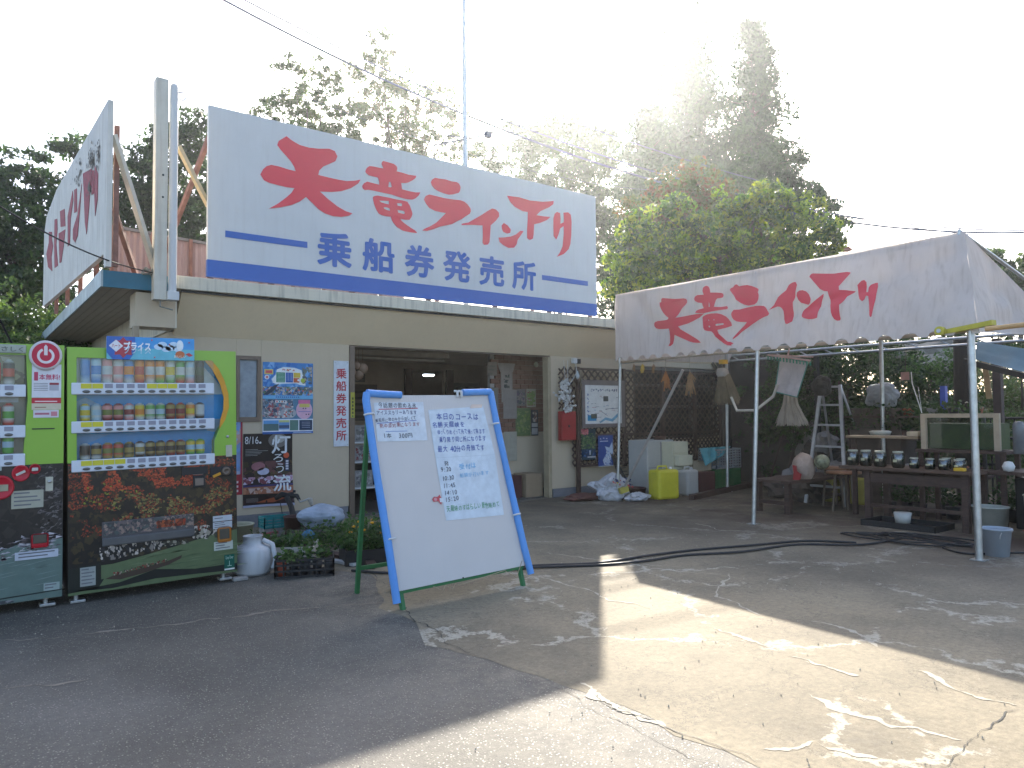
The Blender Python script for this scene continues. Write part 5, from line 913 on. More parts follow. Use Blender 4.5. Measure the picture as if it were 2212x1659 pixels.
# ------------------------------------------------------------------ vending machines
M_lime = mat('lime_green', (.25, .46, .05), .35, var=.04, coat=.2)
M_vblk = mat('machine_black', (.02, .018, .018), .4, var=.2)
M_vwhite = mat('rail_white', (.62, .66, .72), .35, var=.05)
M_orange = mat('orange_trim', (.7, .32, .02), .4)
M_vred = mat('machine_red', (.5, .015, .03), .35)
CANCOL = {'blue': (70, 150, 225), 'pink': (245, 165, 165), 'red': (215, 75, 60), 'or': (250, 155, 50), 'white': (225, 230, 230), 'yel': (245, 215, 60), 'grn': (110, 190, 90), 'dgrn': (45, 65, 40), 'blk': (45, 42, 42), 'tan': (180, 160, 90), 'lt': (190, 225, 245), 'crim': (150, 40, 50), 'ol': (130, 140, 60)}
def can_mesh(c1, c2, c3, r, h):
    key = ('can', c1, c2, c3, r, h)
    if key in TXT: return TXT[key]
    n = 12; prof = [(r * .85, 0, c3), (r, .012, c3), (r, h * .3, c2), (r, h * .32, c1), (r, h * .62, c1), (r, h * .64, c2), (r, h * .82, c2), (r * .8, h * .93, c3), (r * .5, h * .95, c3), (r * .45, h, c3)]
    mb = MB(); mb.lathe([(p[0], p[1]) for p in prof], n); me = mb.mesh('drink_can'); ca = me.color_attributes.new('Col', 'FLOAT_COLOR', 'POINT')
    cols = []
    for i in range(len(me.vertices)):
        ri = min(len(prof) - 1, i // n) if i < len(prof) * n else 0; cols += [*srgb(*CANCOL[prof[ri][2]]), 1]
    ca.data.foreach_set('color', cols); me.materials.append(WRAP); TXT[key] = me; return me
def put(me, name, parent, loc, lab=None):
    o = bpy.data.objects.new(name, me); COL.objects.link(o); o.parent = parent; o.location = loc
    if lab: o['label'] = lab
    return o
btn = MB().lathe([(.0, -.004), (.026, -.004), (.026, .004), (.02, .008), (0, .009)], 14).mesh('button')
for v in btn.vertices: v.co = Vector((v.co.x, -v.co.z, v.co.y * .42))
btn.materials.append(mat('button_grey', (.14, .14, .13), .3, metal=.4))
pt_y = MB().box((-.036, -.003, 0), (.036, 0, .036)).mesh('price_tag'); pt_y.materials.append(mat('tag_yellow', (.66, .6, .04), .5))
pt_g = MB().box((-.027, -.003, .003), (.027, 0, .034)).mesh('price_tag'); pt_g.materials.append(mat('tag_grey', (.3, .3, .36), .5))
def machine(lab, loc, tilt):
    t = thing('vending_machine', lab, 'vending machine', loc); t.rotation_euler = (0, tilt, 0); t.scale = (1, 1, 1.058)
    MB().box((0, .09, .08), (1.24, .78, 1.832), bev=.006).build('cabinet', M_vblk, t)
    for x in (.06, 1.14):
        for y in (.06, .68): MB().box((x - .04, y - .04, 0), (x + .06, y + .05, .02), bev=.004).tube([(x, y, .02), (x, y, .09)], .018, 8).build('foot', M_steel, t)
    return t
def rail_row(t, z, n, x0, x1, ytags, cans, ch, w=.078, zoff=0):
    rl = MB().box((x0 - .06, -.012, z - .035), (x1 + .06, .03, z + .05), bev=.006).build('shelf_rail', M_vwhite, t)
    for i in range(n):
        x = x0 + (x1 - x0) * (i + .5) / n
        put(btn, 'button', rl, (x, -.013, z - .014)); put(pt_y if i in ytags else pt_g, 'price_tag', rl, (x, -.012, z + .008))
        c = cans[i]
        if c: put(can_mesh(*c, .036, ch if isinstance(ch, float) else ch[i]), 'drink_can', rl, (x, .065, z + .052))
    return rl
def door(t, win, arc=True):
    outer = [(0, 1.0), (1.24, .995), (1.24, 1.832), (0, 1.832)]
    MB().prism([outer, win], (0, .09, 0), (1, 0, 0), (0, 0, 1), .09).build('door_frame', M_lime, t)
V2 = machine('full view vending machine with lime green top and maple leaf river print', (.655, 6.40, 0), -math.radians(.9))
win = [(.061, 1.003), (.061, 1.757), (1.045, 1.755), (1.10, 1.69), (1.145, 1.6), (1.178, 1.49), (1.182, 1.38), (1.15, 1.28), (1.09, 1.19), (1.06, 1.12), (1.058, 1.003)]
door(V2, win)
MB().box((.0, .0, .06), (1.24, .088, .998), bev=.004).build('lower_door', M_vblk, V2)
r = random.Random(12); pr = PR()                             # back print inside the display
pr.rect(.061, .935, 1.185, 1.76, srgb(55, 150, 215), 0); pr.poly([(.061, 1.76), (.95, 1.76), (1.1, 1.6), (1.18, 1.49), (1.02, 1.485), (.061, 1.49)], srgb(195, 208, 212), 1); pr.poly([(.061, 1.44), (.13, 1.47), (.25, 1.4), (.4, 1.36), (.061, 1.22)], srgb(130, 165, 195), 1)
pr.poly([(.061, 1.2), (.3, 1.2), (.061, 1.1)], srgb(90, 150, 200), 1); pr.poly([(1.02, 1.29), (1.15, 1.29), (1.1, 1.18), (1.02, 1.2)], srgb(150, 170, 190), 1)
pr.build('display_back', (0, .082, 0), (1, 0, 0), (0, 0, 1), V2, PRINT)
MB().prism([[(.985, 1.757), (1.05, 1.757), (1.105, 1.69), (1.15, 1.6), (1.182, 1.49), (1.186, 1.38), (1.155, 1.28), (1.1, 1.19), (1.11, 1.28), (1.135, 1.36), (1.14, 1.46), (1.11, 1.57), (1.05, 1.68)]], (0, .012, 0), (1, 0, 0), (0, 0, 1), .01).build('orange_arc', M_orange, V2)
Cn = [('blue', 'blue', 'lt'), ('blue', 'lt', 'blue'), ('white', 'pink', 'white'), ('pink', 'white', 'pink'), ('or', 'blue', 'white'), ('red', 'or', 'red'), ('white', 'or', 'white'), ('white', 'or', 'grn'), ('yel', 'white', 'grn'), ('white', 'grn', 'red'), ('white', 'lt', 'pink'), ('dgrn', 'blk', 'blk')]
rail_row(V2, 1.525, 12, .085, 1.0, {0, 1, 6, 7, 8}, Cn, .198)
C2 = [('yel', 'lt', 'yel'), ('lt', 'white', 'lt'), ('ol', 'pink', 'crim'), ('ol', 'pink', 'crim'), ('crim', 'white', 'pink'), ('or', 'yel', 'white'), ('white', 'grn', 'white'), ('lt', 'grn', 'white'), ('crim', 'tan', 'crim'), ('crim', 'tan', 'red'), ('yel', 'or', 'white'), ('white', 'white', 'blk')]
rail_row(V2, 1.247, 12, .085, 1.0, {0, 1}, C2, .125)
C3 = [('blk', 'blk', 'white'), ('tan', 'blk', 'white'), ('ol', 'red', 'tan'), ('ol', 'red', 'tan'), ('tan', 'blk', 'tan'), ('tan', 'white', 'blk'), ('blk', 'tan', 'blk'), ('blk', 'tan', 'blk'), ('blk', 'tan', 'crim'), ('blk', 'tan', 'crim'), ('lt', 'yel', 'grn'), ('lt', 'yel', 'grn')]
rail_row(V2, .968, 12, .085, 1.0, {0, 1, 2, 3}, C3, .115)
MB().box((.063, -.004, 1.005), (1.056, -.001, 1.755)).build('display_glass', M_glass, V2)
pr = PR(); pr.rect(0, 0, .64, .17, srgb(55, 150, 215), 0); pr.rect(0, .0, .64, .085, srgb(95, 180, 200), 1)
pr.poly([(0, .05), (.04, .0), (.16, .0), (.2, .06), (.2, .17), (.0, .17)], srgb(30, 95, 180), 2)
st = [(.115 + (.062 if i % 2 else .085) * math.cos(i * math.pi / 8), .088 + (.055 if i % 2 else .078) * math.sin(i * math.pi / 8)) for i in range(16)]; pr.poly(st, srgb(170, 40, 60), 3)
pr.poly([(.015, .1), (.065, .145), (.115, .1), (.065, .055)], srgb(225, 225, 230), 5); pr.text('ハート', .035, .085, .095, .115, srgb(170, 50, 70), 6, fit=True, bold=.02)
pr.text('プライス', .12, .07, .31, .13, srgb(235, 240, 245), 6, bold=.04); pr.text('プライス', .12, .045, .31, .1, srgb(170, 200, 215), 4, bold=.02)
for i in range(6): pr.disc(.37 + i * .028, .10 + .02 * math.sin(i * 2), .035, srgb(190, 215, 235), 3, .022)
pr.disc(.53, .115, .026, srgb(220, 230, 235), 4, .042); pr.disc(.53, .045, .036, srgb(190, 100, 50), 4, .028); pr.text('おいしい', .485, .02, .575, .04, srgb(235, 230, 220), 6, bold=.02); pr.poly([(.57, .05), (.6, .06), (.63, .04), (.6, .03)], srgb(190, 50, 60), 5)
for x, y in ((.32, .15), (.34, .02), (.45, .12), (.6, .14)): pr.disc(x, y, .006, srgb(200, 80, 90), 5, n=8)
bn = MB().box((.258, -.03, 1.756), (.898, -.012, 1.91), bev=.006).build('header_banner', mat('banner_blue', (.05, .3, .6), .4), V2); o = pr.build('banner_print', (.258, -.0305, 1.748), (1, 0, 0), (0, 0, 1), bn, WRAP)
# lower print
pr = PR(.0004); MAP = [srgb(150, 50, 28), srgb(120, 40, 22), srgb(165, 75, 40), srgb(95, 34, 20), srgb(130, 66, 38), srgb(70, 30, 20), srgb(60, 40, 28)]
DK = [srgb(28, 24, 20), srgb(45, 38, 25), srgb(20, 18, 18), srgb(60, 50, 30)]
pr.rect(.002, .062, 1.238, .996, srgb(28, 24, 22), 0)
pr.scatter(.002, .28, 1.238, .996, 900, .03, DK, r, 1)
def leafy(x0, y0, x1, y1, n, cols, sz=.009):
    for _ in range(n):
        x, y = r.uniform(x0, x1), r.uniform(y0, y1)
        if noise.noise(Vector((x * 6, y * 9, 3))) + .35 * noise.noise(Vector((x * 20, y * 30, 1))) < .02 - (.1 if x > .3 else -.05): continue
        pr.scatter(max(.002, x - .012), max(y0, y - .008), min(1.238, x + .012), min(y1, y + .008), 2, sz, cols, r, 2)
leafy(.002, .55, 1.238, .996, 2600, MAP); leafy(.1, .78, 1.0, .93, 900, [srgb(170, 60, 32), srgb(185, 80, 45)]); leafy(.3, .5, 1.2, .75, 700, [srgb(110, 105, 55), srgb(90, 85, 50), srgb(135, 125, 70)], .012); leafy(.75, .42, 1.2, .6, 500, MAP); leafy(.02, .4, .25, .7, 260, MAP); leafy(.1, .6, .5, .9, 60, [srgb(130, 140, 40)])
pr.poly([(.002, .062), (1.238, .062), (1.238, .40), (1.0, .37), (.8, .33), (.5, .28), (.3, .25), (.002, .25)], srgb(92, 108, 74), 6)
for i in range(50): x = r.uniform(.3, 1.2); y = r.uniform(.1, .3); pr.poly([(x, y), (x + .08, y + .012), (x + .16, y + .006)], r.choice([srgb(104, 120, 86), srgb(80, 96, 66)]), 7)
for x in np.linspace(.23, .64, 13): pr.scatter(x - .02, .27 - .0 + (x - .2) * .1, x + .02, .40, 7, .022, [srgb(170, 160, 150), srgb(130, 122, 115), srgb(40, 38, 40), srgb(200, 190, 180)], r, 8, .7)
pr.scatter(.66, .33, .85, .37, 30, .014, [srgb(150, 145, 130), srgb(60, 60, 50)], r, 8); pr.scatter(.88, .35, 1.08, .46, 40, .018, [srgb(150, 145, 130), srgb(60, 60, 50), srgb(190, 180, 170)], r, 8)
pr.poly([(.002, .25), (.22, .27), (.22, .15), (.24, .15), (.2, .09), (.002, .08)], srgb(30, 34, 30), 8); pr.poly([(.0, .09), (.35, .11), (.6, .17), (.9, .13), (1.238, .13), (1.238, .075), (.9, .09), (.6, .1), (.3, .075)], srgb(24, 28, 26), 8)
pr.poly([(.245, .148), (.3, .165), (.5, .19), (.68, .215), (.8, .25), (.79, .225), (.7, .19), (.5, .15), (.35, .13)], srgb(70, 55, 45), 10)
for i in range(60): x = r.uniform(.3, .68); y = .165 + (x - .3) * .13 + r.uniform(-.004, .014); pr.rect(x, y, x + .008, y + .009, r.choice([srgb(150, 50, 50), srgb(170, 150, 140), srgb(120, 40, 40), srgb(60, 40, 40)]), 11)
pr.build('river_print', (0, -.001, 0), (1, 0, 0), (0, 0, 1), V2, WRAP)
MB().box((.225, -.012, .39), (.893, -.004, .56), bev=.004).build('delivery_flap', mat('flap', (.09, .085, .09), .2, coat=.4), V2)
pr = PR(); pr.scatter(.01, .065, .66, .165, 260, .016, [srgb(100, 90, 90), srgb(70, 80, 80), srgb(140, 120, 110), srgb(50, 55, 60)], r, 1); pr.scatter(.38, .085, .6, .14, 130, .013, MAP, r, 2); pr.build('flap_print', (.227, -.0125, .392), (1, 0, 0), (0, 0, 1), V2, WRAP)
MB().box((.225, -.03, .385), (.893, -.012, .445), bev=.008).build('flap_handle', mat('grey_handle', (.1, .1, .1), .4), V2)
MB().box((.8, -.01, .86), (1.0, -.003, .92), bev=.002).box((1.02, -.02, .83), (1.21, -.003, .91), bev=.008).build('coin_panel', M_black, V2)
MB().lathe([(0, 0), (.035, 0), (.035, .02), (.012, .02), (.01, .008), (0, .008)], 16, M=Matrix.Translation((1.145, -.02, .872)) @ Matrix.Rotation(math.pi / 2, 4, 'X')).build('coin_slot', M_alu, V2)
MB().bar((1.04, -.028, .835), (1.1, -.03, .858), .012, .02).build('return_lever', M_orange, V2)
MB().box((.887, -.006, .858), (.969, -.002, .898)).build('notice', mat('notice_white', (.6, .55, .55), .6), V2)
MB().box((.885, -.02, .76), (.98, -.003, .853), bev=.004).build('bill_slot', M_black, V2); MB().box((.9, -.024, .775), (.965, -.02, .83)).build('bill_slot_plate', mat('bill_plate', (.2, .17, .15), .4, metal=.5), V2)
MB().box((.835, -.006, .885), (.865, -.003, .9)).build('lamp', mat('red_led', (.9, .05, .03), .4, emit=.4), V2)
MB().box((1.077, -.012, .31), (1.187, -.003, .427), bev=.012).build('coin_return', mat('amber_cup', (.45, .17, .03), .3), V2); MB().box((1.092, -.016, .335), (1.172, -.012, .415), bev=.004).build('coin_return_cup', mat('cup_dark', (.09, .08, .06), .4), V2)
def sticker(t, x0, z0, x1, z1, c, lines=3, lab=None, lc=(110, 110, 115), y=-.0075):
    pr = PR(); w, h = x1 - x0, z1 - z0; pr.rect(0, 0, w, h, srgb(*c), 0)
    for i in range(lines): zz = h * (i + .7) / (lines + .5); pr.rect(w * .08, zz, w * r.uniform(.5, .92), zz + h * .16 / max(1, lines / 2), srgb(*lc), 1)
    o = pr.build('sticker', (x0, y, z0), (1, 0, 0), (0, 0, 1), t, PRINT)
    if lab: o['label'] = lab
    return o
sticker(V2, 1.041, .478, 1.196, .521, (190, 195, 200), 1); sticker(V2, 1.041, .418, 1.196, .472, (185, 190, 195), 3); sticker(V2, 1.048, .248, 1.201, .317, (185, 190, 180), 3); sticker(V2, .08, .116, .183, .251, (150, 155, 150), 5)
o = sticker(V2, 1.13, .085, 1.213, .205, (20, 90, 75), 0, 'green power sticker with white lower edge'); pr = PR(); pr.rect(0, 0, .083, .012, srgb(220, 225, 220), 1); pr.text('Green Power', .01, .085, .073, .112, srgb(170, 205, 190), 1); pr.rect(.025, .03, .058, .034, srgb(170, 205, 190), 1); pr.rect(.039, .034, .043, .07, srgb(170, 205, 190), 1); pr.build('sticker_print', (1.13, -.0095, .085), (1, 0, 0), (0, 0, 1), V2)
MB().lathe([(0, 0), (.011, 0), (.011, .01), (0, .012)], 12, M=Matrix.Translation((1.166, 0, 1.146)) @ Matrix.Rotation(math.pi / 2, 4, 'X')).build('lock', M_steel, V2)
MB().box((1.152, -.006, .985), (1.203, 0, 1.078), bev=.002).build('key_plate', mat('key_plate', (.5, .48, .38), .5), V2)

V1 = machine('vending machine at the left edge with round red power emblem and dark rock print', (-.62, 6.40, 0), -math.radians(.4))
door(V1, [(.06, 1.02), (.06, 1.757), (1.0, 1.757), (1.012, 1.45), (.985, 1.02)])
MB().box((.0, .0, .06), (1.24, .088, .998), bev=.004).build('lower_door', M_vblk, V1)
pr = PR(); pr.rect(.061, 1.0, 1.02, 1.76, srgb(150, 145, 135), 0); pr.scatter(.4, 1.5, 1.0, 1.75, 60, .06, [srgb(150, 150, 120), srgb(190, 190, 180), srgb(90, 85, 70)], r, 1); pr.rect(.061, 1.43, .96, 1.49, srgb(170, 50, 60), 3); pr.rect(.061, 1.43, .96, 1.465, srgb(190, 200, 215), 4); pr.build('display_back', (0, .082, 0), (1, 0, 0), (0, 0, 1), V1)
pk = [('red', 'red', 'blk'), ('red', 'blk', 'white')]
rail_row(V1, 1.50, 10, .12, .94, set(), [pk[i % 2] for i in range(10)], .175)
rail_row(V1, 1.22, 10, .12, .94, set(), [('or', 'red', 'tan') if i % 3 else ('grn', 'white', 'red') for i in range(10)], .15)
rail_row(V1, 1.025, 10, .12, .94, set(), [('lt', 'grn', 'grn') if i % 2 else ('blue', 'lt', 'grn') for i in range(10)], .13)
MB().box((.063, -.004, 1.02), (.99, -.001, 1.755)).build('display_glass', M_glass, V1)
em = MB().lathe([(0, 0), (.105, 0), (.105, .018), (.09, .022), (0, .022)], 30, M=Matrix.Translation((1.12, 0, 1.757)) @ Matrix.Rotation(math.pi / 2, 4, 'X')).build('power_emblem', mat('emblem_ring', (.6, .55, .55), .4), V1)
pr = PR(); pr.disc(0, 0, .088, srgb(190, 45, 70), 0, n=30)
ring = [(.055 * math.cos(a), .055 * math.sin(a) - .004) for a in np.linspace(math.pi * .64, math.pi * 2.36, 26)]; ring += [(.038 * math.cos(a), .038 * math.sin(a) - .004) for a in np.linspace(math.pi * 2.36, math.pi * .64, 26)]; pr.poly(ring, srgb(225, 215, 215), 1)
pr.poly([(-.011, .0), (.011, .0), (.011, .06), (0, .075), (-.011, .06)], srgb(225, 215, 215), 1); pr.build('emblem_print', (1.12, -.023, 1.757), (1, 0, 0), (0, 0, 1), V1)
pr = PR(); pr.rect(0, 0, .185, .235, srgb(215, 215, 220), 0); pr.text('1', .016, .12, .036, .178, srgb(190, 70, 100), 1, bold=.012); pr.text('本無料!', .045, .125, .175, .165, srgb(190, 70, 100), 1, bold=.02); pr.rect(.05, .2, .14, .207, srgb(200, 120, 140), 1)
pr.rect(.11, .05, .17, .105, srgb(175, 175, 185), 1); pr.rect(.11, .09, .17, .105, srgb(150, 60, 70), 2)
for i in range(5): pr.rect(.012, .05 + i * .012, .1, .054 + i * .012, srgb(120, 120, 125), 1)
pr.build('free_drink_notice', (1.036, -.004, 1.46), (1, 0, 0), (0, 0, 1), V1)
pr = PR(); pr.rect(0, 0, .185, .083, srgb(205, 195, 170), 0); pr.rect(0, .045, .185, .083, srgb(190, 55, 65), 1); pr.rect(.02, .055, .16, .062, srgb(230, 210, 210), 2); pr.rect(.02, .015, .09, .02, srgb(140, 90, 60), 2); pr.build('payment_notice', (1.036, -.004, 1.375), (1, 0, 0), (0, 0, 1), V1)
pr = PR(); pr.rect(0, 0, .16, .053, srgb(210, 205, 210), 0); pr.rect(.01, .02, .1, .034, srgb(180, 110, 125), 1); pr.rect(.11, .01, .15, .042, srgb(200, 130, 140), 1); pr.build('sticker', (1.047, -.004, 1.32), (1, 0, 0), (0, 0, 1), V1)
MB().box((1.04, -.004, 1.238), (1.182, -.001, 1.246)).build('slot', M_black, V1)
MB().box((.4, -.012, 1.765), (1.0, -.002, 1.825), bev=.006).build('name_plate', mat('grey_plate', (.35, .38, .33), .4, metal=.3), V1)
pr = PR(); pr.text('ひとにやさしく', .25, .012, .58, .045, srgb(90, 95, 90), 1, bold=.02); pr.build('name_print', (.4, -.0125, 1.765), (1, 0, 0), (0, 0, 1), V1)
pr = PR(.0004); pr.rect(.002, .062, 1.238, .996, srgb(30, 28, 28), 0); pr.scatter(.002, .5, 1.238, .996, 500, .05, [srgb(34, 31, 31), srgb(26, 24, 24), srgb(44, 40, 38)], r, 1)
for i in range(160): x = r.uniform(1.05, 1.23); y = r.uniform(.5, .98); pr.poly([(x, y), (min(1.238, x + r.uniform(.01, .05)), y + r.uniform(-.01, .03)), (x + .01, y + r.uniform(.005, .02))], r.choice([srgb(90, 85, 88), srgb(60, 56, 56), srgb(110, 105, 105)]), 2)
pr.poly([(.002, .062), (1.238, .062), (1.238, .47), (1.1, .46), (.95, .45), (.8, .40), (.5, .38), (.002, .38)], srgb(95, 115, 108), 3)
for i in range(420):
    x = r.uniform(.0, 1.2); b_ = .35; t_ = .42 + .08 * x; y = r.uniform(b_, t_); pr.poly([(x, y), (min(1.238, x + r.uniform(.02, .06)), y + r.uniform(.0, .012)), (x + r.uniform(.0, .03), y + r.uniform(.008, .02))], r.choice([srgb(165, 160, 168), srgb(130, 126, 132), srgb(190, 185, 190), srgb(90, 80, 84)]), 4)
for i in range(40): x = r.uniform(.3, 1.1); y = r.uniform(.15, .33); pr.poly([(x, y), (x + .1, y + .012), (x + .14, y + .016), (x + .05, y + .002)], srgb(120, 138, 135), 5)
pr.poly([(.3, .25), (.74, .26), (.8, .29), (.78, .255), (.7, .235), (.3, .22)], srgb(45, 45, 48), 6); pr.poly([(.62, .25), (.7, .25), (.68, .31), (.64, .31)], srgb(60, 130, 190), 7)
pr.poly([(.0, .13), (.7, .10), (1.238, .115), (1.238, .108), (.7, .09), (.0, .11)], srgb(30, 35, 35), 6); pr.scatter(.3, .065, .95, .085, 60, .02, [srgb(130, 130, 132), srgb(70, 70, 72)], r, 6, 2)
pr.build('river_print', (0, -.001, 0), (1, 0, 0), (0, 0, 1), V1, WRAP)
for (x, z, rad, nm) in ((.855, .85, .082, 'bill_ring'), (.975, .94, .056, 'lever_ring'), (1.06, .965, .036, 'coin_ring')):
    MB().lathe([(0, 0), (rad, 0), (rad, .016), (rad * .88, .024), (rad * .8, .018), (0, .018)], 24, M=Matrix.Translation((x, 0, z)) @ Matrix.Rotation(math.pi / 2, 4, 'X')).build(nm, M_vred, V1)
MB().box((.81, -.03, .825), (.9, -.02, .87), bev=.003).build('bill_slot', mat('bill_beige', (.35, .33, .22), .4), V1); MB().bar((.945, -.03, .93), (1.0, -.03, .955), .012, .016).build('return_lever', M_steel, V1); MB().box((1.04, -.028, .95), (1.08, -.022, .975), bev=.004).build('coin_slot', M_steel, V1)
MB().box((1.127, -.01, .805), (1.175, 0, .905), bev=.004).build('key_plate', mat('key_plate', (.5, .48, .38), .5), V1); MB().lathe([(0, 0), (.012, 0), (.012, .01), (0, .01)], 12, M=Matrix.Translation((1.152, -.01, .872)) @ Matrix.Rotation(math.pi / 2, 4, 'X')).build('lock', M_steel, V1)
sticker(V1, .919, .698, 1.115, .82, (170, 168, 150), 4); sticker(V1, .944, .345, 1.211, .40, (185, 190, 200), 2); sticker(V1, 1.121, .115, 1.221, .168, (150, 165, 160), 2); sticker(V1, .4, .965, .86, .995, (175, 185, 180), 1)
MB().box((1.04, -.014, .42), (1.15, -.003, .515), bev=.014).build('coin_return', M_vred, V1); MB().box((1.052, -.018, .45), (1.138, -.014, .51), bev=.006).build('coin_return_cup', mat('cup_dark', (.09, .08, .06), .4), V1)
MB().box((.2, -.02, .41), (.815, -.003, .57), bev=.006).build('delivery_flap', mat('flap2', (.03, .04, .06), .25), V1)

# ------------------------------------------------------------------ posters and plates on the front wall
def p_fair(pr, w, h, r):
    B_ = lambda *c: srgb(*c)
    pr.rect(0, 0, w, h, B_(70, 130, 190), 0)
    pr.scatter(0, h * .45, w, h, 120, .05, [B_(60, 120, 190), B_(90, 150, 205), B_(120, 170, 215), B_(50, 105, 175)], r, 1)
    lo = [(.17, .76), (.2, .71), (.3, .685), (.36, .70), (.66, .71), (.72, .69), (.84, .68), (.86, .76), (.8, .82), (.76, .9), (.62, .93), (.4, .935), (.27, .9), (.25, .83)]
    pr.poly([(x * w, y * h) for x, y in lo], B_(225, 230, 230), 3)
    pr.rect(w * .26, h * .72, w * .43, h * .86, B_(50, 130, 100), 4); pr.rect(w * .445, h * .72, w * .59, h * .86, B_(45, 95, 170), 4); pr.rect(w * .6, h * .79, w * .74, h * .86, B_(210, 180, 70), 4); pr.rect(w * .6, h * .72, w * .72, h * .785, B_(190, 95, 60), 4); pr.disc(w * .79, h * .75, w * .045, B_(170, 185, 70), 4)
    for i in range(7): pr.rect(w * .28, h * (.73 + i * .018), w * .41, h * (.735 + i * .018), B_(190, 215, 200), 5)
    for i in range(4): pr.rect(w * (.47 + .03 * i), h * .74, w * (.475 + .03 * i), h * .85, B_(190, 205, 230), 5)
    pr.disc(w * .70, h * .755, w * .022, B_(235, 235, 235), 5); pr.scatter(w * .38, h * .88, w * .62, h * .91, 14, .012, [B_(190, 70, 50), B_(200, 130, 60)], r, 5)
    pr.rect(w * .03, h * .83, w * .2, h * .9, B_(215, 200, 110), 3); pr.rect(w * .05, h * .845, w * .18, h * .885, B_(210, 90, 90), 4); pr.disc(w * .08, h * .79, w * .045, B_(225, 225, 225), 3); pr.disc(w * .08, h * .79, w * .026, B_(210, 120, 120), 4)
    pr.scatter(w * .78, h * .7, w * .98, h * .95, 40, .03, [B_(110, 120, 110), B_(170, 160, 150), B_(80, 90, 100)], r, 3)
    pr.scatter(0, h * .54, w, h * .66, 200, .022, [B_(100, 110, 120), B_(150, 150, 145), B_(90, 120, 90), B_(190, 185, 175), B_(70, 80, 100), B_(180, 110, 100)], r, 3)
    pr.poly([(0, h * .54), (w * .22, h * .68), (w * .32, h * .7), (w * .2, h * .6), (w * .1, h * .545)], B_(55, 65, 80), 4)
    pr.rect(0, h * .49, w, h * .535, B_(110, 175, 215), 4)
    for i in range(12): pr.rect(w * (.25 + .04 * i), h * .505, w * (.275 + .04 * i), h * .522, B_(70, 100, 160), 5)
    pr.rect(0, h * .21, w, h * .49, B_(85, 125, 150), 2); pr.scatter(0, h * .22, w * .6, h * .48, 220, .024, [B_(120, 130, 140), B_(170, 165, 165), B_(90, 100, 110), B_(180, 110, 110), B_(200, 195, 190), B_(60, 75, 95)], r, 3)
    pr.disc(w * .15, h * .3, w * .17, B_(165, 165, 170), 3, h * .08); pr.scatter(w * .05, h * .24, w * .28, h * .44, 60, .02, [B_(150, 80, 85), B_(60, 70, 95), B_(190, 190, 190), B_(110, 120, 120)], r, 5)
    pr.disc(w * .5, h * .29, w * .16, B_(160, 165, 170), 4, h * .075); pr.scatter(w * .4, h * .23, w * .6, h * .35, 40, .016, [B_(190, 90, 80), B_(90, 110, 110), B_(210, 205, 200)], r, 5)
    pr.disc(w * .82, h * .33, w * .165, B_(215, 170, 190), 5, h * .13); pr.rect(w * .7, h * .42, w * .94, h * .475, B_(205, 110, 150), 6); pr.rect(w * .72, h * .37, w * .93, h * .42, B_(200, 185, 100), 6); pr.rect(w * .7, h * .305, w * .95, h * .312, B_(60, 100, 170), 6)
    for x, y in ((.8, .355), (.85, .355), (.86, .27), (.91, .27)): pr.disc(w * x, h * y, w * .014, B_(70, 60, 60), 7, n=8)
    pr.rect(w * .24, h * .435, w * .45, h * .465, B_(225, 225, 225), 6); [pr.rect(w * (.26 + .05 * i), h * .44, w * (.29 + .05 * i), h * .46, [B_(200, 90, 90), B_(60, 140, 150), B_(210, 130, 60), B_(80, 80, 100)][i], 7) for i in range(4)]
    pr.rect(0, h * .03, w, h * .205, B_(220, 225, 230), 6); pr.rect(w * .015, h * .045, w * .31, h * .19, B_(80, 110, 110), 7); pr.rect(w * .015, h * .14, w * .31, h * .19, B_(90, 150, 200), 8); pr.rect(w * .315, h * .06, w * .52, h * .19, B_(100, 145, 190), 7); pr.rect(w * .315, h * .08, w * .52, h * .12, B_(60, 80, 110), 8); pr.rect(w * .53, h * .045, w * .7, h * .19, B_(90, 125, 115), 7); pr.rect(w * .315, h * .16, w * .52, h * .19, B_(190, 195, 130), 9); pr.rect(w * .72, h * .045, w * .985, h * .19, B_(45, 60, 85), 7)
    for i in range(4): pr.rect(w * .77, h * (.08 + .025 * i), w * .94, h * (.086 + .025 * i), B_(150, 160, 180), 8)
    pr.rect(0, 0, w, h * .03, B_(45, 90, 160), 6); pr.rect(w * .6, h * .008, w * .97, h * .018, B_(170, 190, 215), 7)
poster('poster', 'large blue festival poster with colourful title right of the small window', 3.07, 3.74, 1.17, 2.10, YW - .006, p_fair)
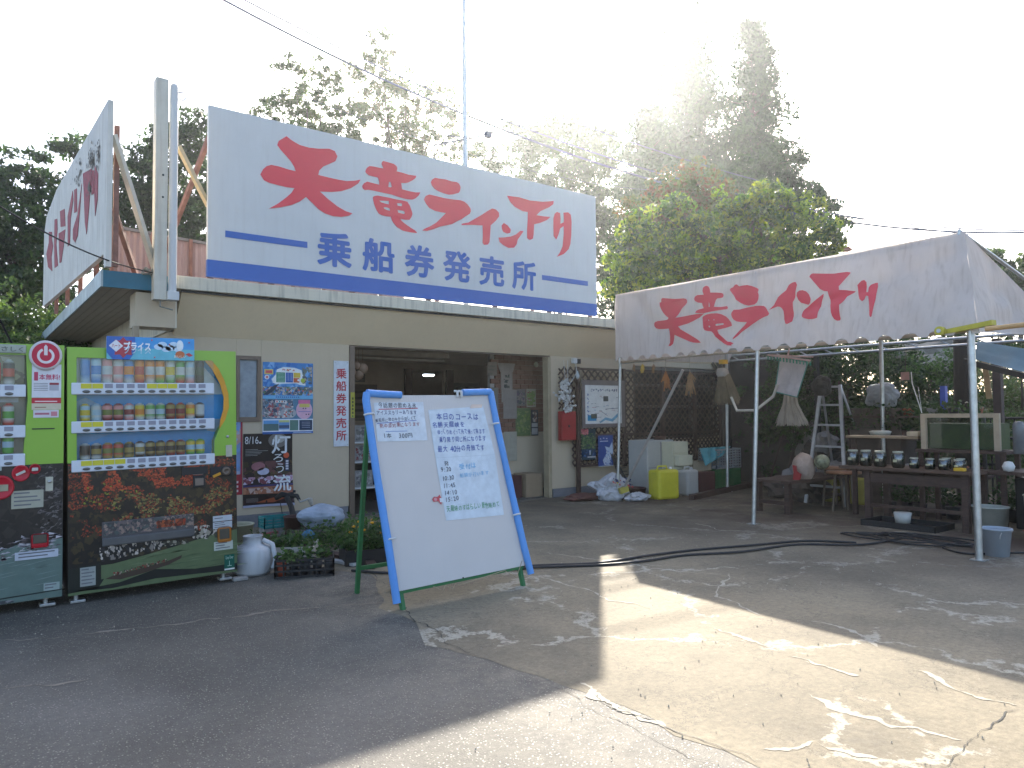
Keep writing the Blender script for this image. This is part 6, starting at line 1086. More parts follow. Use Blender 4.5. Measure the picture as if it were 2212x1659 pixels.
def p_lantern(pr, w, h, r):
    B_ = lambda *c: srgb(*c)
    pr.rect(0, 0, w, h, B_(38, 28, 24), 0); pr.scatter(0, h * .38, w, h * .62, 80, .06, [B_(60, 50, 30), B_(80, 65, 40), B_(45, 32, 30), B_(95, 60, 60)], r, 1)
    pr.disc(w * .7, h * .9, w * .2, B_(110, 105, 100), 1, h * .1); pr.disc(w * .72, h * .92, w * .12, B_(170, 168, 160), 2, h * .055)
    pr.disc(w * .3, h * .55, w * .14, B_(150, 100, 105), 2, h * .06); pr.disc(w * .4, h * .48, w * .12, B_(185, 185, 205), 2, h * .05)
    pr.scatter(0, h * .31, w, h * .41, 70, .035, [B_(190, 170, 190), B_(170, 130, 150), B_(200, 190, 210), B_(120, 60, 70)], r, 2)
    a = [(x * w, h * (.405 + .03 * math.sin(x * math.pi))) for x in np.linspace(0, .75, 14)]; pr.poly(a + [(p[0], p[1] - h * .008) for p in a[::-1]], B_(50, 25, 20), 4)
    pr.rect(0, h * .275, w, h * .30, B_(60, 50, 95), 4); pr.poly([(0, h * .18), (w, h * .16), (w, h * .27), (0, h * .275)], B_(150, 95, 70), 4); pr.scatter(0, h * .18, w * .8, h * .26, 30, .04, [B_(175, 120, 90), B_(120, 75, 55), B_(185, 160, 150)], r, 5)
    pr.poly([(0, h * .1), (w * .6, h * .14), (w, h * .18), (w, h * .04), (0, h * .04)], B_(50, 28, 24), 6); pr.poly([(w * .25, h * .06), (w * .7, h * .13), (w * .95, h * .13), (w * .6, h * .05)], B_(150, 75, 45), 7); pr.rect(0, 0, w, h * .03, B_(170, 170, 190), 8)
    for c, x0, z0, x1, z1, bo in (('灯', .57, .72, .95, .97, .015), ('ろ', .6, .6, .8, .71, .0), ('う', .66, .45, .82, .58, .0), ('流', .6, .2, .95, .42, .015)): pr.text(c, w * x0, h * z0, w * x1, h * z1, B_(215, 218, 220), 9, bold=bo, fit=True)
    pr.text('8/16', w * .03, h * .86, w * .3, h * .96, B_(215, 215, 215), 9, bold=.0); pr.disc(w * .335, h * .875, w * .022, B_(215, 215, 215), 9)
    for i, l in enumerate((.25, .45, .33, .3, .24)): pr.rect(w * .04, h * (.78 - .02 * i), w * (.04 + l), h * (.786 - .02 * i), B_(150, 150, 145), 9)
    pr.disc(w * .87, h * .69, w * .06, B_(200, 85, 50), 9); pr.rect(w * .84, h * .47, w * .93, h * .64, B_(45, 50, 75), 9); pr.text('花火大会', w * .86, h * .6, w * .92, h * .63, B_(200, 200, 210), 10) if False else [pr.rect(w * .86, h * (.49 + .035 * i), w * .915, h * (.515 + .035 * i), B_(200, 200, 210), 10) for i in range(4)]
    for i in range(5): pr.rect(w * .06, h * (.07 + .012 * i), w * .3, h * (.073 + .012 * i), B_(150, 140, 135), 10)
def curlf(x, y): return .10 * max(0, (x - .3) / .34) * max(0, (.5 - y) / .5) ** 1.5
poster('poster', 'dark lantern festival poster with large white characters, its lower right corner curling', 2.83, 3.46, .25, 1.18, YW - .008, p_lantern, curlf)
def p_strip(pr, w, h, r):
    pr.rect(0, 0, w, h, srgb(120, 145, 185), 0); pr.rect(0, 0, w, h * .28, srgb(150, 30, 45), 2); pr.rect(w * .85, 0, w, h, srgb(150, 40, 55), 3); pr.poly([(0, h * .6), (w, h * .75), (w, h * .95), (0, h * .8)], srgb(190, 150, 140), 1); pr.scatter(0, h * .28, w * .8, h, 20, .03, [srgb(110, 150, 200), srgb(160, 170, 190), srgb(90, 110, 170)], r, 1)
    for i in range(3): pr.rect(w * .2, h * (.04 + .06 * i), w * .7, h * (.07 + .06 * i), srgb(215, 200, 200), 3)
poster('poster', 'narrow strip of a red and blue poster squeezed between machine and lantern poster', 2.66, 2.82, .42, 1.33, YW - .006, p_strip)
def p_vert(pr, w, h, r):
    pr.rect(0, 0, w, h, srgb(205, 210, 215), 0)
    for i, c in enumerate('乗船券発売所'): z = h * (.93 - .145 * (i + 1)) + .01; pr.text(c, w * .16, z, w * .84, z + h * .115, srgb(178, 60, 66), 2, bold=.022)
    for x, y in ((.08, .98), (.92, .98), (.08, .02), (.92, .02)): pr.disc(w * x, h * y, .004, srgb(90, 90, 90), 2, n=8)
VS = poster('vertical_sign', 'narrow vertical white sign with six red characters beside the entrance', 4.03, 4.245, .98, 2.15, YW - .02, p_vert, cat='sign')
MB().box((4.031, YW - .018, .981), (4.244, YW - .001, 2.149)).build('panel', M_white, VS, world=True)
def p_yel(pr, w, h, r):
    pr.rect(0, 0, w, h, srgb(165, 160, 60), 0); [pr.rect(w * .3, h * (.15 + .14 * i), w * .7, h * (.24 + .14 * i), srgb(70, 70, 40), 1) for i in range(5)]; pr.disc(w * .5, h * .06, w * .2, srgb(40, 110, 60), 1)
poster('yellow_plate', 'small yellow vertical plate on the left entrance jamb', 4.275, 4.335, 1.37, 1.72, YW - .024, p_yel, cat='sign')

# ------------------------------------------------------------------ inside the entrance
FL_ = thing('fluorescent_fixture', 'unlit long fluorescent fixture on the entrance ceiling', 'lamp', (6.0, 10.3, 2.35))
MB().box((4.75, 10.25, 2.33), (6.45, 10.42, 2.41), bev=.01).build('housing', mat('fixture', (.32, .28, .22), .6), FL_, world=True); MB().tube([(4.8, 10.33, 2.29), (6.4, 10.33, 2.29)], .016, 8).build('tube', mat('fixture_tube', (.45, .42, .36), .4), FL_, world=True)
LL = thing('ceiling_lamp', 'small glowing white ceiling lamp in the dark back room', 'lamp', (6.75, 12.3, 2.05))
q = [onY(906, 812, 13.6), onY(941, 813, 13.6)]
mb = MB(); mb.box((q[0].x + .1, 13.5, q[0].z - .0), (q[1].x - .1, 13.62, q[0].z + .035)); mb.build('tube', mat('lamp_white', (.75, .85, 1), .5, emit=5), LL, world=True)
def sheet_on(lab, x0, x1, z0, z1, Y, col, cat='paper', n=6, lc=(110, 105, 95), seed=0, extra=None, group=None):
    def fn(pr, w, h, r):
        pr.rect(0, 0, w, h, srgb(*col), 0)
        for i in range(n): pr.rect(w * .1, h * (.08 + .84 * i / n), w * (.5 + .4 * r.random()), h * (.08 + .84 * i / n + .35 / n), srgb(*lc), 1)
        if extra: pr.scatter(w * .05, h * .1, w * .95, h * .9, 60, min(w, h) * .12, [srgb(*c) for c in extra], r, 2)
    return poster('poster', lab, x0, x1, z0, z1, Y, fn, cat=cat)
YP = 9.965
sheet_on('tall pale hanging banner with dark brush writing on the brown panel', 7.30, 7.55, 1.82, 2.27, YP, (135, 128, 118), 'banner', 0, extra=None)
pr = PR(); r = random.Random(31)
mb = thing('hanging_cloth', 'white festival coat shape cloth widening at the top on the brown panel', 'banner', (7.22, 9.95, 1.3)); pr.poly([(0, .97), (.38, .97), (.33, .82), (.3, .82), (.3, .3), (.08, .3), (.08, .82), (.05, .82)], srgb(150, 140, 130), 0)
for i in range(5): pr.scatter(.13, .36 + i * .09, .25, .43 + i * .09, 8, .03, [srgb(60, 62, 58), srgb(75, 80, 70)], r, 2)
pr.build('cloth', (7.22, 9.95, 1.3), (1, 0, 0), (0, 0, 1), mb, world=True)
sheet_on('pale notice sheet just right of the hanging cloth', 7.33, 7.62, 1.32, 1.82, 9.942, (140, 132, 124), n=0)
sheet_on('landscape photo sheet, upper middle of the brown panel', 7.63, 7.83, 1.54, 1.83, YP, (120, 110, 105), n=0, extra=[(90, 85, 90), (140, 130, 120), (110, 80, 100), (80, 90, 80)])
sheet_on('green leaflet sheet at the upper right of the brown panel', 7.85, 8.06, 1.52, 1.84, YP, (165, 160, 140), n=5, lc=(140, 80, 70), extra=[(120, 140, 80)])
sheet_on('large green map leaflet low on the brown panel', 7.6, 7.93, 1.02, 1.50, 9.955, (100, 115, 75), n=0, extra=[(115, 135, 70), (90, 110, 70), (130, 140, 95)])
sheet_on('small dark calendar card beside the green map leaflet', 7.94, 8.10, 1.02, 1.47, 9.955, (55, 58, 62), n=0, extra=None)
pr = PR(); pr.rect(.01, .02, .14, .13, srgb(165, 165, 165), 1); pr.rect(.01, .15, .14, .22, srgb(165, 165, 165), 1); pr.scatter(.03, .24, .13, .42, 20, .03, [srgb(120, 90, 80), srgb(180, 170, 160)], r, 1)
tt = thing('calendar_pages', 'white pages clipped on the dark calendar card', 'calendar', (7.94, 9.953, 1.02)); pr.build('pages', (7.94, 9.95, 1.02), (1, 0, 0), (0, 0, 1), tt, world=True)
sheet_on('timetable board of rows left of the hanging cloth', 7.02, 7.24, 1.1, 1.85, YP, (120, 115, 105), n=9, lc=(85, 90, 85))
sheet_on('white price board leaning low on the cream partition', 7.35, 7.62, .6, 1.1, 9.95, (165, 160, 145), n=0)
sheet_on('small framed notice near the ceiling left of the cloth', 7.0, 7.2, 2.05, 2.28, 9.94, (125, 115, 105), n=3)
tag(MB().lathe([(0, 0), (.045, 0), (.05, .012), (0, .02)], 16, M=Matrix.Translation((8.07, 9.97, 2.27)) @ Matrix.Rotation(math.pi / 2, 4, 'X')).build('wall_disc', mat('pale_green_disc', (.35, .36, .24), .6)), 'round pale disc high on the brown panel near the right jamb', 'clock')
tag(MB().box((7.5, 9.55, .013), (7.86, 9.9, .4), bev=.004).build('cardboard_box', mat('cardboard', (.3, .22, .14), .85, var=.1)), 'brown cardboard box on the floor by the right jamb', 'box')
tag(MB().box((7.2, 9.6, .013), (7.45, 9.92, .38), bev=.004).build('box', mat('maroon_box', (.085, .03, .028), .6)), 'dark red box half hidden behind the whiteboard frame', 'box')
YB = 12.49
for lab, x0, x1, z0, z1, col, ex in (('upper framed picture on the back wall at left', 5.35, 6.0, 2.02, 2.35, (90, 82, 72), [(110, 100, 90), (70, 65, 60)]), ('large lettered board on the back wall at left', 5.2, 6.25, 1.3, 1.98, (95, 82, 72), None), ('dim framed picture to the right of the back doorway', 7.75, 8.6, 1.35, 2.05, (70, 64, 54), [(90, 85, 70), (60, 55, 50)]), ('pale chart right of the dim picture', 8.85, 9.4, 1.3, 2.1, (80, 76, 64), [(90, 88, 76)])):
    sheet_on(lab, x0, x1, z0, z1, YB, col, n=5 if ex is None else 0, extra=ex, lc=(60, 50, 48))
for i, x in enumerate((6.9, 7.85)): tag(MB().box((x - .08, YB - .05, 0), (x + .08, YB, 2.3)).build('wooden_pillar', mat('dark_pillar', (.09, .05, .04), .7)), ['dark pillar left of the lit back doorway', 'dark pillar right of the lit back doorway'][i], 'pillar')
CT = thing('counter', 'dark wooden ticket counter inside the entrance behind the whiteboard', 'counter', (5.6, 10.9, 0)); MB().box((5.4, 10.6, .013), (7.2, 11.2, .95), bev=.01).build('body', M_brown, CT, world=True); MB().box((5.35, 10.55, .952), (7.25, 11.25, .99)).build('top', mat('counter_top', (.2, .14, .1), .4), CT, world=True)
DF = thing('display_shelf', 'white wire display shelf with leaflets behind the glass door', 'shelf', (4.5, 9.9, 0))
for z in (.35, .72, 1.0): MB().box((4.42, 9.62, z), (5.3, 9.9, z + .02)).build('shelf_board', M_white, DF, world=True)
for x in (4.42, 5.27): MB().box((x, 9.62, .013), (x + .03, 9.9, 1.25)).build('side_panel', mat('shelf_side', (.4, .4, .4), .6), DF, world=True)
r = random.Random(44)
for i, lab in enumerate(('grey photo leaflet at the left of the top shelf', 'pale leaflet in the middle of the top shelf', 'red trimmed leaflet at the left of the middle shelf', 'white card in the middle of the middle shelf', 'dim leaflet on the lowest shelf')):
    z = (1.02, 1.02, .74, .74, .37)[i]; x = 4.5 + (i % 2) * .36; sheet_on(lab, x, x + .28, z, z + .24, 9.7, (130, 130, 130), 'leaflet', 0, extra=[(90, 90, 95), (150, 150, 150), (120, 60, 60) if i == 2 else (110, 110, 105)])
OR_ = thing('hanging_ornament', 'cluster of dried gourds and paper charms hanging inside the entrance top left', 'ornament', (4.5, 9.75, 2.1)); mb = MB()
for x, z, rr_ in ((4.47, 2.02, .05), (4.56, 1.98, .07), (4.62, 2.08, .08), (4.52, 2.12, .06)): mb.lathe([(0, -rr_)] + [(rr_ * math.sin(a), -rr_ * math.cos(a)) for a in np.linspace(.3, 2.8, 7)] + [(0, rr_)], 10, (x, 9.7, z)); mb.tube([(x, 9.7, z), (x, 9.7, 2.36)], .003, 4)
mb.build('gourd', mat('dried_gourd', (.26, .17, .11), .7), OR_, world=True); MB().box((4.38, 9.62, 1.82), (4.41, 9.63, 2.0)).box((4.34, 9.62, 1.88), (4.37, 9.63, 2.06)).build('paper_charm', M_white, OR_, world=True); MB().box((4.42, 9.62, 1.78), (4.46, 9.64, 1.86)).build('red_tassel', mat('dull_red', (.35, .03, .03), .6), OR_, world=True)

# ------------------------------------------------------------------ the whiteboard stand
AB = thing('sandwich_board', 'white notice board on green legs with blue foam edges and handwritten sheets', 'notice board', (3.08, 4.85, 0))
O_, U_, V_ = Vector((2.47, 4.70, .10)), Vector((1.22, .03, 0)).normalized(), Vector((-.05, .38, 1.47)).normalized(); Nn = U_.cross(V_).normalized()
def bp(u, v, n=0): return O_ + U_ * u + V_ * v + Nn * n
def board_bm(pts, d0, d1):
    mb = MB(); mb.prism([pts], bp(0, 0, d0), U_, V_, d1 - d0); return mb
M_wb = mat('corrugated_board', (.63, .60, .575), .45, var=.05, scale=2, transl=.12)
_nt = M_wb.node_tree; _w = N(_nt, 'ShaderNodeTexWave'); _w.bands_direction = 'X'; _w.inputs['Scale'].default_value = 14; _tc = N(_nt, 'ShaderNodeTexCoord'); _nt.links.new(_tc.outputs['Object'], _w.inputs['Vector']); _b = N(_nt, 'ShaderNodeBump'); _b.inputs['Strength'].default_value = .06; _b.inputs['Distance'].default_value = .004; _nt.links.new(_w.outputs[0], _b.inputs['Height']); _nt.links.new(_b.outputs[0], _nt.nodes['Principled BSDF'].inputs['Normal'])
board_bm([(.03, .035), (1.235, .06), (1.205, 1.515), (.03, 1.5)], -.008, 0).build('panel', M_wb, AB, world=True)
M_foam = mat('blue_foam', (.10, .29, .66), .55, var=.08, scale=9)
for pts in ([(.022, -.045), (.022, .4), (.012, .9), (.014, 1.46), (.03, 1.515)], [(.03, 1.515), (.17, 1.507), (.32, 1.503)], [(.915, 1.53), (1.05, 1.535), (1.205, 1.54)], [(1.205, 1.54), (1.21, 1.2), (1.235, .6), (1.255, .2), (1.275, -.015)]):
    P = [bp(a, b, .012) for a, b in pts]; Q = []
    for i in range(len(P) - 1):
        n_ = max(2, int((P[i + 1] - P[i]).length / .05)); Q += [P[i].lerp(P[i + 1], k_ / n_) for k_ in range(n_)]
    Q.append(P[-1]); MB().tube(Q, [.029 + .0022 * noise.noise(q * 9) for q in Q], 12).build('foam_edge', M_foam, AB, world=True)
for u, v in ((.018, 1.345), (.045, .408), (1.187, 1.253), (1.236, .477)): MB().tube([bp(u - .045, v - .004, .02), bp(u - .02, v, .044), bp(u + .02, v + .002, .044), bp(u + .045, v + .006, .01)], .0075, 6).build('tape', M_white, AB, world=True)
for u in (.845, .885): MB().tube([bp(u, 1.545, .0), bp(u + .005, 1.535, .03), bp(u + .012, 1.49, .012)], .011, 6).build('tape', M_white, AB, world=True)
for a, b in ((bp(.06, 1.45, -.03), bp(.085, -.10, -.03)), (bp(1.17, 1.47, -.03), bp(1.205, -.10, -.03))): MB().bar(a, b, .032, .03).build('leg', M_green, AB, world=True)
for a, b in ((bp(.07, 1.47, -.045), (2.51, 5.37, 0)), (bp(1.17, 1.49, -.045), (3.74, 5.42, 0))): MB().bar(a, b, .032, .03).build('leg', M_green, AB, world=True)
MB().bar((2.51, 5.33, .2), (3.74, 5.38, .2), .028, .03).build('crossbar', M_green, AB, world=True); MB().bar(bp(.03, .03, -.02), bp(1.23, .055, -.02), .02, .03).build('crossbar', M_green, AB, world=True)
MB().tube([onz(860 + 0, 1262, .02)] + [Vector(bp(.35 + .03 * i, .02 - .02 * (i % 3), .02)) for i in range(8)] + [bp(1.0, .05, .03), bp(1.1, -.02, .04), bp(1.15, .04, .03), bp(1.2, .1, .02)], .003, 5).build('string', mat('string', (.4, .33, .22), .9), AB, world=True)
ink = srgb(60, 62, 75); blu = srgb(70, 90, 165)
def hand(pr, t, a, b, h, col, lay=2, seed=0):
    rr_ = random.Random(len(t) * 3 + seed); n = len(t); L_ = b[0] - a[0]; cw = [.55 if c in '0123456789:,. っ' else 1 for c in t]; tot = sum(cw); x = a[0]
    for c, w_ in zip(t, cw):
        w = L_ * w_ / tot; y = a[1] + (b[1] - a[1]) * (x - a[0]) / L_
        if c != ' ':
            _, _, a0, b0, c0, d0 = text_tris(c); em = .56 if c in '0123456789' else (.3 if c == ':' else 1.0); k1 = w * .92 / em if em > .5 else w * .9 / .56; k2 = h / .88 * rr_.uniform(.9, 1.08); y += rr_.uniform(-.003, .003)
            if em < 1: k2 = h / .74; k1 = k2 * .9
            gw = (b0 - a0) * k1; x_ = x + (w - gw) / 2; yb = y + (c0 + (.1 if em == 1 else 0)) * k2
            pr.text(c, x_, yb, x_ + gw, yb + (d0 - c0) * k2, col, lay, bold=.004 if h > .045 else 0., shear=rr_.uniform(-.05, .16), y0b=yb + rr_.uniform(-.002, .004))
        x += w
pr = PR(); pr.poly([(.063, 1.137), (.502, 1.135), (.52, 1.449), (.079, 1.442)], srgb(205, 212, 218), 0)
s1 = pr.build('notice_sheet', bp(0, 0, .003), U_, V_, AB, world=True)
pr = PR()
hand(pr, '今話題の飲める氷', (.111, 1.398), (.449, 1.393), .042, srgb(70, 70, 80)); pr.poly([(.112, 1.386), (.46, 1.394), (.46, 1.4), (.112, 1.392)], srgb(190, 60, 80), 1)
hand(pr, 'アイススラリーあります', (.084, 1.341), (.445, 1.346), .036, srgb(50, 58, 105)); hand(pr, '乗船前に体の中から涼しくて', (.068, 1.285), (.43, 1.303), .03, srgb(60, 65, 90)); pr.poly([(.08, 1.276), (.43, 1.296), (.43, 1.3), (.08, 1.28)], srgb(70, 100, 180), 1)
hand(pr, '熱中症対策になります', (.098, 1.24), (.455, 1.251), .034, srgb(150, 55, 65)); pr.rect(.143, 1.212, .331, 1.216, srgb(110, 140, 195), 1); hand(pr, '1本  300円', (.115, 1.160), (.376, 1.156), .038, srgb(70, 72, 80))
pr.build('handwriting', bp(0, 0, .005), U_, V_, AB, world=True)['kind'] = 'stuff'
pr = PR(); pr.poly([(.555, 1.383), (1.107, 1.413), (1.138, 1.003), (1.118, .487), (.552, .495), (.549, .993)], srgb(200, 210, 218), 0); pr.rect(.55, .99, 1.137, .993, srgb(185, 195, 205), 1)
pr.build('notice_sheet', bp(0, 0, .003), U_, V_, AB, world=True)
pr = PR()
for t, a, b, h in (('本日のコースは', (.614, 1.298), (1.036, 1.293), .056), ('名勝天龍峡を', (.563, 1.234), (.883, 1.233), .046), ('ゆっくりめぐって舟で帰って来ます', (.601, 1.177), (1.077, 1.173), .042), ('乗り降り同じ所になります', (.605, 1.108), (1.071, 1.111), .046), ('最大 40分の舟旅です', (.576, 1.032), (1.046, 1.032), .05)): hand(pr, t, a, b, h, blu)
for t, a, b in (('発', (.616, .922), (.664, .923)), ('9:20', (.576, .877), (.676, .875)), ('10:30', (.576, .808), (.687, .808)), ('11:45', (.573, .751), (.688, .746)), ('14:10', (.571, .694), (.693, .688)), ('15:20', (.568, .641), (.700, .641))): hand(pr, t, a, b, .038, ink)
hand(pr, '受付は', (.754, .883), (.927, .891), .046, srgb(110, 175, 215)); hand(pr, '船頭が行います', (.743, .818), (1.039, .83), .034, srgb(110, 175, 215)); hand(pr, '天龍峡のすばらしい景色眺めて', (.568, .561), (1.089, .555), .045, srgb(75, 150, 95))
pr.build('handwriting', bp(0, 0, .005), U_, V_, AB, world=True)['kind'] = 'stuff'
pr = PR(); pr.poly([(.455, .668), (.475, .688), (.505, .683), (.53, .70), (.545, .66), (.53, .62), (.505, .65), (.465, .648)], srgb(190, 80, 85), 0); pr.rect(.522, .64, .553, .672, srgb(215, 218, 222), 2); pr.disc(.485, .666, .014, srgb(200, 140, 145), 1); pr.build('red_arrow_magnet', bp(0, 0, .006), U_, V_, AB, world=True)
MB().lathe([(0, 0), (.006, 0), (.006, .004), (0, .005)], 8, M=Matrix.Translation(bp(.62, .05, 0)) @ Matrix.Rotation(math.pi / 2, 4, 'X')).build('screw', M_rubber, AB, world=True)
pr = PR(); pr.poly([(.965, 1.395), (1.09, 1.40), (1.1, 1.43), (.99, 1.43)], srgb(215, 195, 180), 0); pr.build('tape_residue', bp(0, 0, .0045), U_, V_, AB, world=True)

# ------------------------------------------------------------------ garden clutter along the wall
def sprigs(c, w, d, n, h, cols, seed, leaf=.02, name='foliage', par=None):
    r = random.Random(seed); V = []; F = []; Cc = []
    for i in range(n):
        x, y = c[0] + r.uniform(-w, w), c[1] + r.uniform(-d, d); hh = h * r.uniform(.4, 1.1); lean = Vector((r.uniform(-.3, .3), r.uniform(-.3, .3), 1)).normalized(); k_ = r.randint(4, 9)
        for j in range(k_):
            p = Vector((x, y, c[2])) + lean * hh * (j + 1) / k_ + Vector((r.gauss(0, .008), r.gauss(0, .008), 0)); a = Vector((r.gauss(0, 1), r.gauss(0, 1), r.uniform(-.2, .8))).normalized(); s_ = leaf * r.uniform(.6, 1.5); b = a.cross(Vector((r.gauss(0, 1), r.gauss(0, 1), r.gauss(0, 1)))).normalized() * s_ * .45
            o = len(V); V += [p, p + a * s_ * .5 + b, p + a * s_ * 1.1, p + a * s_ * .5 - b]; F.append((o, o + 1, o + 2, o + 3)); Cc += [r.choice(cols)]
    return V, F, Cc
def leafmesh(name, VFC, par, m=None, world=True, kind=None):
    V, F, Cc = VFC
    if world and par is not None: Mi = (Matrix.Translation(par.location) @ par.rotation_euler.to_matrix().to_4x4()).inverted(); V = [Mi @ Vector(v) for v in V]
    me = bpy.data.meshes.new(name); me.from_pydata([tuple(v) for v in V], [], F); ca = me.color_attributes.new('Col', 'FLOAT_COLOR', 'CORNER'); arr = []
    for f, c in zip(F, Cc): arr += [c[0], c[1], c[2], 1] * len(f)
    ca.data.foreach_set('color', arr); return link_mesh(name, me, m or LEAF, par, kind)
GR = [(.06, .13, .03), (.09, .18, .04), (.045, .1, .03), (.12, .2, .06)]
JG = thing('watering_jug', 'white plastic watering can with open round mouth beside the vending machine', 'watering can', (2.09, 6.62, 0))
M_jug = mat('jug_white', (.56, .58, .6), .4, var=.12, scale=4, streak=.3, streak_col=(.2, .18, .14))
MB().lathe([(0, 0), (.135, 0), (.16, .03), (.165, .2), (.15, .235), (.1, .26), (.085, .275), (.08, .33), (.088, .335), (.08, .338), (.072, .33), (.075, .27), (0, .2)], 28).build('body', M_jug, JG); MB().tube([(.07, -.06, .3), (.14, -.1, .26), (.165, -.12, .12), (.14, -.11, .05)], [.02, .022, .022, .018], 10).build('handle', M_jug, JG); MB().tube([(-.1, .08, .2), (-.17, .12, .3), (-.2, .14, .32)], [.03, .02, .022], 10).build('spout', M_jug, JG)
pot('bucket', 'cream bucket between the vending machine and the wall', (2.34, 7.9, 0), .13, .26, mat('cream_bucket', (.45, .43, .3), .5), 'bucket', 24, 1.2)
def tray(name, lab, c, w, d, h, m, rz=0, cells=(6, 2), cat='tray', plants=None, seed=0, soil=True):
    t = thing(name, lab, cat, c, rz); MB().box((-w / 2, -d / 2, 0), (w / 2, d / 2, .01)).box((-w / 2, -d / 2, .01), (w / 2, -d / 2 + .012, h)).box((-w / 2, d / 2 - .012, .01), (w / 2, d / 2, h)).box((-w / 2, -d / 2 + .0121, .01), (-w / 2 + .012, d / 2 - .0121, h)).box((w / 2 - .012, -d / 2 + .0121, .01), (w / 2, d / 2 - .0121, h)).build('body', m, t)
    if soil: MB().box((-w / 2 + .0125, -d / 2 + .0125, .011), (w / 2 - .0125, d / 2 - .0125, h * .8)).build('soil', M_soilp, t)
    if plants: V, F, Cc = sprigs((0, 0, h * .8), w / 2 * .9, d / 2 * .85, plants, .12, GR, seed, .035); leafmesh('seedlings', (V, F, Cc), t, world=False, kind='stuff')
    return t
SD = thing('seedling_crate', 'black slotted crate of pots with seedlings in front of the clutter', 'crate', (2.42, 6.22, 0))
a_, b_ = Vector((2.17, 6.27, 0)), Vector((2.62, 6.08, 0)); uu = (b_ - a_).normalized(); vv_ = Vector((-uu.y, uu.x, 0))
for p, q in ((a_, b_), (b_, b_ + vv_ * .3), (b_ + vv_ * .3, a_ + vv_ * .3), (a_ + vv_ * .3, a_)):
    mb = MB()
    for z in (.01, .06, .11, .15): mb.bar(p + Vector((0, 0, z)), q + Vector((0, 0, z)), .01, .016)
    for k_ in range(8): w0 = p.lerp(q, k_ / 7); mb.bar(w0, w0 + Vector((0, 0, .155)), .01, .014)
    mb.build('side', M_black, SD, world=True)
for i in range(5):
    for j in range(2): p = a_ + uu * (.05 + .1 * i) + vv_ * (.08 + .13 * j); MB().lathe([(0, 0), (.032, 0), (.045, .12), (.04, .12), (0, .1)], 10, (p.x, p.y, .003)).build('seedling_pot', mat('terracotta_plastic', (.32, .06, .025), .6) if (i, j) == (0, 0) else M_black, SD, world=True)
cc = a_ + uu * .25 + vv_ * .15; leafmesh('seedlings', sprigs((cc.x, cc.y, .12), .22, .13, 46, .13, GR, 3, .035), SD, kind='stuff')
PB = tray('planter_box', 'white edged foam box of soil with weeds behind the seedling crate', (2.52, 6.95, 0), .55, .42, .17, mat('foam_white', (.5, .48, .42), .7, var=.2), -.5, plants=70, seed=5, cat='planter')
tray('planter_box', 'dark planter full of yellow marigolds behind the whiteboard leg', (3.2, 6.45, 0), .62, .36, .14, M_black, -.25, plants=60, seed=6, cat='planter')
mg = thing('marigold_plants', 'bushy marigolds with small yellow flowers behind the green leg', 'flowers', (3.2, 6.45, .1)); leafmesh('foliage', sprigs((3.2, 6.45, .1), .28, .14, 170, .32, GR, 7, .03), mg)
r = random.Random(3); mb = MB()
for i in range(12): mb.lathe([(0, -.008), (.02, 0), (.015, .012), (0, .015)], 8, (3.2 + r.uniform(-.25, .22), 6.4 + r.uniform(-.12, .1), .33 + r.uniform(-.08, .08)))
mb.build('flower', mat('marigold', (.75, .35, .01), .6), mg, world=True)
leafmesh('weeds', sprigs((3.35, 7.6, 0), .35, .5, 240, .24, GR, 9, .035), None, world=False, kind='stuff')
leafmesh('weeds', sprigs((2.55, 7.3, .0), .3, .35, 160, .22, [(.05, .1, .03), (.1, .1, .05), (.08, .14, .04)], 10, .03), None, world=False, kind='stuff')
crumple('plastic_sack', 'blue and white plastic sack lying on wood blocks by the wall', (3.28, 7.95, .14), .27, .15, .14, mat('blue_sack', (.36, .42, .5), .35, var=.3, scale=6), 31, 'sack', amp=.15)
tag(MB().box((2.95, 7.7, .001), (3.5, 8.1, .13), bev=.012).build('wood_block', mat('old_block', (.14, .12, .1), .9, var=.35, scale=9, bump=.5)), 'rough grey block under the blue and white sack', 'block')
BKT = crate('turquoise plastic basket behind the clutter at the wall base', (2.8, 8.45, .1), .3, .2, .13, mat('turquoise', (.03, .25, .24), .5), slots=4, cat='basket')
tag(MB().box((2.8, 8.45, .001), (3.08, 8.64, .098), bev=.005).build('brick_block', M_conc), 'grey block under the turquoise basket', 'block')
pot('plant_pot', 'brown plastic flowerpot beside the turquoise basket', (3.02, 8.1, 0), .1, .26, mat('brown_pot', (.1, .05, .04), .7), fill=M_soilp)
tag(MB().bar((2.35, 8.1, .06), (2.85, 8.15, .1), .035, .03).bar((2.4, 8.0, .03), (2.8, 7.95, .06), .03, .03).build('tool_handle', mat('dull_red2', (.3, .06, .07), .6)), 'red and white tool handles lying by the cream bucket', 'tool')
tag(MB().lathe([(0, .0), (.06, .01), (.07, .06), (.03, .1), (0, .1)], 12, (2.93, 7.45, .1)).build('blue_cup', mat('blue_cup', (.05, .2, .35), .5)), 'small blue cup among the weeds', 'cup')
for p, q, l_ in (((3.35, 7.1, .03), (3.0, 6.1, .03), 'dark board lying beside the marigold planter'), ((2.9, 7.3, .03), (3.05, 6.4, .02), 'thin grey board lying between the planters')): tag(MB().bar(p, q, .09, .03).build('loose_board', M_brown), l_, 'board')
tag(MB().bar((2.85, 6.62, .02), (2.93, 6.3, .02), .06, .025).build('loose_board', M_white), 'short white board end beside the seedling crate', 'board')
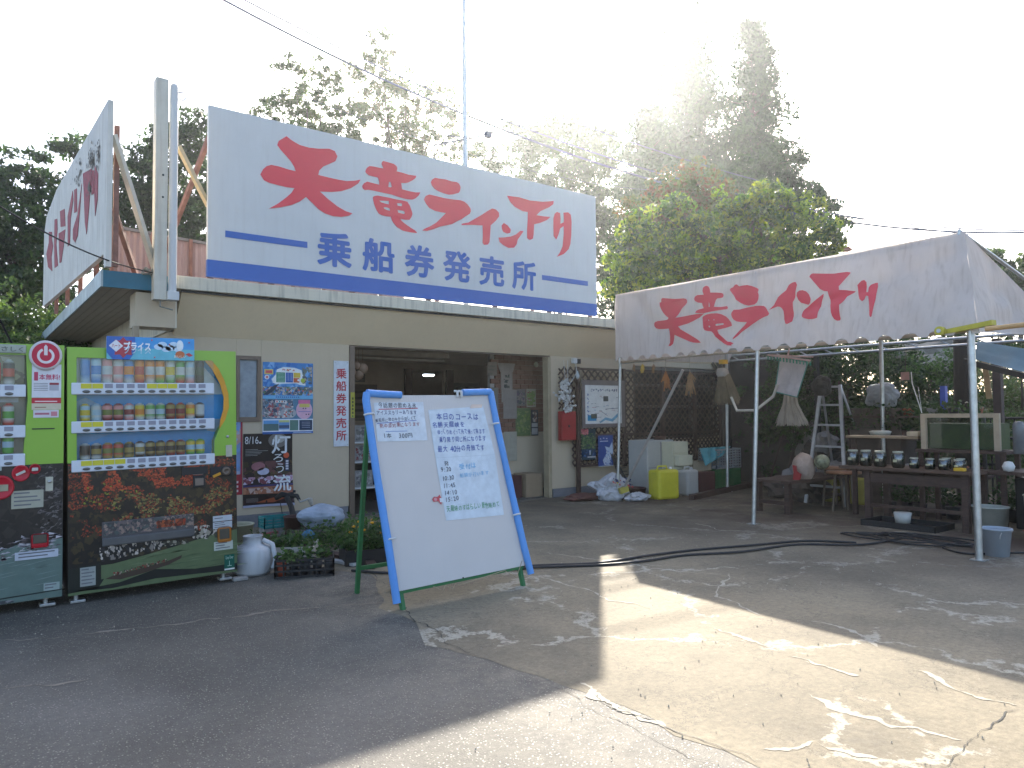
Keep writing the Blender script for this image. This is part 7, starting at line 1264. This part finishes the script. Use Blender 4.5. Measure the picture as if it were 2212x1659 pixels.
# standpipe with hose
TPp = thing('water_tap', 'wall tap wrapped in black hose with a white plug cord hanging beside it', 'tap', (3.3, 9.2, .4))
def P3(x, y, Y): return tuple(onY(x, y, Y))
MB().tube([P3(712, 1078, 8.95), P3(727, 1098, 8.8), P3(737, 1130, 8.6), P3(744, 1160, 8.3), P3(755, 1190, 7.7)], [.028, .032, .03, .028, .025], 10).build('hose', M_rubber, TPp, world=True) if False else None
w0 = (560, 1200, 420 / 2212)
def c8(x, y): return ((w0[0] + x * w0[2]) / 1.1573, (w0[1] + y * w0[2]) / 1.1573)
MB().tube([P3(*c8(690, 240), 9.2), P3(*c8(760, 190), 9.1), P3(*c8(880, 210), 9.0), P3(*c8(960, 205), 8.9), P3(*c8(990, 260), 8.85)], [.03, .036, .03, .026, .02], 10).build('wrapped_pipe', M_rubber, TPp, world=True)
MB().tube([P3(*c8(830, 230), 8.95), P3(*c8(880, 340), 8.8), P3(*c8(910, 450), 8.6), P3(*c8(940, 560), 8.4), P3(*c8(960, 640), 8.1), P3(*c8(1020, 760), 7.8), P3(*c8(1100, 880), 7.4)], [.033, .034, .034, .032, .024, .02, .018], 10).build('hose', M_rubber, TPp, world=True)
MB().tube([P3(*c8(985, 250), 8.85), P3(*c8(1000, 290), 8.85), P3(*c8(1060, 270), 8.82), P3(*c8(1125, 240), 8.8)], .011, 6).build('hook', M_steel, TPp, world=True)
MB().tube([P3(*c8(1130, 245), 8.8), P3(*c8(1145, 290), 8.8), P3(*c8(1155, 330), 8.8)], [.032, .028, .02], 10).build('plug', mat('plug_white', (.5, .46, .4), .5), TPp, world=True)
MB().tube([P3(*c8(1155, 330), 8.8), P3(*c8(1185, 440), 8.75), P3(*c8(1210, 560), 8.6), P3(*c8(1225, 700), 8.3)], .013, 8).build('cord', M_rubber, TPp, world=True)
MB().tube([P3(*c8(740, 290), 9.2), P3(*c8(760, 400), 9.25), P3(*c8(785, 560), 9.3)], .005, 5).build('thin_cord', M_rubber, TPp, world=True)
mb = MB(); r = random.Random(7)
mb.lathe([(0, 0), (.02, .0), (.018, .03), (0, .03)], 8, P3(*c8(925, 165), 8.95)); mb.build('valve_knob', M_rubber, TPp, world=True)
tag(MB().box((1.86, 6.38, .001), (1.98, 6.46, .03), bev=.006).build('foot_block', M_conc), 'small grey block at the right front foot of the vending machine', 'block')

leafmesh('shelf_foliage', sprigs((10.9, 4.9, 1.1), .16, .95, 420, .4, [(.03, .07, .02), (.05, .1, .03), (.07, .12, .03)], 61, .05), PSH)
leafmesh('pot_foliage', sprigs((10.35, 4.1, .14), .18, .9, 200, .3, [(.03, .07, .02), (.05, .1, .03)], 62, .04), DP)
# ------------------------------------------------------------------ trees
DENS = 1.15
def leaves(centers, radii, per, size, cols, seed, droop=0., asp=.5, flat=.0):
    r = np.random.default_rng(seed); n = len(centers) * per
    C_ = np.repeat(np.array(centers, float), per, 0); R_ = np.repeat(np.array(radii, float), per)[:, None]
    d = r.normal(size=(n, 3)); d /= np.linalg.norm(d, axis=1)[:, None]; rad = r.random((n, 1)) ** .5
    p = C_ + d * rad * R_ * np.array([1, 1, .75]) ; p[:, 2] -= droop * (rad[:, 0] * R_[:, 0]) ** 1.0 * .5
    a = r.normal(size=(n, 3)); a[:, 2] -= droop; a /= np.linalg.norm(a, axis=1)[:, None]
    b = np.cross(a, r.normal(size=(n, 3))); b /= np.linalg.norm(b, axis=1)[:, None]
    s = size * (.5 + r.random((n, 1)))
    V = np.stack([p - a * s * .5, p + b * s * asp * .5, p + a * s * .5, p - b * s * asp * .5], 1).reshape(-1, 3)
    ci = np.repeat(r.integers(0, len(cols), len(centers)), per); jit = r.integers(0, len(cols), n); ci = np.where(r.random(n) < .45, jit, ci)
    return V, np.array(cols, float)[ci]
def quadmesh(name, V, cc, m, par, loc):
    n = len(V) // 4; me = bpy.data.meshes.new(name); V = V - np.array(loc)[None, :]
    me.vertices.add(4 * n); me.vertices.foreach_set('co', V.astype(np.float32).ravel()); me.loops.add(4 * n); me.loops.foreach_set('vertex_index', np.arange(4 * n, dtype=np.int32)); me.polygons.add(n)
    me.polygons.foreach_set('loop_start', np.arange(0, 4 * n, 4, dtype=np.int32)); me.polygons.foreach_set('loop_total', np.full(n, 4, np.int32)); me.update(calc_edges=True)
    ca = me.color_attributes.new('Col', 'FLOAT_COLOR', 'CORNER'); c4 = np.concatenate([np.repeat(cc, 4, 0), np.ones((4 * n, 1))], 1); ca.data.foreach_set('color', c4.astype(np.float32).ravel())
    return link_mesh(name, me, m, par)
M_bark = mat('bark', (.11, .085, .065), .95, var=.4, scale=6, bump=.6, bscale=20, stretch=(1, 1, .3))
G_DARK = [(.04, .085, .025), (.055, .11, .03), (.075, .14, .035), (.035, .065, .022)]
G_MID = [(.05, .1, .025), (.065, .12, .03), (.04, .08, .022), (.09, .14, .035)]
G_MAPLE = [(.16, .28, .03), (.26, .4, .03), (.06, .15, .02), (.38, .44, .05), (.035, .085, .015), (.05, .12, .02)]
def blob_tree(lab, base, blobs, clusters, per, size, cols, seed, trunk_r=.15, crad=.3, group='trees behind the office', cat='tree', m=None, name='tree', droop=0., sc=1.):
    """blobs: (px, py, distance, radius) for each limb's foliage mass"""
    r = random.Random(seed); bx, by = base; blobs = [(a, b, c * sc, d * sc) for a, b, c, d in blobs]; bx *= sc; by *= sc; size *= sc ** .7; crad *= sc; clusters /= sc ** 2
    t = thing(name, lab, cat, (bx, by, 0), group=group); mb = MB(); cs = []; rs = []
    ctrs = [(atd(px, py, d), rad) for px, py, d, rad in blobs]; top = max(c.z for c, _ in ctrs); cx = sum(c.x for c, _ in ctrs) / len(ctrs); cy = sum(c.y for c, _ in ctrs) / len(ctrs)
    stem = [Vector((bx, by, 0)), Vector((bx + (cx - bx) * .2, by + (cy - by) * .2, top * .3)), Vector((cx, cy, top * .62)), Vector((cx, cy, top * .9))]; mb.tube(stem, [trunk_r, trunk_r * .8, trunk_r * .5, trunk_r * .15], 8)
    for c, rad in ctrs:
        st = stem[1].lerp(stem[2], r.uniform(.1, 1)); st.z = min(st.z, c.z - rad * .3) if c.z - rad * .3 > .5 else st.z
        mid = st.lerp(c, .5) + Vector((r.gauss(0, .15), r.gauss(0, .15), .2)); mb.tube([st, mid, c], [trunk_r * .38, trunk_r * .25, trunk_r * .1], 6)
        k_ = max(4, int(clusters * 1.5 * (rad ** 2)))
        for i in range(k_):
            d = Vector((r.gauss(0, 1), r.gauss(0, 1), r.gauss(0, 1))).normalized() * rad * r.uniform(.35, 1.05); d.z *= .8; p = c + d; cs.append(tuple(p)); rs.append(crad * r.uniform(.55, 1.25))
            if i % 3 == 0: mb.tube([c + d * .1, p], [trunk_r * .09, .006], 4, cap=False)
    V, cc = leaves(cs, rs, int(per * DENS), size * 1.15, cols, seed, droop); mb.build('trunk', M_bark, t, world=True); quadmesh('crown', V, cc, m or LEAF, t, (bx, by, 0)); return t
def base_of(px, d): p = atd(px, 900, d); return (p.x, p.y)
blob_tree('dark leafy tree at the far left behind the old side sign', base_of(-60, 24), [(0, 420, 24, 1.1), (60, 370, 24, .7), (-60, 480, 23, 1.2), (30, 500, 23.5, 1.2), (90, 440, 24, .6), (-10, 580, 23, 1.4), (60, 600, 23, 1.0), (110, 520, 24, .7), (-70, 640, 23, 1.4), (100, 650, 24, .8), (150, 700, 24, .6)], 22, 60, .13, G_DARK + G_MID[:2], 1)
blob_tree('round dark tree between the side sign and the big sign', base_of(330, 26), [(210, 400, 26, .9), (155, 335, 26, .7), (300, 380, 26, 1.2), (360, 320, 26, 1.1), (420, 310, 26, 1.2), (330, 450, 26, 1.3), (420, 420, 26, 1.3), (250, 480, 26, 1.2), (390, 500, 26, 1.3), (330, 540, 26, 1.2), (450, 500, 26, 1.1), (190, 540, 26, 1), (150, 430, 26, .6)], 17, 60, .14, G_DARK + G_MID[:1], 2, crad=.36)
P_AIRY = [(.06, .12, .03), (.09, .16, .035), (.045, .09, .025), (.12, .15, .04)]
blob_tree('airy tree above the left half of the big sign', base_of(690, 27), [(640, 170, 27, .9), (700, 160, 27, .8), (610, 240, 27, 1.0), (680, 230, 27, 1.1), (740, 230, 27, .9), (650, 290, 27, 1.2), (730, 300, 27, 1.1), (560, 245, 27, .4), (620, 320, 26, 1.1), (700, 340, 26, 1.1)], 12, 48, .12, P_AIRY, 3, crad=.28)
blob_tree('tall pointed airy tree above the middle of the big sign', base_of(850, 30), [(820, 85, 30, .6), (815, 130, 30, .8), (840, 180, 30, 1.1), (780, 150, 30, .7), (880, 200, 30, 1.1), (820, 240, 30, 1.3), (920, 250, 30, 1.1), (870, 290, 30, 1.3), (960, 210, 30, .7), (980, 260, 30, .8), (780, 260, 30, 1.1), (940, 320, 30, 1.2), (850, 350, 30, 1.2), (1000, 330, 30, .8)], 11, 48, .13, P_AIRY + [(.13, .12, .04)], 4, crad=.3)
blob_tree('broad dark tree behind the right end of the big sign', base_of(1200, 26), [(1070, 350, 26, .7), (1130, 310, 26, 1.1), (1200, 290, 26, 1.1), (1260, 290, 26, 1.1), (1320, 330, 26, 1.1), (1170, 370, 26, 1.4), (1260, 380, 26, 1.4), (1330, 420, 26, 1.3), (1220, 450, 26, 1.5), (1310, 500, 26, 1.4), (1320, 580, 26, 1.3), (1250, 540, 26, 1.3), (1040, 330, 26, .4)], 16, 60, .14, G_DARK + G_MID[1:2], 5, crad=.38, sc=1.46)
def cedar(lab, px, d, ytop, wpx, seed, cols):
    r = random.Random(seed); k28 = d / 28; top = atd(px, ytop, d); bx, by = top.x, top.y; H = top.z; R = wpx / FPX * d; t = thing('cedar_tree', lab, 'tree', (bx, by, 0), group='tall cedars'); mb = MB()
    mb.tube([(bx, by, 0), (bx, by, H * .5), (bx, by, H * .98)], [.32, .2, .03], 10); cs = []; rs = []
    z = H * .22
    while z < H * .99:
        f_ = 1 - z / H; rad = R * min(1, (f_ * 1.35) ** .75) + .2; nb = max(6, int(10 + 8 * f_))
        for k_ in range(nb):
            a = r.uniform(0, 6.28); rr_ = rad * r.uniform(.55, 1.12); n_ = max(2, int(rr_ / (.42 * k28))); end = Vector((bx + rr_ * math.cos(a), by + rr_ * math.sin(a), z + r.uniform(-.1, .35) * rr_ * .5))
            mb.tube([(bx, by, z - .1), end], [.04, .008], 4, cap=False)
            for j in range(n_):
                q = (j + 1) / n_; p = Vector((bx, by, z - .1)).lerp(end, q); cs.append((p.x + r.gauss(0, .12), p.y + r.gauss(0, .12), p.z + .12 + r.gauss(0, .08))); rs.append(k28 * (.34 + .24 * r.random()) * (1.1 if q > .6 else .8) * (.8 + .4 * min(1, f_ * 2)))
        z += k28 * (.34 + .1 * f_ + r.uniform(0, .12))
    V, cc = leaves(cs, rs, 62, .18 * k28 ** .8, cols, seed, .5, .4); mb.build('trunk', M_bark, t, world=True); quadmesh('crown', V, cc, CEDARLEAF, t, (bx, by, 0)); return t
G_CED = [(.03, .075, .03), (.045, .1, .035), (.022, .055, .022), (.055, .12, .04)]
cedar('taller cedar reaching the top edge of the picture', 1478, 46, -50, 150, 21, G_CED); cedar('shorter pointed cedar to the right of the tallest one', 1622, 42, 50, 128, 22, G_CED); cedar('third cedar filling the gap behind the two pointed ones', 1400, 36, 230, 120, 23, G_CED)
blob_tree('yellow green maple glowing above the tent', base_of(1560, 15.5), [(1380, 500, 15.5, .5), (1440, 470, 15.5, .6), (1360, 570, 15, .6), (1430, 550, 15, .8), (1510, 500, 15.5, .7), (1590, 470, 15.5, .7), (1650, 440, 15.5, .5), (1640, 410, 15.5, .3), (1700, 450, 15.5, .6), (1560, 550, 15, .8), (1650, 520, 15.3, .8), (1740, 510, 15.5, .6), (1780, 530, 15.5, .5), (1720, 570, 15, .6), (1480, 600, 14.8, .8), (1600, 610, 14.8, .7), (1370, 620, 14.5, .6), (1800, 545, 15.6, .25)], 42, 60, .085, G_MAPLE, 6, crad=.19, trunk_r=.1, group='maples by the tent')
blob_tree('reddish maple top between the cedars and the green maple', base_of(1470, 18), [(1440, 420, 18, .7), (1500, 400, 18, .7), (1390, 455, 18, .6), (1550, 430, 18, .6), (1470, 460, 18, .8)], 34, 55, .085, [(.13, .11, .03), (.17, .07, .03), (.09, .13, .03), (.08, .12, .03)], 7, crad=.26, trunk_r=.1, group='maples by the tent')
blob_tree('dark evergreen filling in right of the cedars', base_of(1720, 24), [(1700, 350, 24, .9), (1740, 430, 24, 1.0), (1680, 440, 24, 1.1), (1770, 490, 24, .8), (1650, 520, 24, 1.1), (1600, 400, 24, 1.1)], 18, 60, .12, G_CED, 8, crad=.32)
blob_tree('evergreen tree top behind the tent peak at the right edge', base_of(2180, 30), [(2150, 560, 30, .7), (2200, 600, 30, 1.0), (2240, 650, 30, 1.1), (2170, 620, 29, .7), (2260, 580, 30, .8)], 20, 60, .15, G_MID, 9, crad=.3)
tag(MB().prism([[(0, 0), (.55, 0), (.42, .1), (.12, .1)]], atd(1790, 545, 22), (.8, -.6, 0), (0, 0, 1), .3).build('red_roof', mat('red_tin', (.35, .12, .08), .7)), 'tiny reddish roof tip peeking over the tent canvas', 'roof')
# greenery under the canopy at the left, and behind the tent
blob_tree('sunlit yellow green bush seen between the vending machines and canopy', base_of(60, 17), [(-20, 700, 17, .9), (50, 715, 17, .8), (120, 730, 17, .8), (190, 735, 17, .8), (240, 750, 17, .6), (-20, 780, 17, .9), (60, 790, 16, .9), (150, 800, 16, 1), (230, 800, 16, .8), (100, 860, 16, .9), (0, 870, 16, 1)], 34, 60, .085, [(.12, .2, .04), (.16, .24, .05), (.07, .13, .03)], 10, crad=.3, trunk_r=.06, group='bushes left of the office', cat='bush', name='bush')
blob_tree('lower dark bush in the gap between the two machines', base_of(145, 14), [(145, 880, 14, .6), (145, 950, 14, .6), (145, 1010, 14, .6), (190, 820, 14, .6), (100, 820, 14, .6)], 40, 60, .07, G_MID, 11, crad=.25, trunk_r=.05, group='bushes left of the office', cat='bush', name='bush')
def bush(lab, bl, cols, seed, size=.06, cl=45):
    return blob_tree(lab, base_of(bl[0][0], bl[0][2]), bl, cl, 55, size, cols, seed, crad=.22, trunk_r=.05, group='bushes behind the tent', cat='bush', name='bush')
bush('dark green bush right of the ladder', [(1700, 790, 14, .6), (1760, 770, 14, .6), (1820, 790, 14, .7), (1720, 840, 14, .6), (1790, 830, 14, .6), (1700, 900, 14, .7), (1780, 900, 14, .7)], G_DARK, 31)
bush('middle bush behind the back tent post', [(1880, 790, 14.5, .7), (1950, 780, 14.5, .6), (1870, 850, 14, .7), (1940, 860, 14, .7), (2010, 860, 14, .7), (1880, 920, 13.5, .6), (1960, 920, 13.5, .6), (2030, 900, 13.5, .6)], G_DARK + G_MID[:1], 32)
bush('bright green clump catching sun left of the thick post', [(2000, 800, 14, .35), (2040, 790, 14, .35), (1975, 810, 14, .3)], [(.1, .2, .04), (.07, .14, .03)], 33, .05)
bush('sunny weeds right of the thick post under the tarp', [(2130, 810, 15, .4), (2160, 850, 15, .5), (2120, 870, 15, .4), (2190, 880, 15, .5), (2200, 930, 14, .5), (2140, 930, 14, .5)], [(.14, .2, .06), (.1, .16, .04), (.2, .2, .1)], 34, .05)
bush('dark hedge at the right edge behind the pails', [(2200, 780, 18, .9), (2240, 850, 16, .8), (2160, 960, 13, .5), (2220, 960, 13, .6), (2230, 1020, 12, .5)], G_MID, 35)
bush('shadowy hedge mass far behind the ladder and net', [(1640, 820, 16, .9), (1600, 900, 16, .9), (1700, 950, 15, .8), (1840, 950, 15, .8), (1950, 960, 14.5, .7), (2050, 950, 14.5, .7), (1900, 740, 19, .9), (2000, 730, 19, .9), (1800, 740, 19, .9), (2100, 740, 19, .9)], G_DARK, 36, .08, 22)
RK = thing('rock_bank', 'pale boulders on the slope behind the tent', 'rocks', (15, 5, .8))
def rock(p, s_, seed):
    bm = bmesh.new(); bmesh.ops.create_icosphere(bm, subdivisions=2, radius=1)
    for v in bm.verts: v.co = v.co * (1 + .35 * noise.noise(v.co * 1.3 + Vector((seed, 0, 0)))); v.co = Vector((v.co.x * s_, v.co.y * s_ * 1.5, v.co.z * s_ * .7)) + Vector(p) - Vector(RK.location)
    me = bpy.data.meshes.new('boulder'); bm.to_mesh(me); bm.free(); link_mesh('boulder', me, mat('boulder', (.26, .24, .2), .9, var=.4, scale=3, bump=.6), RK)
for i, (px, py, d, s_) in enumerate(((1950, 770, 17, .4), (2030, 765, 17, .45), (1990, 790, 16.5, .35), (2060, 820, 16, .3), (1900, 780, 17, .3))): rock(atd(px, py, d), s_, i)
r = random.Random(77); cs, rs = [], []
for i in range(900):
    x, y = r.uniform(-10, 110), r.uniform(88, 122); z = 15.5 * math.exp(-((y - 118) / 22) ** 2) * (.8 + .3 * noise.noise(Vector((x * .05, y * .05, 1)))) - .6; cs.append((x, y, z + r.uniform(-.3, .8))); rs.append(r.uniform(1.0, 2.2))
V, cc = leaves(cs, rs, 45, .75, [(.07, .12, .03), (.1, .16, .04), (.05, .09, .03), (.13, .18, .05)], 78, 0, .8)
o = quadmesh('far_forest', V, cc, LEAF, None, (0, 0, 0)); o['kind'] = 'stuff'
# haze over the whole place, put in mostly to give the lens glare
hz = MB().box((-61, -61, -3.0), (171, 171, 36)).build('haze', (hm := bpy.data.materials.new('haze')), kind='stuff')
hm.use_nodes = True; hm.node_tree.nodes.remove(hm.node_tree.nodes['Principled BSDF'])
pv = hm.node_tree.nodes.new('ShaderNodeVolumePrincipled'); pv.inputs['Color'].default_value = (.9, .96, 1, 1); pv.inputs['Density'].default_value = .00125; pv.inputs['Anisotropy'].default_value = .8
hm.node_tree.links.new(pv.outputs[0], hm.node_tree.nodes['Material Output'].inputs['Volume'])
